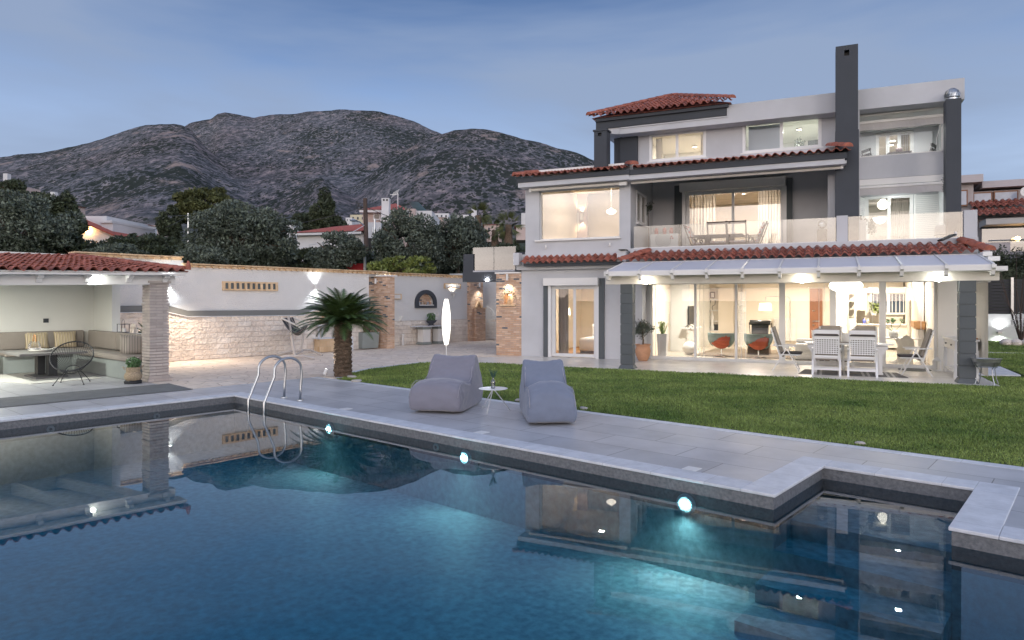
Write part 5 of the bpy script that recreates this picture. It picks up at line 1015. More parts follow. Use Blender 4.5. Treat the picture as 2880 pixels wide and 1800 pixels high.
# ================================================================ interiors
inn = M['room']
def room(name, u0, u1, v0, v1, z0, z1, m, fl=None, front=None):
    b = MB(); b.add([(u0, v0, z0), (u0, v1, z0), (u0, v1, z1), (u0, v0, z1)], [(0, 1, 2, 3)]); b.add([(u1, v0, z0), (u1, v1, z0), (u1, v1, z1), (u1, v0, z1)], [(0, 1, 2, 3)])
    b.add([(u0, v1, z0), (u1, v1, z0), (u1, v1, z1), (u0, v1, z1)], [(0, 1, 2, 3)]); b.add([(u0, v0, z1), (u1, v0, z1), (u1, v1, z1), (u0, v1, z1)], [(0, 1, 2, 3)]); b.build(name, m, ho)
    b = MB(); b.add([(u0, v0, z0), (u1, v0, z0), (u1, v1, z0), (u0, v1, z0)], [(0, 1, 2, 3)]); b.build('room_floor', fl or M['roomfloor'], ho)
room('living_room', -5.03, 2.65, 21.14, 29.5, .02, 2.62, M['room'])
room('bedroom', -8.72, -5.38, 20.74, 25.5, .02, 2.62, M['room'], M['wood'])
room('dining_room', -8.58, -5.66, 20.56, 25.0, 3.45, 5.86, M['room'])
room('upstairs_room', -5.3, .02, 23.48, 28, 3.46, 5.6, M['room'])
room('top_room', -5.35, -2.8, 21.66, 25, 6.05, 7.14, M['roomw'])
room('top_room', -2.7, .28, 21.66, 25, 6.05, 7.16, M['roomw'])
room('loggia_room', .9, 2.98, 23.61, 27, 3.45, 5.1, M['roomw']); room('loggia_room', .9, 2.98, 23.61, 27, 5.32, 6.85, M['roomw'])
def ceil_lamp(at, label, power, color=(1, .87, .70), name='ceiling_light', grp=None, r_=.07):
    t = hthing(name, label, 'ceiling light', at, group=grp); b = MB(); b.lathe([(.001, -.001), (r_, -.001), (r_ + .01, -.03), (r_ + .01, 0)], at, 14); b.build('lamp_trim', M['white'], t); b = MB(); b.lathe([(.001, -.02), (r_ * .9, -.02)], at, 14); b.build('lamp_lens', M['lit'], t)
    lamp_light(t, 'AREA', (at[0], at[1], at[2] - .035), power * 2.2, color, r_ * 2); return t
ceil_lamp((-3.9, 22.6, 2.6), 'recessed ceiling light over the snake plant corner', 40, (1, .96, .88)); ceil_lamp((-2.2, 24.6, 2.6), 'recessed ceiling light above the red swivel chairs', 58); ceil_lamp((-.6, 26.8, 2.6), 'recessed ceiling light near the walnut entrance door', 56)
ceil_lamp((1.6, 27.4, 2.6), 'recessed ceiling light in the kitchen', 42, (1, .88, .70)); ceil_lamp((1.9, 22.8, 2.6), 'recessed ceiling light above the tulip table', 28, (1, .95, .85))
ceil_lamp((-6.6, 22.6, 2.6), 'recessed ceiling light over the ground floor bed', 42); ceil_lamp((-7.0, 22.6, 5.83), 'recessed ceiling light in the picture window room', 15, (1, .85, .66)); ceil_lamp((-2.6, 25.0, 5.55), 'recessed ceiling light behind the balcony sliding door', 60, (1, .84, .66))
ceil_lamp((1.9, 22.6, 5.17), 'loggia ceiling light above the louvred shutters', 8, (.95, 1, .95)); ceil_lamp((1.9, 22.5, 6.84), 'loggia ceiling light above the bistro set', 8, (.95, 1, .95)); ceil_lamp((-.75, 23.0, 7.14), 'round ceiling light in the top floor room beside the tall chimney', 30, (.9, 1, .95))
ceil_lamp((-4.1, 24.0, 7.12), 'round ceiling light in the top floor room above the small chimney', 30); ceil_lamp((1.9, 25.0, 6.82), 'ceiling light behind the top loggia curtains', 12); 
# living room fittings: partition, shelves niche, fireplace, kitchen
b = MB(); b.box(-5.02, -4.45, 24.4, 24.6, .02, 2.6); b.box(-4.45, -4.35, 24.4, 29.5, .02, 2.6); b.build('partition', M['roomw'], ho)
def niche_item(px, v): return hv(px, 0, v)[0]
a_, c_ = hv(1986, 0, 28.9)[0], hv(2020, 0, 28.9)[0]; z_ = lambda py, px=2000, v=28.9: hv(px, py, v)[1]
b = MB(); b.wall(a_ - .5, c_ + 1.0, .02, 2.6, 28.9, 29.2, [(a_, c_, .55, 2.35)]); b.box(a_ - .02, c_ + .02, 29.06, 29.1, .5, 2.4); b.build('shelf_wall', M['room'], ho)
b = MB()
for py in (841, 872, 902, 929): z = z_(py); b.box(a_, c_, 28.92, 29.2, z - .045, z)
b.build('niche_shelf', M['white'], ho)
t = hthing('picture_frame', 'small framed picture on the top niche shelf', 'picture', (a_ + .3, 28.95, z_(841))); u0, u1 = hv(1997, 0, 28.93)[0], hv(2011, 0, 28.93)[0]; b = MB(); b.wall(u0, u1, z_(839), z_(821), 28.92, 28.95, [(u0 + .04, u1 - .04, z_(839) + .04, z_(821) - .04)]); b.build('frame', M['dwood'], t); b = MB(); b.box(u0 + .03, u1 - .03, 28.94, 28.955, z_(839) + .03, z_(821) - .03); b.build('print', M['cream'], t)
b = MB(); u0 = hv(2003, 0, 28.95)[0]; b.lathe([(.07, 0), (.09, .15), (.05, .32), (.09, .5), (.04, .68), (.001, .8)], (u0, 28.95, z_(929)), 14); b.top('white_sculpture', M['white'], 'H', (u0, 28.95, z_(929)), 'white slender vase sculpture on the lowest niche shelf', 'vase', smooth=True)
b = MB(); u0 = hv(2015, 0, 28.95)[0]; b.box(u0 - .12, u0 + .1, 28.92, 29.1, z_(929), z_(912)); b.top('speaker_box', M['black'], 'H', (u0, 29, z_(929)), 'black speaker box on the lowest niche shelf', 'speaker')
b = MB(); u0 = hv(2005, 0, 28.95)[0]; zz = z_(872); b.tube([(u0 - .1, 28.95, zz + .3), (u0 - .08, 28.95, zz + .42), (u0 + .02, 28.95, zz + .46), (u0 + .1, 28.95, zz + .38), (u0 + .08, 28.95, zz + .22), (u0, 28.95, zz + .18), (u0 - .03, 28.95, zz + .1), (u0, 28.95, zz)], .012, 6); b.top('wire_face', M['black'], 'H', (u0, 28.95, zz), 'thin wire face figure on the middle niche shelf', 'figurine')
# tv on shelf
t = hthing('television', 'flat black television seen edge-on on the white wall shelf', 'television', (-4.2, 25.0, 1.0)); uT, zT = hv(1944, 853, 24.9); b = MB(); b.box(uT, uT + .05, 24.2, 25.3, .98, 1.62); b.build('screen', M['black'], t)
b = MB(); b.bar((uT - .12, 24.4, .87), (uT + .02, 24.4, .98), .02); b.bar((uT + .16, 24.4, .87), (uT + .02, 24.4, .98), .02); b.bar((uT - .12, 25.0, .87), (uT + .02, 25.0, .98), .02); b.bar((uT + .16, 25.0, .87), (uT + .02, 25.0, .98), .02); b.build('stand', M['black'], t)
b = MB(); b.box(-4.6, uT + .28, 24.1, 25.6, .82, .865); b.build('wall_shelf', M['white'], ho)
# radiator, door, pendant etc
uR0, zR1 = hv(2176, 895, 28.9); uR1, zR0 = hv(2238, 958, 28.9)
t = hthing('radiator', 'white ribbed radiator on the back wall of the living room', 'radiator', (uR0, 28.8, zR0)); b = MB()
n = 16
for k in range(n): u = uR0 + (uR1 - uR0) * k / n; b.box(u + .008, u + (uR1 - uR0) / n - .008, 28.72, 28.82, zR0, zR1)
b.build('ribs', M['white'], t)
b = MB(); b.box(-3.4, 2.6, 28.9, 29.1, .02, 2.6); b.build('living_back_wall', M['room'], ho)
uD0, zD1 = hv(2277, 812, 28.85); uD1, _q = hv(2313, 930, 28.85)
b = MB(); b.box(uD0, uD1, 28.84, 28.9, .05, zD1); dr = b.build('entrance_door', M['door'], ho); b = MB(); b.box(uD0 + .1, uD0 + .35, 28.8, 28.83, 1.0, 1.03); b.lathe([(.05, 0), (.05, .03)], (uD0 + .14, 28.83, 1.4), 10); b.lathe([(.04, 0), (.04, .03)], (uD0 + .14, 28.83, .85), 10); b.build('handle', M['chrome'], dr)
# oval pendant under pergola ceiling
uP, zP = hv(2380, 806, 19.0); t = hthing('pendant_lamp', 'large glowing white oval pendant above the terrace table', 'pendant lamp', (uP, 19.3, zP)); b = MB(); b.ball((uP, 19.3, zP + .03), .39, .39, .175, 28, 14); b.build('lamp_shade', em('oval shade', (1, .93, .80), 4), t, smooth=True); b = MB(); b.tube([(uP, 19.3, zP + .2), (uP, 19.3, 2.62)], .006, 6); b.build('cord', M['white'], t)

# ================================================================ pool fittings
def pool_lamp(p, label, pw_=9, an=46):
    t = thing('pool_light', label, 'pool light', 'P', (p, PQ1, -.28), group='underwater pool lights'); b = MB()
    for r_, d_ in ((.105, .0), (.09, .012), (.075, .02)): b.tube([(p, PQ1, -.265), (p, PQ1 - .012 - d_, -.265)], r_, 24)
    b.build('bezel', M['white'], t); b = MB(); b.ball((p, PQ1 - .035, -.265), .055, .02, .024, 16, 8); b.build('lamp_lens', em('pool lens', (1, .97, .95), 150), t)
    lamp_light(t, 'SPOT', (p, PQ1 - .08, -.30), pw_, (1, .86, .78), .02, (R(an), 0, R(180)), 150, .8); return t
pool_lamp(-9.42, 'underwater pool light nearest the steel ladder'); pool_lamp(-6.35, 'underwater pool light below the grey bean lounger'); pool_lamp(-3.2, 'underwater pool light nearest the stair bay, brightest', 19, 36)
def inlet(f_at, ax, label):
    b = MB(); p, q, z = f_at; d = (p + .01, q, z) if ax == 'p' else (p, q - .01, z); b.tube([f_at, d], .055, 20); c = MB(); e = (p + .014, q, z) if ax == 'p' else (p, q - .014, z)
    t = thing('pool_inlet', label, 'pool inlet', 'P', f_at, group='pool inlets'); b.build('flange', M['cream'], t); c.tube([f_at, e], .022, 14); c.build('nozzle', M['dark'], t)
inlet((PX0, 3.39, -.23), 'p', 'pale round inlet further from the ladder on the short pool wall'); inlet((PX0, 4.99, -.23), 'p', 'pale round inlet nearer the ladder on the short pool wall'); inlet((-6.92, PQ1, -.21), 'q', 'pale round inlet between two pool lights on the long wall')
t = thing('pool_drain', 'pale round slotted drain cover on the pool floor', 'drain', 'P', (-9.9, 3.2, -.98)); b = MB(); dp, dq = gr('P', 235, 1313, -.97); b.lathe([(.17, 0), (.16, .02), (.001, .022)], (dp, dq, -.978), 28); b.build('cover', M['white'], t)
b = MB()
for k in range(18): a = 2 * math.pi * k / 18; b.bar((dp + .06 * math.cos(a), dq + .06 * math.sin(a), -.954), (dp + .14 * math.cos(a), dq + .14 * math.sin(a), -.954), .008, .004)
b.build('slots', M['dark'], t)
# skimmer lids on the deck
for k, (a, lb) in enumerate(((-3.42, 'white square skimmer lid near the stair bay corner'), (-6.53, 'white square skimmer lid in the deck below the table'), (-9.65, 'white square skimmer lid in the deck near the ladder'))):
    b = MB(); b.box(a, a + .16, 6.74, 6.9, -.01, -.003); b.top('skimmer_lid', M['white'], 'P', (a, 6.74, 0), lb, 'skimmer lid', 'deck skimmer lids')
t = thing('pool_ladder', 'curved stainless steel pool ladder at the far pool corner', 'ladder', 'P', (-11.25, 6.5, 0))
for p in (-11.53, -10.99):
    b = MB(); q0 = 6.14; z0 = .0
    pts = [(p, q0, -.62), (p, q0, .03), (p, q0 + .03, .10), (p, 6.33, .46)] + [(p, 6.60 - .27 * math.cos(a), .56 + .22 * math.sin(a) ) for a in [math.pi * k / 12 for k in range(1, 12)]] + [(p, 6.87, .45), (p, 6.85, .2), (p, 6.84, 0)]
    b.tube(pts, .0225, 10); b.build('rail', M['metal'], t, smooth=True); b = MB(); b.lathe([(.055, -.008), (.05, .012), (.025, .016)], (p, 6.84, 0), 16); b.build('flange', M['metal'], t)
for z in (-.22, -.48):
    b = MB(); b.box(-11.52, -11.0, 6.12, 6.2, z - .02, z); b.build('tread', M['metal'], t)
# ================================================================ bean loungers, side table
def lounger(name, label, fr_l, fr_r, Ln, m, hs=.40, hb=.86, dip=.0, dome=.0):
    a, c = Vector((*gr('W', *fr_l), 0)), Vector((*gr('W', *fr_r), 0)); w_ = (c - a).length; mid = (a + c) / 2; d = (c - a).normalized(); rot = math.atan2(d.y, d.x)
    t = thing(name, label, 'bean lounger', 'W', tuple(mid), rot, local=True)
    sil = [(.05, .0), (-.02, .07), (-.05, hs * .5), (-.02, hs - .07), (.05, hs - .005), (.22, hs + .02 + dome), (.42, hs + .0 + dome), (.60, hs - .03), (.74, hs + .03), (.86, hs + .18), (.96, hb - .08), (1.03, hb + .01), (1.19, hb - .01), (1.32, hs + .2), (Ln + .12, .30), (Ln + .10, .08), (Ln, 0)]
    st = [(-.5, .86, .80), (-.485, .96, .93), (-.44, 1, .985), (-.2, 1, 1.015), (.2, 1, 1.015), (.44, 1, .985), (.485, .96, .93), (.5, .86, .80)]
    b = MB(); n = len(sil); cx, cz = .6, .24
    for s, kx, kz in st:
        for (y, z) in sil:
            bul = 1 + .10 * math.sin(math.pi * min(1, z / .45)) if abs(s) > .4 else 1
            tw = .95 if z > hs + .15 else 1.0
            yy = cx + (y - cx) * (kx if abs(s) > .43 else 1); zz = z * (1 - (1 - kz) * (.45 if z > .1 else 1)) + (.02 * (1 - kz) / .2 if z < .03 else 0)
            if z > hs - .1 and y < .76: zz += (dome + .045) * (1 - (2 * s) ** 2) - .03
            if z > hb - .06 and abs(s) > .4: zz += .035
            if z > hb - .06 and abs(s) <= .21: zz -= .02
            b.v.append((s * w_ * bul * tw, yy, zz))
    for i in range(len(st) - 1):
        for k in range(n): b.f.append((i * n + k, i * n + (k + 1) % n, (i + 1) * n + (k + 1) % n, (i + 1) * n + k))
    b.f.append(tuple(range(n))); b.f.append(tuple((len(st) - 1) * n + k for k in reversed(range(n))))
    o = b.build('cushion_body', m, t, smooth=True, sub=3)
    tx = bpy.data.textures.new('crease', 'CLOUDS'); tx.noise_scale = .11; dm = o.modifiers.new('crease', 'DISPLACE'); dm.texture = tx; dm.strength = .028; dm.texture_coords = 'LOCAL'; dm.mid_level = .5
    for s in (-1, 1):
        b = MB(); pts = [(s * w_ * .462 * (1.05 if z < hs + .1 else .93), y, z + .004) for y, z in sil[2:12]]; pts = [((pts[max(i - 1, 0)][0] + pts[i][0] * 2 + pts[min(i + 1, 9)][0]) / 4, *[(pts[max(i - 1, 0)][q] + pts[i][q] * 2 + pts[min(i + 1, 9)][q]) / 4 - (.006 if q == 2 else -.004) for q in (1, 2)]) for i in range(10)]; b.tube(pts, .0045, 5); b.build('seam', M['seam'], t, smooth=True)
    return t
lounger('bean_lounger', 'grey bean bag lounger with a crumpled backrest', (1153, 1160.5), (1292, 1166), 1.28, M['fabric'], .46, .85, 0, .03)
lounger('bean_lounger', 'blue grey bean bag lounger with a plump domed seat', (1487, 1198), (1619, 1196), 1.28, M['fabricb'], .46, .85, 0, .075)
def tpx(px, py, z=0): return gr('W', px, py, z)
sx_, sy_ = tpx(1387, 1092, .45); t = thing('side_table', 'small round white table on three thin legs between the bean loungers', 'side table', 'W', (sx_, sy_, 0))
b = MB(); b.lathe([(.2, .442), (.225, .445), (.225, .45), (.001, .45)], (sx_, sy_, 0), 40); b.build('tabletop', M['pvc'], t)
for (px, py) in ((1355.5, 1150), (1370, 1162), (1434.5, 1152.5)):
    fx, fy = tpx(px, py); b = MB(); dd = Vector((sx_ - fx, sy_ - fy, 0)).normalized() * .05; b.tube([(fx, fy, 0), (sx_ - dd.x * .2, sy_ - dd.y * .2, .443)], .0085, 8); b.build('leg', M['pvc'], t)
t = thing('bottle_vase', 'clear glass bottle vase with a green pine sprig on the white side table', 'vase', 'W', (sx_, sy_ - .03, .45))
b = MB(); b.lathe([(.03, 0), (.034, .01), (.034, .09), (.03, .12), (.013, .14), (.013, .165), (.017, .175), (.013, .18)], (sx_, sy_ - .03, .452), 18); b.build('bottle', glassm('smoked bottle', (.55, .58, .62), .08, 1.6), t, smooth=True)
b = MB(); rs_ = random.Random(5)
for k in range(9):
    a = rs_.uniform(0, 6.28); e = Vector((sx_ + .07 * math.cos(a), sy_ - .03 + .05 * math.sin(a), .45 + rs_.uniform(.24, .31))); st_ = Vector((sx_, sy_ - .03, .56)); b.tube([st_, (st_ + e) / 2 + Vector((0, 0, .03)), e], .002, 4)
    for j in range(34):
        p = st_.lerp(e, .45 + .55 * j / 34); d_ = Vector((rs_.gauss(0, 1), rs_.gauss(0, 1), rs_.gauss(.4, 1))).normalized() * .03; w_ = d_.orthogonal().normalized() * .0022; b.add([p - w_, p + d_, p + w_], [(0, 1, 2)])
b.build('sprig', pm('blue green needles', (.04, .10, .075), .6, .2, 8, island=.3), t)
# ================================================================ terrace dining set
cushm, cushd = M['taupe'], M['chdark']
def garden_chair():
    t = thing('recliner_chair', 'white lattice-back recliner pulled to the table on the lamp end, seen from behind', 'garden chair', 'H', (0, 18.2, 0), 0, 'white reclining chairs around the terrace table', local=True)
    w_ = .27; H_ = 1.10
    # local: faces +y ; back panel from (y -.10,z .38) to (y -.34, z 1.10)
    lean = lambda z: -.12 - (z - .38) * .30
    b = MB()
    for s in (-1, 1): b.bar((s * w_, lean(.36), .36), (s * w_, lean(H_), H_), .035, .03)
    for z, hh in ((.46, .05), (.93, .10), (1.06, .09)): b.bar((-w_, lean(z), z), (w_, lean(z), z), .02, hh)
    for k in range(9): x = -w_ + .055 + k * (2 * w_ - .11) / 8; b.bar((x, lean(.52), .52), (x, lean(.90), .90), .027, .014)
    for k in range(8): z = .54 + k * .05; b.bar((-w_, lean(z) - .001, z), (w_, lean(z) - .001, z), .014, .024)
    b.build('backrest', M['pvc'], t)
    b = MB(); b.add([(x, lean(z) + dy, z) for z, dy in ((.36, .03), (1.12, .03), (1.14, .085), (.36, .10)) for x in (-w_ + .03, w_ - .03)], [(0, 1, 3, 2), (2, 3, 5, 4), (4, 5, 7, 6), (6, 7, 1, 0), (0, 2, 4, 6), (1, 7, 5, 3)]); b.build('back_cushion', cushm, t, bevel=.018, smooth=True)
    b = MB(); b.bar((-w_, lean(.98) - .02, .98), (w_, lean(.98) - .02, .98), .02, .03); b.build('cushion_strap', cushd, t)
    b = MB(); b.box(-w_ + .02, w_ - .02, -.10, .40, .44, .49); b.build('seat_cushion', cushd, t, bevel=.018, smooth=True)
    b = MB(); b.box(-w_, w_, -.12, .36, .405, .435); b.build('seat', M['pvc'], t, bevel=.004)
    for s in (-1, 1):
        x = s * (w_ + .03)
        b = MB(); b.bar((x, -.30, .66), (x, .26, .64), .05, .028); b.build('armrest', M['pvc'], t, bevel=.006)
        b = MB(); b.bar((x, .02, .63), (x, .34, 0), .025, .045, (1, 0, 0)); b.build('leg', M['pvc'], t)
        b = MB(); b.bar((x, .06, .63), (x, -.30, 0), .025, .045, (1, 0, 0)); b.build('leg', M['pvc'], t)
    b = MB(); b.bar((-w_ - .03, -.20, .16), (w_ + .03, -.20, .16), .02, .045); b.bar((-w_ - .03, .26, .16), (w_ + .03, .26, .16), .02, .045); b.build('stretcher', M['pvc'], t)
    return t
ch = garden_chair(); G_ = 'white reclining chairs around the terrace table'
ch.location = tow('H', .01, 18.25, 0); ch['label'] = 'white lattice-back recliner seen from behind, nearer the rug end by the radiator'
dup(ch, 'H', (.79, 18.22, 0), R(-2), 'white lattice-back recliner seen from behind, beside the lantern candle')
dup(ch, 'H', (-.95, 19.05, 0), R(-90), 'white recliner in profile at the table end facing the charcoal column')
dup(ch, 'H', (2.0, 19.2, 0), R(90), 'white recliner in profile at the table end beside the charcoal column')
dup(ch, 'H', (.12, 20.0, 0), R(180), 'white recliner behind the table, its taupe cushion facing the lawn, nearer the red chairs'); dup(ch, 'H', (.95, 20.0, 0), R(180), 'white recliner behind the table, its taupe cushion facing the lawn, below the kitchen window')
t = thing('terrace_table', 'long white oval garden table on bracketed pedestal legs', 'table', 'H', (.5, 19.05, 0))
ov = [(.5 + (.62 + .38 * 1) * math.copysign(abs(math.cos(a)) ** .6, math.cos(a)) * 1.02, 19.05 + .45 * math.copysign(abs(math.sin(a)) ** .75, math.sin(a))) for a in [2 * math.pi * k / 40 for k in range(40)]]
b = MB(); b.prism(ov, .72, .75); b.build('tabletop', M['pvc'], t, bevel=.006)
for u in (-.26, 1.2):
    b = MB()
    for v in (18.78, 19.32): b.box(u - .045, u + .045, v - .045, v + .045, 0, .62); b.box(u - .06, u + .06, v - .06, v + .06, .0, .05)
    b.box(u - .05, u + .05, 18.73, 19.37, .30, .36)
    s = 1 if u > .5 else -1
    b.slab([(18.72, .62), (19.38, .62), (19.38, .68), (19.42, .72), (18.68, .72), (18.72, .68)], 0, u - .16, u + .16); b.slab([(u - .045, .45), (u - .10, .56), (u - .14, .62), (u + .14, .62), (u + .10, .56), (u + .045, .45)], 1, 18.74, 18.82); b.build('leg', M['pvc'], t)
b = MB(); b.box(-.2, 1.15, 19.02, 19.08, .30, .34); b.build('stretcher', M['pvc'], t)
b = MB(); b.lathe([(.001, 0), (.095, 0), (.1, .02), (.1, .2), (.095, .22), (.085, .215), (.08, .19), (.001, .19)], (.47, 19.0, .77), 24); b.top('pillar_candle', M['cream'], 'H', (.47, 19, .77), 'thick cream pillar candle on the terrace table', 'candle', smooth=True)
b = MB(); b.box(.3, .66, 18.85, 19.12, .751, .768); b.top('candle_tray', M['taupe'], 'H', (.47, 19, .75), 'dark square tray under the pillar candle', 'tray')
b = MB(); b.prism([(-.62, 18.18), (1.75, 18.33), (1.6, 19.5), (-.5, 19.5)], 0, .008); b.top('striped_rug', stripem('grey striped rug', [(.15, .145, .14)] * 5 + [(.5, .48, .45), (.2, .19, .18), (.5, .48, .45), (.2, .19, .18)], 1.9), 'H', (.5, 18.8, 0), 'grey rug with white stripe bands under the terrace table', 'rug')
b = MB(); b.lathe([(.38, 0), (.38, .01), (.001, .01)], (2.1, 20.55, 0), 28); b.top('door_mat', M['mat'], 'H', (2.1, 20.55, 0), 'round grey door mat by the glass doors', 'door mat')
# right corner: console, tub, lantern
t = thing('garden_console', 'white timber console with drawers behind the charcoal column', 'console table', 'H', (3.0, 19.4, 0))
b = MB(); b.box(2.7, 3.22, 18.75, 20.45, .86, .90); b.build('tabletop', M['pvc'], t)
for v in (18.82, 20.38):
    for u in (2.76, 3.16): b = MB(); b.box(u - .04, u + .04, v - .04, v + .04, 0, .64); b.build('leg', M['pvc'], t)
b = MB(); b.box(2.74, 3.19, 18.8, 20.4, .64, .86); b.box(2.74, 3.19, 18.8, 20.4, .12, .16); b.build('drawer_case', M['pvc'], t); b = MB(); b.ball((2.72, 19.2, .75), .02); b.ball((2.72, 20.0, .75), .02); b.build('knob', M['black'], t)
b = MB(); b.lathe([(.05, 0), (.09, .05), (.08, .11), (.04, .13)], (3.02, 18.95, .94), 14); b.box(2.85, 3.2, 18.85, 19.1, .90, .935); b.top('squash_bowl', M['pot'], 'H', (3.02, 18.95, .9), 'small round clay jar on a board on the white console', 'jar', smooth=True)
t = thing('tin_tub', 'oval galvanised tub on a wrought wire stand at the terrace corner', 'tub', 'H', (3.13, 17.55, 0))
b = MB(); b.lathe([(.20, .40), (.23, .42), (.26, .52), (.275, .56), (.285, .565), (.27, .56), (.24, .45), (.001, .43)], (3.13, 17.55, 0), 32, 1.0, .72); b.build('basin', M['galv'], t, smooth=True)
b = MB()
for a in (.4, 2.0, 3.6, 5.2):
    ca, sa = math.cos(a), math.sin(a); b.tube([(3.13 + .26 * ca, 17.55 + .2 * sa, .46), (3.13 + .17 * ca, 17.55 + .13 * sa, .34), (3.13 + .2 * ca, 17.55 + .15 * sa, .15), (3.13 + .25 * ca, 17.55 + .19 * sa, 0)], .009, 6)
b.tube([(3.13 + .2 * math.cos(a), 17.55 + .15 * math.sin(a), .38) for a in [2 * math.pi * k / 20 for k in range(21)]], .008, 6); b.build('stand', M['metal'], t)
t = thing('small_lantern', 'little white house lantern by the console foot', 'lantern', 'H', (2.55, 20.55, 0)); b = MB()
for x in (-.08, .08):
    for y in (-.08, .08): b.bar((2.6 + x, 20.55 + y, 0), (2.6 + x, 20.55 + y, .26), .015)
b.box(2.51, 2.69, 20.46, 20.64, 0, .02); b.add([(2.5, 20.45, .26), (2.7, 20.45, .26), (2.7, 20.65, .26), (2.5, 20.65, .26), (2.6, 20.55, .36)], [(0, 1, 4), (1, 2, 4), (2, 3, 4), (3, 0, 4), (3, 2, 1, 0)]); b.build('frame', M['pvc'], t)
b = MB(); b.box(3.12, 3.19, 20.5, 20.56, .3, .36); 
# potted olive and snake plant
def bush(mb_, c, rx_, ry_, rz_, n, ls, seed=1, hollow=.35, nclump=14, csz=.45):
    rg = np.random.default_rng(seed); cd = rg.normal(size=(nclump, 3)); cd /= np.linalg.norm(cd, axis=1)[:, None]; cd *= (rg.random((nclump, 1)) ** .5 * .75)
    ci = rg.integers(0, nclump, n); d = rg.normal(size=(n, 3)); d /= np.linalg.norm(d, axis=1)[:, None]; d *= (hollow + (1 - hollow) * rg.random((n, 1)) ** .5) * csz
    P = (cd[ci] + d) * np.array([rx_, ry_, rz_]) + np.array(c); U = rg.normal(size=(n, 3)) + d * 1.5; U /= np.linalg.norm(U, axis=1)[:, None]; W_ = np.cross(U, rg.normal(size=(n, 3))); W_ /= np.linalg.norm(W_, axis=1)[:, None]
    L_ = ls * (.6 + .8 * rg.random((n, 1))); V = np.stack([P - U * L_ * .5, P + W_ * L_ * .2, P + U * L_ * .5, P - W_ * L_ * .2], 1).reshape(-1, 3); return V
def leafobj(name, Vs, m, parent):
    V = np.concatenate(Vs) - np.array(ANCH[parent.name]); o = bpy.data.objects.new(name, npmesh(name, V, np.arange(len(V)).reshape(-1, 4), m)); col.objects.link(o); o.parent = parent; return o
uo, zo = hv(1806, 1010, 20.2); t = thing('potted_olive', 'young olive tree in a terracotta urn between the charcoal column and glazing', 'potted tree', 'H', (uo, 20.3, 0))
b = MB(); b.lathe([(.13, 0), (.15, .03), (.21, .16), (.235, .3), (.2, .42), (.2, .455), (.24, .475), (.235, .5), (.19, .5), (.17, .46), (.001, .45)], (uo, 20.3, 0), 28); b.build('urn', M['pot'], t, smooth=True)
b = MB(); b.tube([(uo, 20.3, .44), (uo + .01, 20.3, .62), (uo - .02, 20.3, .8), (uo + .02, 20.3, 1.05)], [.03, .025, .02, .01], 8)
for k in range(8): a = k * 2.4; b.tube([(uo, 20.3, .68 + k * .03), (uo + .14 * math.cos(a), 20.3 + .14 * math.sin(a), .84 + k * .05), (uo + .24 * math.cos(a), 20.3 + .24 * math.sin(a), .95 + k * .05)], [.01, .007, .003], 5)
b.build('trunk', M['bark'], t); leafobj('crown', [bush(None, (uo + .02, 20.3, .98), .36, .34, .36, 1500, .055, 3, .1, 22, .36)], M['leaf'], t)
up_, _z = hv(1862, 900, 21.5); t = thing('snake_plant', 'spiky striped plant in a tall white planter inside the glazing', 'plant', 'H', (up_, 21.6, 0)); b = MB(); b.add([(up_ + s * w_, 21.6 + q * w_, z) for z, w_ in ((.02, .12), (.76, .16)) for s, q in ((-1, -1), (1, -1), (1, 1), (-1, 1))], [(3, 2, 1, 0), (4, 5, 6, 7), (0, 1, 5, 4), (1, 2, 6, 5), (2, 3, 7, 6), (3, 0, 4, 7)]); b.build('planter', M['pvc'], t)
b = MB(); rg_ = random.Random(6)
for k in range(44):
    a = rg_.uniform(0, 6.28); o_ = rg_.uniform(.05, .38); h_ = rg_.uniform(.15, .42); p0 = Vector((up_ + .05 * math.cos(a), 21.6 + .05 * math.sin(a), .74)); p1 = Vector((up_ + o_ * .5 * math.cos(a), 21.6 + o_ * .5 * math.sin(a), .74 + h_)); p2 = Vector((up_ + o_ * math.cos(a), 21.6 + o_ * math.sin(a), .74 + h_ * (1 - o_ * .9))); s_ = Vector((-math.sin(a), math.cos(a), 0)) * .014
    b.add([p0 - s_, p0 + s_, p1 + s_, p1 - s_, p2], [(0, 1, 2, 3), (3, 2, 4)])
b.build('leaves', pm('variegated leaves', (.22, .30, .10), .5, .4, 30, island=.4), t)
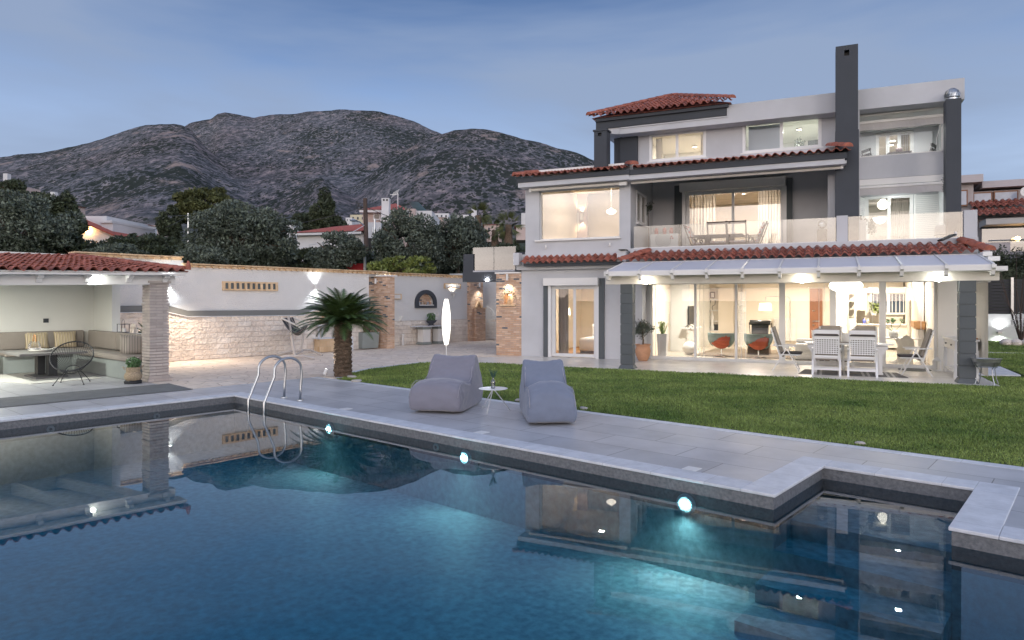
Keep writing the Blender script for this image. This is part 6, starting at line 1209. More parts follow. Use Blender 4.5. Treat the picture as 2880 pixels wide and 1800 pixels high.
# ================================================================ living room furniture
def swivel(f_at, rot, label):
    t = thing('swivel_chair', label, 'swivel chair', 'H', f_at, rot, 'red swivel tub chairs under sage throws', local=True)
    def shell(r_, z0, z1, a0, a1, n=26, m_=12, cut=None, off=0.):
        b = MB()
        for i in range(n + 1):
            a = a0 + (a1 - a0) * i / n
            for j in range(m_ + 1):
                f = j / m_; ph = f * math.pi * .5; rr_ = r_ * math.sin(min(ph * 1.25, math.pi / 2)) ** .7 * (1 + .05 * f) + off; z = z0 + (z1 - z0) * (f ** 1.25) + (off if f > .9 else 0) - (.16 * f * max(0, -math.sin(a)) if False else 0); b.v.append((rr_ * math.cos(a), rr_ * .92 * math.sin(a), z))
        for i in range(n):
            for j in range(m_):
                am = a0 + (a1 - a0) * (i + .5) / n; f = (j + .5) / m_
                if cut and not cut(am, f): continue
                q = i * (m_ + 1) + j; b.f.append((q, q + m_ + 1, q + m_ + 2, q + 1))
        return b
    shell(.36, .24, .74, R(150), R(390)).build('tub', M['red'], t, smooth=True)
    b = MB(); b.ball((0, 0, .42), .31, .3, .1, 18, 8); b.build('seat', M['red'], t, smooth=True)
    o = shell(.36, .24, .74, R(150), R(390), 44, 20, lambda a, f: f > .52 + .36 * math.sin((a - R(215)) * 1.1) ** 2 * (1 if a < R(330) else .2) - (.3 if a > R(318) else 0) - (.25 if a < R(200) else 0), .018).build('throw', M['green'], t, smooth=True)
    so_ = o.modifiers.new('thick', 'SOLIDIFY'); so_.thickness = .03; so_.offset = 1
    b = MB(); b.tube([(0, 0, .24), (0, 0, .03)], .022, 10)
    for k in range(4): a = k * math.pi / 2 + .5; b.tube([(0, 0, .05), (.26 * math.cos(a), .26 * math.sin(a), .012)], .014, 6)
    b.build('pedestal', M['chrome'], t)
ua, va = gr('H', 2029, 1002.5, .02); ub, vb = gr('H', 2133, 1007, .02); swivel((ua, va, .02), 0, 'red tub swivel chair with sage throw nearer the television'); swivel((ub, vb, .02), R(6), 'red tub swivel chair with sage throw in front of the black recliner')
ul, vl = ub + .15, vb + 2.0
t = thing('leather_chaise', 'black leather chaise with a rolled headrest in the living room', 'chaise', 'H', (ul, vl, 0)); b = MB()
b.slab([(vl - .5, .45), (vl - .1, .36), (vl + .3, .5), (vl + .7, .95), (vl + .66, 1.0), (vl + .26, .58), (vl - .1, .44), (vl - .5, .53)], 0, ul - .3, ul + .3); 
b = MB(); zc_ = hv(2138, 907, vl)[1]; uc_ = hv(2138, 907, vl)[0]
b.add([(uc_ - .28, vl, zc_ - .02), (uc_ + .28, vl, zc_ - .02), (uc_ + .26, vl - .35, .42), (uc_ - .26, vl - .35, .42), (uc_ - .28, vl + .06, zc_ - .02), (uc_ + .28, vl + .06, zc_ - .02), (uc_ + .26, vl - .28, .36), (uc_ - .26, vl - .28, .36)], [(0, 1, 2, 3), (7, 6, 5, 4), (0, 4, 5, 1), (1, 5, 6, 2), (2, 6, 7, 3), (3, 7, 4, 0)]); b.box(uc_ - .3, uc_ + .3, vl - .9, vl - .28, .34, .44); b.build('seat', M['lead'], t, smooth=False, bevel=.03)
b = MB(); b.tube([(uc_ - .33, vl - .02, zc_), (uc_ + .33, vl - .02, zc_)], .085, 16); b.build('headrest', M['lead'], t, smooth=True); b = MB(); b.tube([(uc_ - .36, vl + .05, zc_), (uc_ - .3, vl + .1, .3), (uc_ - .3, vl - .9, .3)], .015, 6); b.tube([(uc_ + .36, vl + .05, zc_), (uc_ + .3, vl + .1, .3), (uc_ + .3, vl - .9, .3)], .015, 6); b.box(uc_ - .33, uc_ + .33, vl - .8, vl, .02, .3); b.build('base', M['dwood'], t)
b = MB(); b.prism([(ua - .9, 22.6), (ub + 1.2, 22.5), (ub + 1.4, 26.2), (ua - .7, 26.2)], .021, .034); b.top('living_rug', pm('brown shag rug', (.15, .12, .09), .98, .3, 8, 150, 1), 'H', (ua, 23, .02), 'dark brown shaggy rug under the red swivel chairs', 'rug')
vL = 27.0; t = thing('arc_lamp', 'arched floor lamp with a hanging cream drum shade', 'floor lamp', 'H', (hv(2222, 960, vL)[0], vL, 0)); P_ = lambda px, py: (hv(px, py, vL)[0], vL, hv(px, py, vL)[1])
b = MB(); b.tube([P_(2222, 962), P_(2222, 842), P_(2220, 836), P_(2214, 834), P_(2158, 833), P_(2154, 836), P_(2154, 845)], .016, 8); b.lathe([(.16, .02), (.16, .04), (.001, .05)], (P_(2222, 960)[0], vL, 0), 18); b.build('stand', M['metal'], t)
c0 = P_(2152, 863); b = MB(); b.lathe([(.24, -.14), (.20, .14)], c0, 24); b.build('lamp_shade', M['shade'], t)
t = thing('white_sofa', 'low white sofa behind the terrace table inside the glazing', 'sofa', 'H', (.0, 22.6, 0)); b = MB(); b.box(-.85, .65, 22.2, 23.2, .04, .5); b.box(-.85, .65, 23.0, 23.25, .5, .62); b.build('seat', M['white'], t, bevel=.04, smooth=True)
pillow('H', (-.15, 22.5, .5), .5, .42, .14, 0, R(-10), M['white'], 'white throw pillow standing on the white sofa')
b = MB(); b.ball((hv(1940, 980, 22.9)[0], 22.9, .24), .24, .24, .22, 20, 12); b.tube([(hv(1940, 980, 22.9)[0], 22.9, .44), (hv(1940, 980, 22.9)[0] + .01, 22.9, .54)], .01, 5); b.top('apple_ornament', M['white'], 'H', (-3.9, 22.9, 0), 'large white apple shaped ornament on the living room floor', 'ornament', smooth=True)
t = thing('white_heater', 'white panel heater below the television shelf', 'heater', 'H', (-4.3, 24.0, 0)); b = MB(); b.box(hv(1932, 0, 24.2)[0], hv(1955, 0, 24.2)[0] + .05, 24.15, 24.25, .1, .78); b.build('panel', M['cream'], t); b = MB(); b.lathe([(.03, 0), (.03, .02)], (hv(1936, 0, 24.2)[0], 24.12, .7), 10); b.build('knob', M['white'], t)
t = thing('folding_screen', 'white lattice folding screen beside the niche shelves', 'screen', 'H', (hv(2085, 0, 27)[0], 27, 0)); b = MB(); u0, u1 = hv(2078, 0, 27)[0], hv(2098, 0, 27)[0]; zt_ = hv(2085, 822, 27)[1]
for k in range(5): u = u0 + (u1 - u0) * k / 4; b.bar((u, 27 - k * .06, .05), (u, 27 - k * .06, zt_), .03)
for k in range(9): z = .1 + (zt_ - .1) * k / 8; b.bar((u0, 27, z), (u1, 26.76, z), .025)
b.build('lattice', M['white'], t)
# fireplace with white hood and oak mantel, kitchen
t = thing('fireplace', 'white hooded corner fireplace with a thick oak mantel', 'fireplace', 'H', (2.2, 23.6, 0)); um, zm = hv(2580, 905, 23.4)
b = MB(); b.box(um, 2.62, 23.2, 24.0, .02, zm - .22); b.build('base', M['white'], t); b = MB(); b.box(um - .12, 2.63, 23.05, 24.05, zm - .16, zm + .02); b.box(um - .06, 2.63, 23.1, 24.05, zm - .22, zm - .16); b.build('mantel', M['wood'], t)
b = MB(); b.slab([(um + .1, zm + .02), (2.62, zm + .02), (2.62, 2.55), (2.3, 2.55)], 1, 23.3, 24.0); b.build('hood', M['white'], t)
kv = 28.2; kz = lambda px, py: hv(px, py, kv)
t = thing('kitchen_units', 'pale kitchen wall and base units with glass fronted tall cupboard', 'kitchen units', 'H', (1.0, kv, 0)); (ka, z0), (kb, z1) = kz(2312, 960), kz(2700, 800)
u_1, zz1 = kz(2330, 812); u_2, zz2 = kz(2381, 960); b = MB(); b.box(u_1 + .1, u_2, kv - .3, kv + .3, .05, 2.45); b.build('tall_white_unit', M['roomw'], t)
u3, _ = kz(2382, 0); u4, _ = kz(2408, 0); b = MB(); b.wall(u3, u4, .05, 2.45, kv - .2, kv - .15, [(u3 + .06, u4 - .06, 1.15, 2.25)]); b.box(u3, u4, kv + .25, kv + .3, .05, 2.45)
for k in range(4): b.box(u3, u4, kv - .15, kv + .25, 1.2 + k * .28, 1.215 + k * .28)
b.build('display_cupboard', M['cream'], t)
u5, _ = kz(2410, 0); u6, _ = kz(2555, 0); b = MB(); b.box(u5, u6, kv, kv + .5, .1, .92); b.build('base_cupboards', M['cream'], t); b = MB(); b.box(u5 - .02, u6, kv - .05, kv + .5, .92, .96); b.build('worktop', M['white'], t)
ua_, za_ = kz(2410, 873); ub_, zb_ = kz(2439, 812); b = MB(); b.box(ua_, ub_, kv + .15, kv + .5, za_, zb_); b.build('wall_cupboard', M['cream'], t)
w0, wz0 = hv(2446, 884, 28.85); w1, wz1 = hv(2552, 824, 28.85)
t = thing('kitchen_window', 'white framed kitchen window with bars and a rolled blind', 'window', 'H', (w0, 28.85, wz0)); b = MB(); wm = (w0 + w1) / 2; b.wall(w0, w1, wz0, wz1, 28.8, 28.88, [(w0 + .07, wm - .05, wz0 + .07, wz1 - .04), (wm + .05, w1 - .07, wz0 + .07, wz1 - .04)]); b.build('frame', M['pvc'], t); b = MB(); b.box(w0 + .05, w1 - .05, 28.86, 28.875, wz0 + .05, wz1 - .03); b.build('pane', pm('dusk pane', (.06, .085, .13), .08), t)
b = MB()
for k in range(9): u = w0 + .12 + (w1 - w0 - .24) * k / 8; b.tube([(u, 28.84, wz0), (u, 28.84, wz1)], .012, 5)
b.build('bars', M['pvc'], t); b = MB(); b.box(w0 - .15, w1 + .1, 28.7, 28.8, wz1, wz1 + .22); b.build('blind', M['white'], t)
uf, zf = hv(2556, 842, 27.0); t = thing('refrigerator', 'tall steel fridge beside the kitchen window', 'refrigerator', 'H', (uf, 27, 0)); b = MB(); b.box(uf, uf + .62, 26.8, 27.5, .03, zf); b.build('body', pm('fridge steel', (.5, .46, .42), .35, .04, metal=.4), t, bevel=.01); b = MB(); b.tube([(uf + .05, 26.76, .9), (uf + .05, 26.76, 1.5)], .012, 6); b.build('handle', M['chrome'], t)
vT = 22.6; uT, zT = hv(2530, 940, vT); t = thing('tulip_table', 'round white tulip table inside the glazing by the kitchen', 'table', 'H', (uT, vT, 0)); b = MB(); b.lathe([(.28, .02), (.2, .05), (.05, .12), (.04, .5), (.12, .68), (.55, .71), (.56, .73), (.001, .735)], (uT, vT, 0), 30, 1, .8); b.build('table', M['white'], t, smooth=True)
t = thing('table_planter', 'white square planter with twisting bamboo shoots on the tulip table', 'planter', 'H', (uT - .15, vT, .735)); b = MB(); b.lathe([(.08, 0), (.12, .02), (.125, .2), (.11, .2)], (uT - .15, vT, .735), 18); b.build('pot', M['white'], t, smooth=True); b = MB(); rg_ = random.Random(11)
for k in range(7):
    a = rg_.uniform(0, 6.28); p = Vector((uT - .15, vT, .9)); q = p + Vector((.32 * math.cos(a), .2 * math.sin(a), .18)); e = q + Vector((.04, 0, .15)); b.tube([p, q, e], .006, 5); V = tuft(b, tuple(e), 26, .07, .06, rg_)
b.build('foliage', M['plant'], t)
t = thing('white_curved_chair', 'white moulded cantilever chair inside the glazing by the tulip table', 'chair', 'H', (uT + .35, 21.75, 0)); b = MB(); cxu = hv(2547, 0, 21.8)[0]; n = 18; prf = [(.25, .86), (.20, .75), (.12, .55), (.06, .45), (-.12, .43), (-.24, .44), (-.26, .3), (-.2, .12), (-.1, .03), (.2, .02), (.3, .02)]
for (yv, z) in prf:
    wd_ = .20 * (1 if z < .8 else .7) * (1 if .4 < z < .75 else .95)
    for k in range(9): s = -1 + 2 * k / 8; b.v.append((cxu + s * wd_, 21.8 + yv * -1 + .05 * s * s * (1 if z > .5 else 0), z + (.05 * s * s if .4 < z < .5 else 0) - (.12 * s * s if z > .8 else 0)))
for i in range(len(prf) - 1):
    for k in range(8): q = i * 9 + k; b.f.append((q, q + 1, q + 10, q + 9))
o = b.build('shell', M['cream'], t, smooth=True, sub=1); o.modifiers.new('t', 'SOLIDIFY').thickness = .02
for k, (px, py, cc, lb) in enumerate(((2431, 907, (.12, .15, .6), 'blue soap bottle on the kitchen worktop'), (2442, 907, (.6, .58, .5), 'pale tea caddy on the kitchen worktop'))):
    u, z = hv(px, py, 28.1); b = MB(); b.lathe([(.05, 0), (.055, .1), (.045, .13), (.015, .15), (.015, .19)], (u, 28.2, .96), 12); b.top('bottle', pm('bottle %d' % k, cc, .4), 'H', (u, 28.2, .96), lb, 'bottle', smooth=True)
t = thing('hanging_plant', 'yellow green plant on the kitchen window sill', 'plant', 'H', (w0 + .1, 28.5, wz0)); leafobj('foliage', [bush(None, (w0 + .12, 28.4, wz0 + .25), .22, .15, .28, 260, .1, 21)], M['leafy'], t); b = MB(); b.lathe([(.08, 0), (.1, .14)], (w0 + .12, 28.4, wz0 - .03), 12); b.build('pot', M['white'], t)
def curtain(u0, u1, v, z0, z1, m, label, name='curtain', wave=.05, n=40):
    b = MB()
    for k in range(n + 1):
        u = u0 + (u1 - u0) * k / n; y = v + wave * math.sin(k * 1.25) * (.7 + .3 * math.sin(k * .4)); b.v += [(u, y, z0), (u, v + (y - v) * .8, z1)]
    for k in range(n): b.f.append((2 * k, 2 * k + 2, 2 * k + 3, 2 * k + 1))
    return b.top(name, m, 'H', ((u0 + u1) / 2, v, z0), label, 'curtain', smooth=True)
# bedroom
curtain(-7.95, -7.6, 20.95, .05, 2.5, M['curtg'], 'grey brown curtain behind the ground floor french door')
t = thing('bed', 'bed with rumpled white linen and pillows in the ground floor bedroom', 'bed', 'H', (-6.7, 22.4, 0)); b = MB(); b.box(-7.6, -5.6, 21.9, 24.0, .1, .55); o = b.build('duvet', M['white'], t, smooth=True, bevel=.09); b = MB(); b.box(-7.55, -5.65, 21.95, 23.95, .03, .12); b.build('base', M['dwood'], t)
pillow('H', (-7.25, 23.3, .55), .6, .48, .16, R(20), R(-25), M['white'], 'white pillow leaning against the bedhead'); pillow('H', (-6.85, 23.0, .55), .5, .4, .16, R(10), R(-35), M['cream'], 'cream pillow in front of the white pillow')
t = thing('bedside_lamp', 'standing lamp with a glowing cream drum shade beside the bed', 'floor lamp', 'H', (-7.45, 24.1, 0)); u, z = hv(1592, 876, 24.1); b = MB(); b.lathe([(.17, -.13), (.14, .13)], (u, 24.1, z), 20); b.build('lamp_shade', em('bedside shade', (1, .85, .6), 3), t); b = MB(); b.tube([(u, 24.1, .03), (u, 24.1, z)], .012, 6); b.lathe([(.12, .03), (.12, .05)], (u, 24.1, 0), 14); b.build('stand', M['chrome'], t)
t = thing('bedroom_window', 'white framed bedroom window with closed dark louvres', 'window', 'H', (-7.9, 25.4, 1.0)); (a, z0), (c, z1) = hv(1583, 903, 25.4), hv(1612, 812, 25.4); b = MB(); b.wall(a, c, z0, z1, 25.32, 25.42, [(a + .08, c - .08, z0 + .08, z1 - .08)]); b.build('frame', M['pvc'], t); b = MB(); b.box(a + .06, c - .06, 25.38, 25.4, z0 + .06, z1 - .06); b.build('louvre', M['dark'], t)
b = MB(); b.box(-6.95, -5.42, 25.3, 25.48, .03, 2.6); b.build('wardrobe_panel', M['room'], ho)
u, z = hv(1600, 951, 22.6); t = thing('bed_cactus', 'small green potted plant on a pink tray on the bed', 'plant', 'H', (u, 22.2, .55)); b = MB(); b.lathe([(.05, 0), (.06, .1), (.001, .1)], (u, 22.2, .6), 12); b.build('pot', M['dark'], t); b = MB(); tuft(b, (u, 22.2, .75), 60, .06, .05); b.build('foliage', M['plant'], t); b = MB(); b.lathe([(.1, 0), (.1, .05), (.001, .05)], (u + .03, 22.2, .555), 14); b.build('tray', M['pot'], t)
# upper rooms
def psconce(px, py, v, label):
    u, z = hv(px, py, v); t = thing('interior_wall_light', label, 'wall light', 'H', (u, v, z), group='up and down lights in the picture window room'); b = MB(); b.box(u - .05, u + .05, v - .1, v, z - .13, z + .13); b.build('lamp_body', M['pvc'], t)
    for s in (1, -1): lamp_light(t, 'SPOT', (u, v - .06, z + s * .15), 16, (1, .72, .42), .03, (R(180) if s > 0 else 0, 0, 0), 110, .8)
b = MB(); b.box(hv(1570, 0, 24.6)[0], hv(1652, 0, 24.6)[0], 24.6, 24.7, 3.5, 5.85); b.build('picture_room_wall', pm('mauve wall', (.50, .42, .44), .85, .02, 1), ho)
psconce(1583, 594, 24.58, 'interior up and down light further from the framed drawing edge'); psconce(1637, 610, 24.58, 'interior up and down light beside the framed drawing')
(a, z0), (c, z1) = hv(1594, 653, 24.58), hv(1629, 598, 24.58); t = thing('framed_drawing', 'white framed pale drawing on the mauve wall upstairs', 'picture', 'H', (a, 24.55, z0)); b = MB(); b.wall(a, c, z0, z1, 24.54, 24.58, [(a + .07, c - .07, z0 + .07, z1 - .07)]); b.build('frame', M['white'], t); b = MB(); b.box(a + .06, c - .06, 24.56, 24.575, z0 + .06, z1 - .06); b.build('print', pm('sketch print', (.34, .36, .37), .8, .3, 14), t)
def pend(px, py, v, ztop, label, prof_, sc_, s_=3):
    u, z = hv(px, py, v); t = thing('pendant_lamp', label, 'pendant lamp', 'H', (u, v, z)); b = MB(); b.lathe([(r_ * sc_, h_ * sc_) for r_, h_ in prof_], (u, v, z), 22); b.build('lamp_shade', em('pendant %s' % label[:12], (1, .92, .78), s_), t, smooth=True); b = MB(); b.tube([(u, v, z + prof_[-1][1] * sc_), (u, v, ztop)], .006, 5); b.build('cord', M['white'], t)
ufo = [(.001, -.62), (.5, -.56), (.95, -.25), (1, -.05), (.95, .10), (.45, .42), (.10, .52), (.08, .75)]
pend(1719, 594, 23.0, 5.85, 'glowing ribbed pendant behind the picture window', ufo, .17)
glb = [(.001, -1), (.5, -.87), (.87, -.5), (1, 0), (.87, .5), (.45, .95), (.3, 1.3)]
pend(2483, 576, 25.0, 5.08, 'glowing bulb shaped pendant behind the lower loggia door', glb, .16); pend(2475, 612, 26.2, 5.08, 'glowing dome pendant further inside the lower loggia room', [(.001, -1), (.6, -.75), (1, -.1), (.9, 0)], .22)
t = thing('track_light', 'bright track spot on the ceiling of the top floor room above the small chimney', 'track light', 'H', (-4.0, 23.4, 7.0)); u, z = hv(1924, 398, 23.6); b = MB(); b.ball((u, 23.6, z), .05); b.build('lamp_lens', em('track lens', (1, .9, .7), 700), t); b = MB(); b.box(u - .5, u + .3, 23.58, 23.62, z + .08, z + .1); b.tube([(u + .1, 23.6, z + .08), (u + .2, 23.6, z - .02)], .03, 8); b.build('track', M['white'], t)
t = thing('eucalyptus_sprig', 'grey green leafy branch in a white room behind the top floor window', 'plant', 'H', (-1, 22.6, 6.2)); u, z = hv(2248, 402, 22.5); b = MB(); b.tube([(u - .1, 22.5, z - .25), (u - .03, 22.5, z), (u + .03, 22.5, z + .2)], .008, 5); tuft(b, (u, 22.5, z), 70, .17, .07, random.Random(5)); b.build('branch', M['leaf'], t)
t = thing('inner_door', 'open dark doorway with white frame in the top floor room', 'door', 'H', (-.4, 24.9, 6)); (a, z0), (c, z1) = hv(2266, 412, 24.9), hv(2305, 356, 24.9); b = MB(); b.wall(a, c, 6.06, z1, 24.86, 24.96, [(a + .07, c - .05, 6.0, z1 - .07)]); b.build('frame', M['white'], t); b = MB(); b.box(a + .06, c, 24.9, 24.92, 6.06, z1 - .06); b.build('opening', pm('dim hallway', (.12, .13, .14), .8), t)
curtain(-4.95, -4.75, 21.85, 6.1, 7.0, M['curtain'], 'sheer curtain at the near jamb of the top window above the small chimney'); curtain(-3.55, -3.38, 21.85, 6.1, 7.0, M['curtain'], 'sheer curtain at the far jamb of the top window above the small chimney')
curtain(-4.15, -3.35, 23.6, 3.5, 5.4, M['curtain'], 'sheer curtain behind the balcony door near the side window'); curtain(-2.0, -1.3, 23.6, 3.5, 5.4, M['curtain'], 'sheer curtain behind the balcony door near the tall chimney')
curtain(2.02, 2.3, 23.9, 5.32, 6.85, stripem('cream striped curtain', [(.6, .5, .36), (.72, .68, .6), (.5, .42, .32), (.7, .66, .58)], 9), 'cream striped curtain in the upper loggia door'); curtain(1.85, 2.3, 23.9, 3.45, 4.95, M['curtain'], 'white sheer curtain in the lower loggia door')
b = MB(); u, z = hv(2481, 390, 24.2); b.lathe([(.06, 0), (.09, .3), (.07, .7), (.05, 1.0)], (u, 24.2, 5.33), 12); b.top('burgundy_drape', pm('burgundy velvet', (.16, .01, .03), .9), 'H', (u, 24.2, 5.33), 'burgundy drape hanging inside the upper loggia door', 'drape', smooth=True)
# balcony things behind the glass
t = thing('balcony_table', 'brown timber table on the first floor balcony behind glass', 'table', 'H', (-2.6, 21.4, 3.12)); (a, z0), (c, z1) = hv(1956, 664, 21.3), hv(2090, 661, 21.3); b = MB(); b.box(a, c, 21.0, 21.9, z0 - .04, z0); b.build('tabletop', M['dwood'], t)
for u in (a + .35, c - .35):
    b = MB(); b.box(u - .05, u + .05, 21.1, 21.8, 3.12, z0 - .04); b.build('leg', M['dwood'], t)
flor = pm('floral cushion', (.45, .12, .08), .9, .1, 9); tfl = flor.node_tree; vv_ = N(tfl, 'ShaderNodeTexVoronoi'); vv_.inputs['Scale'].default_value = 16; rr2 = ramp(tfl, [(0, (.5, .09, .05)), (.3, (.8, .74, .68)), (.55, (.3, .33, .45)), (.7, (.8, .76, .7))], 'CONSTANT'); s2 = N(tfl, 'ShaderNodeSeparateXYZ'); tfl.links.new(vv_.outputs['Color'], s2.inputs[0]); tfl.links.new(s2.outputs[0], rr2.inputs[0]); tfl.links.new(rr2.outputs[0], tfl.nodes['Principled BSDF'].inputs['Base Color'])
bc_ = thing('balcony_chair', 'brown reclining chair with floral cushion facing the tall chimney', 'balcony chair', 'H', (0, 0, 3.12), 0, 'timber chairs on the balcony', local=True)
b = MB(); b.bar((-.26, -.16, .36), (-.26, -.40, 1.0), .03); b.bar((.26, -.16, .36), (.26, -.40, 1.0), .03); b.bar((-.26, -.38, .95), (.26, -.38, .95), .02, .08); b.build('back_frame', M['dwood'], bc_)
b = MB(); b.add([(x, y, z) for y, z in ((-.12, .4), (-.34, .98), (-.28, 1.0), (-.05, .42)) for x in (-.23, .23)], [(0, 1, 3, 2), (2, 3, 5, 4), (4, 5, 7, 6), (6, 7, 1, 0), (0, 2, 4, 6), (1, 7, 5, 3)]); b.build('back_cushion', flor, bc_, bevel=.015)
b = MB(); b.box(-.23, .23, -.12, .34, .40, .45); b.build('seat_cushion', flor, bc_, bevel=.015); b = MB(); b.box(-.26, .26, -.16, .34, .36, .395); b.build('seat', M['dwood'], bc_)
for s in (-.29, .29):
    b = MB(); b.bar((s, -.28, .60), (s, .28, .60), .05, .025); b.build('armrest', M['dwood'], bc_)
    for y0, y1 in ((.05, .32), (.05, -.3)): b = MB(); b.bar((s, y0, .58), (s, y1, 0), .03, .03); b.build('leg', M['dwood'], bc_)
bc_.location = tow('H', -3.55, 21.4, 3.12); bc_.rotation_euler = (0, 0, YAW['H'] + R(-90)); dup(bc_, 'H', (-1.95, 21.4, 3.12), R(90), 'brown reclining chair with floral cushion facing the side window'); dup(bc_, 'H', (-2.9, 21.0, 3.12), R(0), 'brown chair with floral cushion, back to the glass, nearer the air conditioner', drop=('back_cushion',)); dup(bc_, 'H', (-2.35, 21.0, 3.12), R(0), 'brown chair with floral cushion, back to the glass, nearer the glass globe', drop=('back_cushion',))
t = thing('air_conditioner', 'white outdoor air conditioner unit with three diamond emblem on the balcony', 'air conditioner', 'H', (-4.6, 21.8, 3.42)); (a, z1), (c, _z) = hv(1829, 659, 21.8), hv(1908, 655, 21.8); b = MB(); b.box(a, c, 21.8, 22.15, 3.12, z1); b.build('casing', M['white'], t, bevel=.01)
b = MB(); ccx = a + .42
for r_ in (.06, .12, .18, .24): b.tube([(ccx + r_ * math.cos(2 * math.pi * k / 20), 21.785, 3.75 + r_ * math.sin(2 * math.pi * k / 20)) for k in range(21)], .006, 4)
b.build('fan_grille', M['dark'], t); b = MB(); ex_, ez_ = hv(1889, 668, 21.79)
for dx_, dz_ in ((0, .035), (-.035, -.022), (.035, -.022)):
    b.add([(ex_ + dx_, 21.79, ez_ + dz_ - .036), (ex_ + dx_ + .022, 21.79, ez_ + dz_), (ex_ + dx_, 21.79, ez_ + dz_ + .036), (ex_ + dx_ - .022, 21.79, ez_ + dz_)], [(0, 1, 2, 3)])
b.build('emblem', pm('red emblem', (.5, .03, .02), .5), t)
for k, px in enumerate((1845, 1868, 1887)):
    u, z = hv(px, 659, 21.9); b = MB(); b.lathe([(.07, 0), (.06, .09), (.085, .1), (.06, .12), (.05, .2)], (u, 21.95, z1), 12); b.top('red_lantern', pm('pink red glaze %d' % k, (.55, .13, .10), .5), 'H', (u, 21.95, z1), ['red lantern on the air conditioner nearest the side window', 'red lantern in the middle on the air conditioner', 'red lantern on the air conditioner nearest the balcony table'][k], 'lantern', 'red lanterns on the air conditioner', smooth=True)
def ptree(px, pyb, v, h_, rr_, zb_, label, pot=True, base=None, n=700, tr_=.5):
    u, z = hv(px, pyb, v); z = base if base is not None else z; t = thing('potted_olive', label, 'potted tree', 'H', (u, v, z)); b = MB(); b.tube([(u, v, z + .1), (u + .01, v, z + h_ * .5), (u, v, z + h_ * .9)], [.02, .015, .006], 6); b.build('trunk', M['bark'], t); leafobj('crown', [bush(None, (u, v, z + h_ - rr_), rr_ * .8, rr_ * .8, rr_ * 1.25, n, .06, int(px), .1, 14, .4)], M['leaf'], t); return t, u, z
t, u, z = ptree(1823, 640, 22.3, 1.98, .24, 3.42, 'slim standard olive tree on the balcony by the side window', base=3.12, n=360); b = MB(); b.lathe([(.14, 0), (.18, .3), (.001, .3)], (u, 22.3, 3.12), 14); b.build('pot', M['pot'], t)
t, u, z = ptree(2664, 640, 20.75, 1.92, .26, 3.42, 'sparse olive tree in a ribbed white pot before the flue pillar', base=3.12, n=150)
b = MB(); b.lathe([(.16, 0), (.25, .12), (.29, .28), (.28, .40), (.24, .46), (.20, .46)] , (u, 20.75, 3.3), 26); b.build('ribbed_pot', M['cream'], t, smooth=True); b = MB(); b.box(u - .2, u + .2, 20.6, 20.9, 3.12, 3.3)
b.tube([(u + .29 * math.cos(a), 20.75 + .29 * math.sin(a), 3.5) for a in [2 * math.pi * k / 20 for k in range(21)]], .006, 5); b.build('pot_stand', M['black'], t)
t = thing('balcony_bush', 'dark green bushy shrub in a pale planter beside the tall chimney', 'shrub', 'H', (.68, 20.95, 3.42)); u, z = hv(2402, 602, 20.6); b = MB(); b.box(.56, 1.0, 20.86, 21.1, 3.12, 4.0); b.build('planter', M['cream'], t); leafobj('foliage', [bush(None, (.78, 20.95, 4.08), .3, .16, .16, 900, .05, 5)], M['leafd'], t); leafobj('trailing_foliage', [bush(None, (1.13, 20.95, 3.8), .14, .12, .3, 260, .06, 8)], M['leaf'], t)
u, z = hv(2312, 655, 20.9); t = thing('glass_globe_lamp', 'clear glass globe lamp on a square timber post on the balcony', 'garden lamp', 'H', (u, 20.9, 3.42)); b = MB(); b.box(u - .13, u + .13, 20.8, 21.06, 3.12, 3.80); b.build('post', M['dwood'], t, bevel=.02); b = MB(); b.ball((u, 20.93, 3.93), .12, .12, .12, 20, 14); b.build('globe', glassm('globe glass', (.8, .82, .85), .2, 1.6), t, smooth=True)
# bistro set in the top loggia
def bistro_chair(px, rot, label):
    u, z = hv(px, 415, 22.4); t = thing('bistro_chair', label, 'bistro chair', 'H', (u, 22.4, 5.3), rot, 'folding bistro chairs in the top loggia', local=True)
    b = MB()
    for s in (-.2, .2): b.tube([(s, -.1, .42), (s, -.24, .86)], .011, 6)
    for z in (.68, .82): b.box(-.2, .2, -.25, -.2, z, z + .07)
    b.build('backrest', M['black'], t); b = MB()
    for k in range(4): b.box(-.2, .2, -.14 + k * .1, -.06 + k * .1, .44, .455)
    b.build('seat', M['black'], t)
    for s in (-.21, .21):
        b = MB(); b.tube([(s, -.15, .45), (s, .25, 0)], .011, 6); b.build('leg', M['black'], t); b = MB(); b.tube([(s, .2, .45), (s, -.22, 0)], .011, 6); b.build('leg', M['black'], t)
bistro_chair(2457, R(-62), 'black folding chair of the top loggia nearest the tall chimney'); bistro_chair(2600, R(70), 'black folding chair of the top loggia nearest the flue pillar')
u, z = hv(2528, 405, 22.4); t = thing('bistro_table', 'black folding bistro table in the top loggia', 'bistro table', 'H', (u, 22.4, 5.3)); b = MB(); b.box(u - .3, u + .3, 22.15, 22.7, 6.0, 6.025); b.build('tabletop', M['black'], t)
for s in (-.25, .25):
    b = MB(); b.tube([(u + s, 22.2, 5.3), (u - s, 22.2, 6.0)], .01, 5); b.build('leg', M['black'], t); b = MB(); b.tube([(u + s, 22.65, 5.3), (u - s, 22.65, 6.0)], .01, 5); b.build('leg', M['black'], t)
b = MB(); b.lathe([(.07, 0), (.09, .06), (.085, .14), (.06, .15)], (u, 22.4, 6.027), 14); b.top('small_pot', pm('mauve pot', (.35, .25, .26), .6), 'H', (u, 22.4, 6.03), 'small mauve pot on the bistro table', 'pot', smooth=True)

curtain(-2.12, -1.2, 21.75, 6.25, 7.05, pm('pale roller blind', (.42, .46, .52), .7, .02), 'pale lowered blind behind the left pane of the wide top window', 'roller_blind', .003, 6)
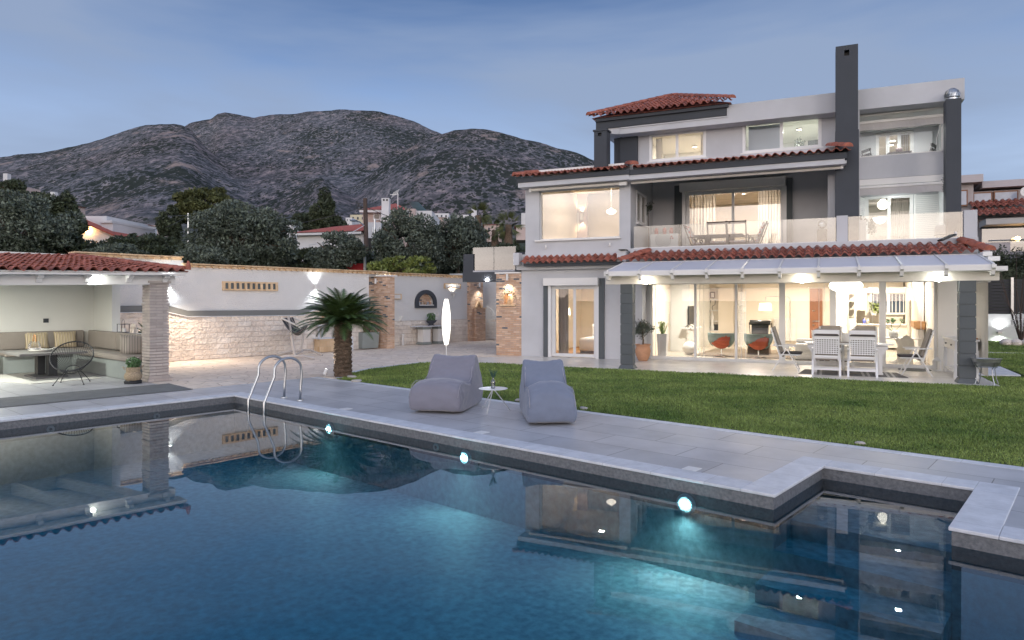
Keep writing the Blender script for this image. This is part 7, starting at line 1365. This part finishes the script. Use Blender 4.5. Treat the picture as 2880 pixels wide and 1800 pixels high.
# ================================================================ trees and background
def crown_px(px, pyt, pyb, hw, Y, n, ls, seed, nclump=40, csz=.30, hollow=.5, dep=1.0, squash=1.):
    cx = (px - CX) / F_ * Y; zt, zb = EH - (pyt - HY) / F_ * Y, EH - (pyb - HY) / F_ * Y; rx_ = hw / F_ * Y; c = (cx, Y, (zt + zb) / 2)
    rg = np.random.default_rng(seed); cd = rg.normal(size=(nclump, 3)); cd /= np.linalg.norm(cd, axis=1)[:, None]; cd *= (.55 + .25 * rg.random((nclump, 1))) * (1 - csz * .3); cd[:, 2] *= squash
    no_ = nclump // 3; szc = csz * (.65 + .7 * rg.random((nclump, 1))); cd[:no_] *= 1.22; szc[:no_] *= .62; pr_ = szc[:, 0] ** 1.6; k = rg.choice(nclump, n, p=pr_ / pr_.sum()); d = rg.normal(size=(n, 3)); d /= np.linalg.norm(d, axis=1)[:, None]; sz = szc[k]; up = d[:, 2:3] > -.5
    d *= sz * (hollow + (1 - hollow) * rg.random((n, 1)) ** .5) * np.where(up, 1, .8)
    P = (cd[k] + d) * np.array([rx_ * 1.1, rx_ * dep, (zt - zb) / 2 * 1.12]) + np.array(c)
    U = rg.normal(size=(n, 3)) + d * 3 + np.array([0, 0, .4]); U /= np.linalg.norm(U, axis=1)[:, None]; W_ = np.cross(U, rg.normal(size=(n, 3))); W_ /= np.linalg.norm(W_, axis=1)[:, None]; L_ = ls * (.6 + .8 * rg.random((n, 1)))
    return np.stack([P - U * L_ * .5, P + W_ * L_ * .22, P + U * L_ * .5, P - W_ * L_ * .22], 1).reshape(-1, 3), c, rx_, zt, zb
def tree(name, label, cat, px, pyt, pyb, hw, Y, m, n=9000, ls=.16, seed=1, group=None, **k):
    V, c, rx_, zt, zb = crown_px(px, pyt, pyb, hw, Y, n, ls, seed, **k); z0 = hz(px, Y); t = thing(name, label, cat, 'W', (c[0], Y, z0), group=group)
    leafobj('crown', [V], M[m], t); rg = random.Random(seed); b = MB(); zm_ = (zt + zb) / 2; b.tube([(c[0], Y, z0 - .1), (c[0] + .1, Y, (z0 + zm_) / 2), (c[0], Y, zm_)], [rx_ * .10, rx_ * .08, rx_ * .05], 8)
    for i in range(9):
        a = rg.uniform(0, 6.28); r_ = rg.uniform(.4, .8) * rx_; e = (c[0] + r_ * math.cos(a), Y + r_ * math.sin(a), zm_ + rg.uniform(-.3, .6) * (zt - zb) / 2); b.tube([(c[0], Y, zm_ - (zt - zb) * .28), ((c[0] + e[0]) / 2, (Y + e[1]) / 2, (zm_ + e[2]) / 2 - .1), e], [rx_ * .045, rx_ * .03, rx_ * .01], 5)
    b.build('trunk', M['bark'], t); return t
gT = 'trees beyond the garden wall'
tree('olive_tree', 'large grey green olive tree rising behind the pavilion roof', 'olive tree', 40, 535, 745, 165, 34, 'leaf', 26000, .17, 1, gT, nclump=70, csz=.26)
tree('olive_tree', 'biggest round olive tree, centred behind the wall grille', 'olive tree', 680, 563, 775, 158, 33, 'leaf', 30000, .16, 2, gT, nclump=80, csz=.26)
tree('olive_tree', 'low silvery olive bush in front of the biggest round olive', 'olive tree', 562, 690, 770, 78, 27.5, 'leaf', 7000, .13, 3, gT, nclump=30)
tree('olive_tree', 'olive tree screening the white walled house with long red roof', 'olive tree', 945, 652, 775, 85, 35, 'leaf', 9000, .16, 4, gT)
tree('olive_tree', 'dense olive tree in front of the pink house, reaching over the niche wall', 'olive tree', 1150, 590, 790, 118, 34, 'leaf', 24000, .15, 5, gT, nclump=70, csz=.26)
tree('olive_tree', 'darker olive tree standing against the roof terrace upstand', 'olive tree', 1285, 606, 790, 98, 35, 'leaf', 18000, .15, 6, gT, nclump=60, csz=.26)
tree('pine_tree', 'dark ragged cypress group towering behind the pavilion olive', 'pine tree', 70, 500, 640, 95, 46, 'leafd', 12000, .26, 7, gT, nclump=26, csz=.28)
tree('pine_tree', 'dark ragged cypress between two olives above the lit gable', 'pine tree', 160, 535, 730, 75, 44, 'leafd', 13000, .24, 8, gT, nclump=26, csz=.30)
tree('pine_tree', 'dark bushy tree beneath the lit gable lamp', 'pine tree', 215, 660, 775, 80, 36, 'leafd', 8000, .2, 9, gT)
tree('umbrella_pine', 'domed yellow green umbrella pine behind the biggest olive', 'pine tree', 580, 524, 640, 92, 58, 'leafp', 20000, .30, 10, gT, nclump=60, csz=.24, squash=1.)
tree('cypress_tree', 'narrow dark cypress leaning beside the domed pine', 'cypress', 478, 572, 690, 34, 56, 'leafd', 5000, .26, 11, gT, nclump=18, csz=.4)
tree('cypress_tree', 'pointed dark cypress above the long red roof', 'cypress', 905, 538, 665, 36, 60, 'leafd', 7000, .3, 12, gT, nclump=22, csz=.4)
tree('pine_tree', 'broad dark pine around the pointed cypress', 'pine tree', 905, 590, 690, 78, 62, 'leafd', 10000, .3, 13, gT, nclump=30)
tree('shrub_mass', 'dark shrubs between the lit gable and the silver pole', 'shrubs', 400, 655, 775, 120, 38, 'leafd', 15000, .2, 14, gT, nclump=60, csz=.24)
tree('shrub_mass', 'dark shrubs behind the pavilion ridge tiles', 'shrubs', 310, 680, 770, 90, 34, 'leaf', 9000, .16, 15, gT, nclump=40)
tree('shrub_mass', 'dark hedge mass between the biggest olive and the red panel', 'shrubs', 860, 700, 790, 90, 36, 'leafd', 9000, .18, 16, gT, nclump=40)
tree('shrub_mass', 'dark clipped shrubs behind the roof terrace glass', 'shrubs', 1420, 690, 790, 75, 44, 'leafd', 8000, .2, 17, gT, nclump=40)
tree('shrub_mass', 'yellow green oleander spilling over the niche wall coping', 'shrubs', 1140, 718, 790, 100, 30, 'leafy', 5500, .17, 18, gT, nclump=40, csz=.22)
tree('shrub_mass', 'dark shrubs between the red panel and telephone pole', 'shrubs', 1010, 700, 735, 50, 44, 'leafd', 3000, .2, 19, gT)
for k, (px, py_) in enumerate(((1345, 606), (1430, 632), (1392, 648))):
    Y = (72, 66, 68)[k]; c = ((px - CX) / F_ * Y, Y, EH - (py_ - HY) / F_ * Y); z0 = hz(px, Y); t = thing('fan_palm', ['shaggy fan palm nearest the dense olive above the niche wall', 'shaggy fan palm nearest the villa corner', 'smaller fan palm between its two taller twins'][k], 'palm', 'W', (c[0], Y, z0), group='fan palms')
    b = MB(); b.tube([(c[0], Y, z0), (c[0], Y, c[2] - 1.6), (c[0], Y, c[2])], [.3, .42, .3], 8); b.build('trunk', M['bark'], t); b = MB(); rg = random.Random(k)
    for i in range(42):
        a = rg.uniform(0, 6.28); el = rg.uniform(-1.1, 1.3); d = Vector((math.cos(a) * math.cos(el), math.sin(a) * math.cos(el), math.sin(el))); p0 = Vector(c) + d * .7; s = d.orthogonal().normalized()
        for j in range(9): q = (d + s * (j - 4) * .16 + Vector((0, 0, -.05 * abs(j - 4)))).normalized() * rg.uniform(.8, 1.15) * (1 if k < 2 else .7); w_ = s * .045; b.add([p0 - w_, p0 + w_, p0 + q], [(0, 1, 2)])
    b.build('crown', M['leafp'], t)
# undergrowth behind the wall so that no bare slope shows
VV = []
for k in range(90):
    px = -150 + k * 19; Y = random.uniform(37, 50); V, *_ = crown_px(px, random.uniform(690, 715), 790, random.uniform(35, 60), Y, 900, .25, 100 + k, nclump=8, csz=.5); VV.append(V)
V = np.concatenate(VV); o = bpy.data.objects.new('undergrowth', npmesh('undergrowth', V, np.arange(len(V)).reshape(-1, 4), M['leafd'])); col.objects.link(o); tag(o, 'dark tangled undergrowth on the slope behind the garden wall', 'undergrowth', kind='stuff')
VV = []
rgs = random.Random(12)
for k in range(420):
    px = rgs.uniform(-60, 1700); py_ = rgs.uniform(600, 668); Y = 80 + (668 - py_) * 4 + rgs.uniform(0, 60); z = hz(px, Y); hw_ = rgs.uniform(10, 26); pt = HY - (z - EH) / Y * F_; V, *_ = crown_px(px, pt - rgs.uniform(8, 20), pt + 8, hw_ * 90 / Y, Y, 150, .9 * Y / 110, 400 + k, nclump=5, csz=.5); VV.append(V)
V = np.concatenate(VV); o = bpy.data.objects.new('scrub_woodland', npmesh('scrub_woodland', V, np.arange(len(V)).reshape(-1, 4), M['leafd'])); col.objects.link(o); tag(o, 'distant dark scrub and trees at the foot of the mountain', 'woodland', kind='stuff')
# ---- neighbour houses in the village
pinkw = pm('pink render', (.50, .40, .37), .85, .05, 2); redr = pm('red roof tile', (.40, .10, .07), .8, .3, 5, 30, .4); vw = pm('village white', (.62, .62, .63), .8, .05, 1)
def WX(px, Y): return (px - CX) / F_ * Y
def WZ(py_, Y): return EH - (py_ - HY) / F_ * Y
Y = 48; t = thing('pink_house', 'pink and white two storey house with red hip roof and tall white chimney', 'house', 'W', (WX(1090, Y), Y, hz(1090, Y)))
b = MB(); b.box(WX(1020, Y), WX(1168, Y), Y, Y + 6, WZ(800, Y), WZ(587, Y)); b.build('upper_wall', pinkw, t)
b = MB(); b.box(WX(1165, Y), WX(1212, Y), Y + .5, Y + 6, WZ(800, Y), WZ(590, Y)); b.build('side_wall', vw, t)
b = MB(); x0, x1, z0, z1 = WX(1010, Y - .5), WX(1150, Y - .5), WZ(590, Y - .5), WZ(565, Y - .5); b.add([(x0, Y - .6, z0), (x1, Y - .6, z0), (x1, Y + 6.3, z0), (x0, Y + 6.3, z0), ((x0 + x1) / 2 + .3, Y + 2.5, z1 + .25)], [(0, 1, 4), (1, 2, 4), (2, 3, 4), (3, 0, 4), (3, 2, 1, 0)]); b.build('roof', redr, t)
b = MB(); b.box(x0 + .03, x1 - .03, Y - .55, Y - .1, z0 - .18, z0 - .01); b.build('eave', vw, t)
b = MB(); Yc = 46.5; b.box(WX(1073, Yc), WX(1094, Yc), Yc, Yc + .6, WZ(700, Yc), WZ(557, Yc)); b.slab([(WX(1068, Yc), WZ(655, Yc)), (WX(1099, Yc), WZ(655, Yc)), (WX(1093, Yc), WZ(590, Yc)), (WX(1074, Yc), WZ(590, Yc))], 1, Yc - .1, Yc + .7); ch_ = b.build('chimney', vw, t); b = MB(); b.box(WX(1077, Yc), WX(1082, Yc), Yc - .02, Yc, WZ(565, Yc), WZ(560, Yc)); b.build('flue_hole', M['black'], ch_); b = MB(); b.box(WX(1086, Yc), WX(1091, Yc), Yc - .02, Yc, WZ(565, Yc), WZ(560, Yc)); b.build('flue_hole', M['black'], ch_)
for a, c, d, e in ((1124, 1150, 600, 628), (1050, 1071, 600, 620)):
    b = MB(); b.wall(WX(a, Y), WX(c, Y), WZ(e, Y), WZ(d, Y), Y - .1, Y - .01, [(WX(a + 4, Y), WX(c - 4, Y), WZ(e - 4, Y), WZ(d + 4, Y))]); w_ = b.build('window', vw, t); b = MB(); b.box(WX(a + 3, Y), WX(c - 3, Y), Y - .04, Y - .02, WZ(e - 3, Y), WZ(d + 3, Y)); b.build('pane', pm('warm dark pane', (.09, .07, .06), .15), w_)
b = MB(); x0, x1 = WX(1141, Y), WX(1190, Y); b.add([(x0, Y + 1, WZ(560, Y)), (x0 + .75, Y + 1, WZ(562, Y)), (x1 + .15, Y + 2.5, WZ(588, Y)), (x1 - .75, Y + 2.5, WZ(588, Y))], [(0, 1, 2, 3)]); b.build('solar_panel', pm('solar glass', (.18, .30, .34), .15), t)
b = MB(); xa, za, zb_ = WX(1121, Y), WZ(545, Y), WZ(620, Y); b.tube([(xa, Y - .3, zb_), (xa, Y - .3, za)], .03, 5); b.bar((xa - .55, Y - .3, za - .1), (xa + .05, Y - .3, za - .12), .03)
for k in range(6): b.bar((xa - .45 + k * .08, Y - .3, za - .35 + k * .06), (xa - .3 + k * .08, Y - .3, za + .05 + k * .05), .02)
b.build('antenna', M['white'], t); b = MB(); b.lathe([(.001, 0), (.25, .06), (.3, .12)], (0, 0, 0), 16); b.v = [(WX(1147, Y) + x, Y - .4 - z, WZ(626, Y) + y) for x, y, z in b.v]; b.build('satellite_dish', M['white'], t)
Y = 44; t = thing('red_roof_house', 'white single storey house with a long red tiled roof behind the olive', 'house', 'W', (WX(920, Y), Y, hz(920, Y)))
b = MB(); b.box(WX(835, Y), WX(1062, Y), Y, Y + 5, WZ(800, Y), WZ(655, Y)); b.build('wall', vw, t); b = MB(); b.box(WX(1024, Y - .5), WX(1072, Y - .5), Y - .6, Y + .2, WZ(800, Y), WZ(628, Y)); b.build('porch_wall', M['wall'], t)
b = MB(); b.add([(WX(822, Y), Y - .5, WZ(657, Y)), (WX(1024, Y), Y - .5, WZ(651, Y)), (WX(1068, Y), Y + 2.4, WZ(618, Y) + .15), (WX(915, Y), Y + 2.4, WZ(632, Y) + .15), (WX(1068, Y), Y + 2.4, WZ(619, Y)), (WX(915, Y), Y + 5.4, WZ(650, Y)), (WX(1068, Y), Y + 5.4, WZ(650, Y))], [(0, 1, 2, 3), (3, 2, 6, 5), (0, 3, 5)]); b.build('roof', redr, t)
b = MB(); b.slab([(WX(825, Y), WZ(664, Y)), (WX(1020, Y), WZ(659, Y)), (WX(1020, Y), WZ(653, Y)), (WX(825, Y), WZ(658, Y))], 1, Y - .45, Y - .02); b.build('eave', vw, t)
for k in range(1): b = MB(); b.box(WX(1034, Y), WX(1058, Y), Y - .64, Y - .605, WZ(740, Y), WZ(672, Y)); b.build('doorway', pm('dark doorway', (.02, .02, .02), .8), t)
Y = 52; t = thing('gable_house', 'white house with sloping tiled gable and a warm porch lamp', 'house', 'W', (WX(270, Y), Y, hz(270, Y)))
b = MB(); b.slab([(WX(200, Y), WZ(780, Y)), (WX(325, Y), WZ(780, Y)), (WX(325, Y), WZ(662, Y)), (WX(207, Y), WZ(616, Y)), (WX(195, Y), WZ(640, Y))], 1, Y, Y + 6); b.build('gable_wall', vw, t)
b = MB(); b.add([(WX(203, Y), Y - .5, WZ(606, Y)), (WX(334, Y), Y - .5, WZ(662, Y)), (WX(334, Y), Y + 6, WZ(662, Y)), (WX(203, Y), Y + 6, WZ(606, Y)), (WX(203, Y), Y - .5, WZ(611, Y)), (WX(334, Y), Y - .5, WZ(667, Y))], [(0, 1, 2, 3), (0, 4, 5, 1)]); b.build('roof', redr, t)
b = MB(); b.box(WX(212, Y), WX(278, Y), Y + 1, Y + 7, WZ(700, Y), WZ(603, Y)); b.box(WX(268, Y), WX(300, Y), Y + .8, Y + 7, WZ(700, Y), WZ(622, Y)); b.box(WX(266, Y), WX(301, Y), Y + .6, Y + 7, WZ(624, Y), WZ(617, Y)); b.build('upper_block', vw, t)
b = MB(); b.ball((WX(249, Y), Y - .25, WZ(648, Y)), .16); b.build('porch_lamp', em('porch lamp', (1, .55, .2), 45), t)
def village(px0, px1, pyt, pyb, Y, label, roof=None, wallm=None, wn=2, chim=0):
    t = thing('village_house', label, 'house', 'W', (WX((px0 + px1) / 2, Y), Y, hz((px0 + px1) / 2, Y)), group='small village houses at the mountain foot'); x0, x1, z0, z1 = WX(px0, Y), WX(px1, Y), WZ(pyb + 25, Y), WZ(pyt, Y)
    b = MB(); b.box(x0, x1, Y, Y + 6, z0, z1); b.build('wall', wallm or vw, t)
    for k in range(wn): u = x0 + (x1 - x0) * (k + .6) / (wn + .2); h_ = (WZ(pyt, Y) - WZ(pyb, Y)); b = MB(); b.box(u - (x1 - x0) * .05, u + (x1 - x0) * .05, Y - .05, Y - .01, z1 - h_ * .75, z1 - h_ * .35); b.build('window', M['dark'], t)
    if roof: o_ = .3; h_ = (x1 - x0) * .16; b = MB(); b.add([(x0 - o_, Y - o_, z1), (x1 + o_, Y - o_, z1), (x1 + o_, Y + 6, z1), (x0 - o_, Y + 6, z1), ((x0 + x1) / 2, Y + 3, z1 + h_)], [(0, 1, 4), (1, 2, 4), (2, 3, 4), (3, 0, 4), (3, 2, 1, 0)]); b.build('roof', redr, t)
    if chim: b = MB(); b.box(x0 + (x1 - x0) * .5, x0 + (x1 - x0) * .5 + chim, Y - .1, Y + .6, z1 - .3, z1 + chim * 2.2); b.build('chimney', vw, t)
village(292, 332, 628, 650, 110, 'village house with red roof right beside the lit gable house', 1); village(330, 362, 632, 650, 135, 'low village house with pale roof past the lit gable house', 0, pinkw); village(372, 402, 630, 648, 150, 'white village house behind two tiny cypresses', 1)
village(400, 455, 634, 650, 160, 'pinkish row house nearest the domed umbrella pine', 0, pinkw, 3); village(985, 1028, 604, 622, 130, 'cream flat roofed village block left of the telephone pole', 0, pm('cream village', (.55, .50, .36), .8, .04), 3); village(972, 990, 612, 624, 120, 'little white village cube beside the cream block', 0)
village(1222, 1262, 600, 614, 150, 'white flat roofed village house above the dense olive tree', 0, None, 3); village(1284, 1318, 604, 618, 150, 'white village house with a slim cypress before it', 0, None, 2); village(1300, 1352, 618, 632, 130, 'lower white village house below the slim cypress', 0, None, 3, 1)
village(1362, 1410, 632, 655, 110, 'pink village house with red roof between the two tall palms', 1, pinkw); village(1452, 1480, 634, 650, 110, 'pink village house with white chimney beside the villa wall', 1, pinkw, 1, .9); village(806, 826, 632, 650, 90, 'small blue white village house beside the biggest olive', 0, None, 1)
village(-10, 30, 515, 560, 95, 'pale house with tapered chimney above the pavilion olive', 0, pinkw, 0, .6); village(125, 160, 568, 600, 90, 'small house with a cream chimney poking between dark cypresses', 1, pinkw, 0, .6)
village(1215, 1250, 612, 626, 110, 'small pink village house just above the dense olive crown', 1, pinkw, 1)
# poles, wires, red panel
Y = 40; x = WX(1027, Y); t = thing('telephone_pole', 'rust brown timber telephone pole with insulators before the pink house', 'pole', 'W', (x, Y, hz(1027, Y))); b = MB(); b.tube([(x + .12, Y, WZ(800, Y)), (x, Y, WZ(558, Y))], [.15, .12], 10); b.build('pole', M['dwood'], t); b = MB()
for k in range(3): b.bar((x - .5, Y, WZ(572 + k * 8, Y)), (x, Y, WZ(574 + k * 8, Y)), .04); b.lathe([(.05, 0), (.05, .14)], (x - .5 + k * .12, Y, WZ(572 + k * 8, Y)), 6)
b.build('crossarm', M['black'], t)
def pole(px, pyt, pyb, Y, label, m='metal', r_=.06):
    x = WX(px, Y); b = MB(); b.tube([(x, Y, WZ(pyb, Y)), (x, Y, WZ(pyt, Y))], r_, 8); return b.top('pole', M[m], 'W', (x, Y, WZ(pyb, Y)), label, 'pole')
pole(529, 600, 740, 50, 'silver steel pole in front of the biggest olive'); pole(1049, 640, 790, 38, 'thin grey pole standing just right of the telephone pole'); pole(1054, 616, 790, 42, 'taller thin grey pole behind its twin by the telephone pole')
t = thing('street_lamp', 'curved street lamp arm fixed near the telephone pole', 'street lamp', 'W', (WX(1020, 40), 40, 5)); b = MB(); b.tube([(WX(1024, 40), 39.8, WZ(634, 40)), (WX(1015, 40), 39.7, WZ(626, 40)), (WX(1002, 40), 39.6, WZ(622, 40))], .04, 6); b.build('arm', M['metal'], t); b = MB(); b.ball((WX(999, 40), 39.6, WZ(622.5, 40)), .22, .1, .07, 12, 6); b.build('lamp_head', M['metal'], t)
def wire(p, q, sag, label, m='black'):
    P0 = Vector((WX(p[0], p[2]), p[2], WZ(p[1], p[2]))); Q0 = Vector((WX(q[0], q[2]), q[2], WZ(q[1], q[2]))); b = MB(); b.tube([P0.lerp(Q0, k / 10) - Vector((0, 0, sag * 4 * (k / 10) * (1 - k / 10))) for k in range(11)], .018, 4); b.top('overhead_wire', M[m], 'W', tuple(P0), label, 'wire', 'overhead wires')
wire((1027, 580, 40), (1210, 625, 46), .3, 'wire sagging from the telephone pole across the pink house'); wire((1027, 580, 40), (620, 640, 52), .5, 'wire running from the telephone pole to the domed pine'); wire((529, 606, 50), (300, 580, 80), .4, 'wire running from the silver pole towards the mountain'); wire((529, 606, 50), (420, 645, 60), .3, 'lower wire dropping from the silver pole to the shrubs'); wire((1027, 632, 40), (868, 690, 34), .2, 'pale wire crossing the red roofed house', 'white')
t = thing('red_fence', 'bright red panel fence with white post beyond the garden wall', 'fence', 'W', (WX(995, 36), 36, 2)); b = MB(); b.box(WX(968, 36), WX(1023, 36), 36, 36.1, WZ(790, 36), WZ(741, 36)); b.build('panel', pm('signal red', (.45, .012, .02), .5, .1), t); b = MB(); b.box(WX(962, 36), WX(968, 36), 35.95, 36.15, WZ(790, 36), WZ(738, 36)); b.build('post', M['white'], t); b = MB(); b.box(WX(1023, 36), WX(1028, 36), 35.95, 36.15, WZ(790, 36), WZ(722, 36)); b.build('post', M['white'], t)
# ---- right hand neighbour
nv = 40.; NX = lambda px: hv(px, 800, nv)[0]; NZ = lambda px, py_: hv(px, py_, nv)[1]
t = thing('neighbour_house', 'neighbouring terraced house with red tile strips and brown windows', 'house', 'H', (NX(2780), nv, 0))
def nb(name, px0, px1, pt, pb, m, dv=0, th=.3): b = MB(); c = (px0 + px1) / 2; b.box(NX(px0), NX(px1), nv + dv, nv + dv + th, NZ(c, pb), NZ(c, pt)); return b.build(name, m, t)
nw_ = pm('neighbour render', (.46, .42, .43), .85, .05, 1)
nb('wall', 2690, 2960, 530, 980, nw_, .6, 8); nb('roof_slab', 2690, 2761, 495, 516, nw_, -.4, 8); nb('roof_slab', 2764, 2960, 503, 522, nw_, .1, 8); nb('wing_wall', 2690, 2740, 516, 620, nw_, .2, 2)
for a, c, d, e in ((2740, 2796, 537, 572), (2800, 2870, 533, 566), (2690, 2722, 534, 580)):
    w_ = nb('window', a, c, d, e, M['door'], .02 if a < 2700 else .4, .15); b = MB(); mx_ = (a + c) / 2; b.box(NX(a + 4), NX(c - 4), nv + (-.02 if a < 2700 else .36), nv + (.0 if a < 2700 else .38), NZ(mx_, e - 4), NZ(mx_, d + 4)); b.build('pane', pm('pale dusk pane', (.34, .38, .46), .1), w_)
for (u0, u1, z_, v_) in ((2735, 2960, 584, nv - .7), (2740, 2960, 607, nv - 1.6)):
    b = MB(); a, z = hv(u0, z_, v_); c, _q = hv(u1, z_, v_); tiles(b, (a, v_, z), (1, 0, 0), (0, 1, .38), c - a, 1.1, per=.26, course=.36, h=.08); b.build('roof_tiles', M['terra'], t)
nb('ledge_band', 2740, 2960, 586, 602, nw_, -.5, 1); nb('awning', 2756, 2960, 620, 636, canv, -1.4, 1.6); nb('glazing', 2758, 2960, 642, 690, M['glassd'], -.3, .1); nb('dark_recess', 2756, 2960, 636, 642, M['dark'], -.28, .2); nb('balcony_wall', 2745, 2816, 690, 775, nw_, -1.8, 2); nb('balcony_wall', 2816, 2960, 712, 775, nw_, -1.8, 2); nb('balustrade', 2816, 2960, 682, 712, M['glassd'], -1.75, .05)
b = MB(); a, z = hv(2862, 672, nv - .6); b.ball((a, nv - .6, z), .12); lo_ = b.build('balcony_lamp', em('amber lamp', (1, .6, .25), 25), t)
b = MB(); b.tube([(NX(2756), nv - 1.9, NZ(2760, 686)), (NX(2960), nv - 1.9, NZ(2880, 681))], .03, 6); b.build('handrail', M['metal'], t)
b = MB(); dx_, dz_ = hv(2884, 540, nv - .4); b.lathe([(.001, 0), (.18, .04), (.24, .08)], (0, 0, 0), 16); b.v = [(dx_ + x, nv - .5 - z, dz_ + y) for x, y, z in b.v]; b.build('satellite_dish', M['white'], t)
hd = thing('hedge', 'tall clipped dark green hedge above the neighbour fence', 'hedge', 'H', (8, 38, 0)); Vs = []
for k in range(26):
    u = 5.5 + k * .35; Vs.append(bush(None, (u, 37.6, 3.25), .45, .5, .95, 1100, .13, 300 + k, .3, 8, .6))
leafobj('foliage', Vs, M['leafd'], hd); b = MB(); b.box(5.4, 15, 37.4, 37.9, .5, 3.3); b.build('branches', M['leafd'], hd)
fb, fz = hv(2783, 881, 37.0); t = thing('slat_fence', 'black horizontal slat fence on the white garden wall', 'fence', 'H', (8, 37, fz)); a = hv(2700, 0, 37)[0]; c = 13.
for k in range(11): z = fz + .0 + k * .14; b = MB(); b.box(a, c, 37, 37.04, z, z + .12); b.build('slat', M['slate'], t)
for u in (hv(2842, 0, 37)[0], hv(2842, 0, 37)[0] + 2.2): b = MB(); b.box(u, u + .1, 36.9, 37, fz - .5, fz + 1.6); b.build('post', M['metal'], t)
t = thing('boundary_wall', 'white rough boundary wall washed by a wall light', 'wall', 'H', (8, 37, 0)); b = MB(); b.box(a, c, 36.9, 37.2, 0, fz - .03); b.build('stucco_face', M['stucco'], t)
u, z = hv(2812, 935, 36.8); t = thing('garden_uplight', 'small up and down light low on the boundary wall', 'wall light', 'H', (u, 36.8, z)); b = MB(); b.box(u - .08, u + .08, 36.75, 36.9, z - .04, z + .04); b.build('lamp_body', M['metal'], t)
for s in (1, -1): lamp_light(t, 'SPOT', (u, 36.72, z + s * .07), 28, (.95, 1, 1), .05, (R(180) if s > 0 else 0, 0, 0), 140, .9)
t = thing('rockery_shrub', 'bare twiggy flowering shrub on stones by the boundary wall', 'shrub', 'H', (hv(2868, 950, 34)[0], 34, 0)); u = hv(2872, 950, 34)[0]; leafobj('blossom', [bush(None, (u, 34, .8), .5, .4, .5, 350, .07, 55)], M['white'], t); b = MB(); rg = random.Random(3)
for k in range(14): a = rg.uniform(0, 6.28); b.tube([(u, 34, 0), (u + .3 * math.cos(a), 34 + .3 * math.sin(a), 1.2), (u + rg.uniform(.5, 1.1) * math.cos(a), 34, rg.uniform(2, 4.2))], [.03, .02, .006], 5)
b.build('branches', M['dwood'], t)
for k in range(4): 
    b = MB(); b.ball((u - .6 + k * .35, 33.6, .1), .22, .2, .16, 10, 7); b.top('rockery_stone', M['stone'], 'H', (u - .6 + k * .35, 33.6, 0), ['rockery stone furthest from the frame edge, under the boundary light', 'second rockery stone from the boundary light', 'third rockery stone from the boundary light', 'rockery stone under the blossoming shrub'][k], 'stone', 'rockery stones', smooth=True)
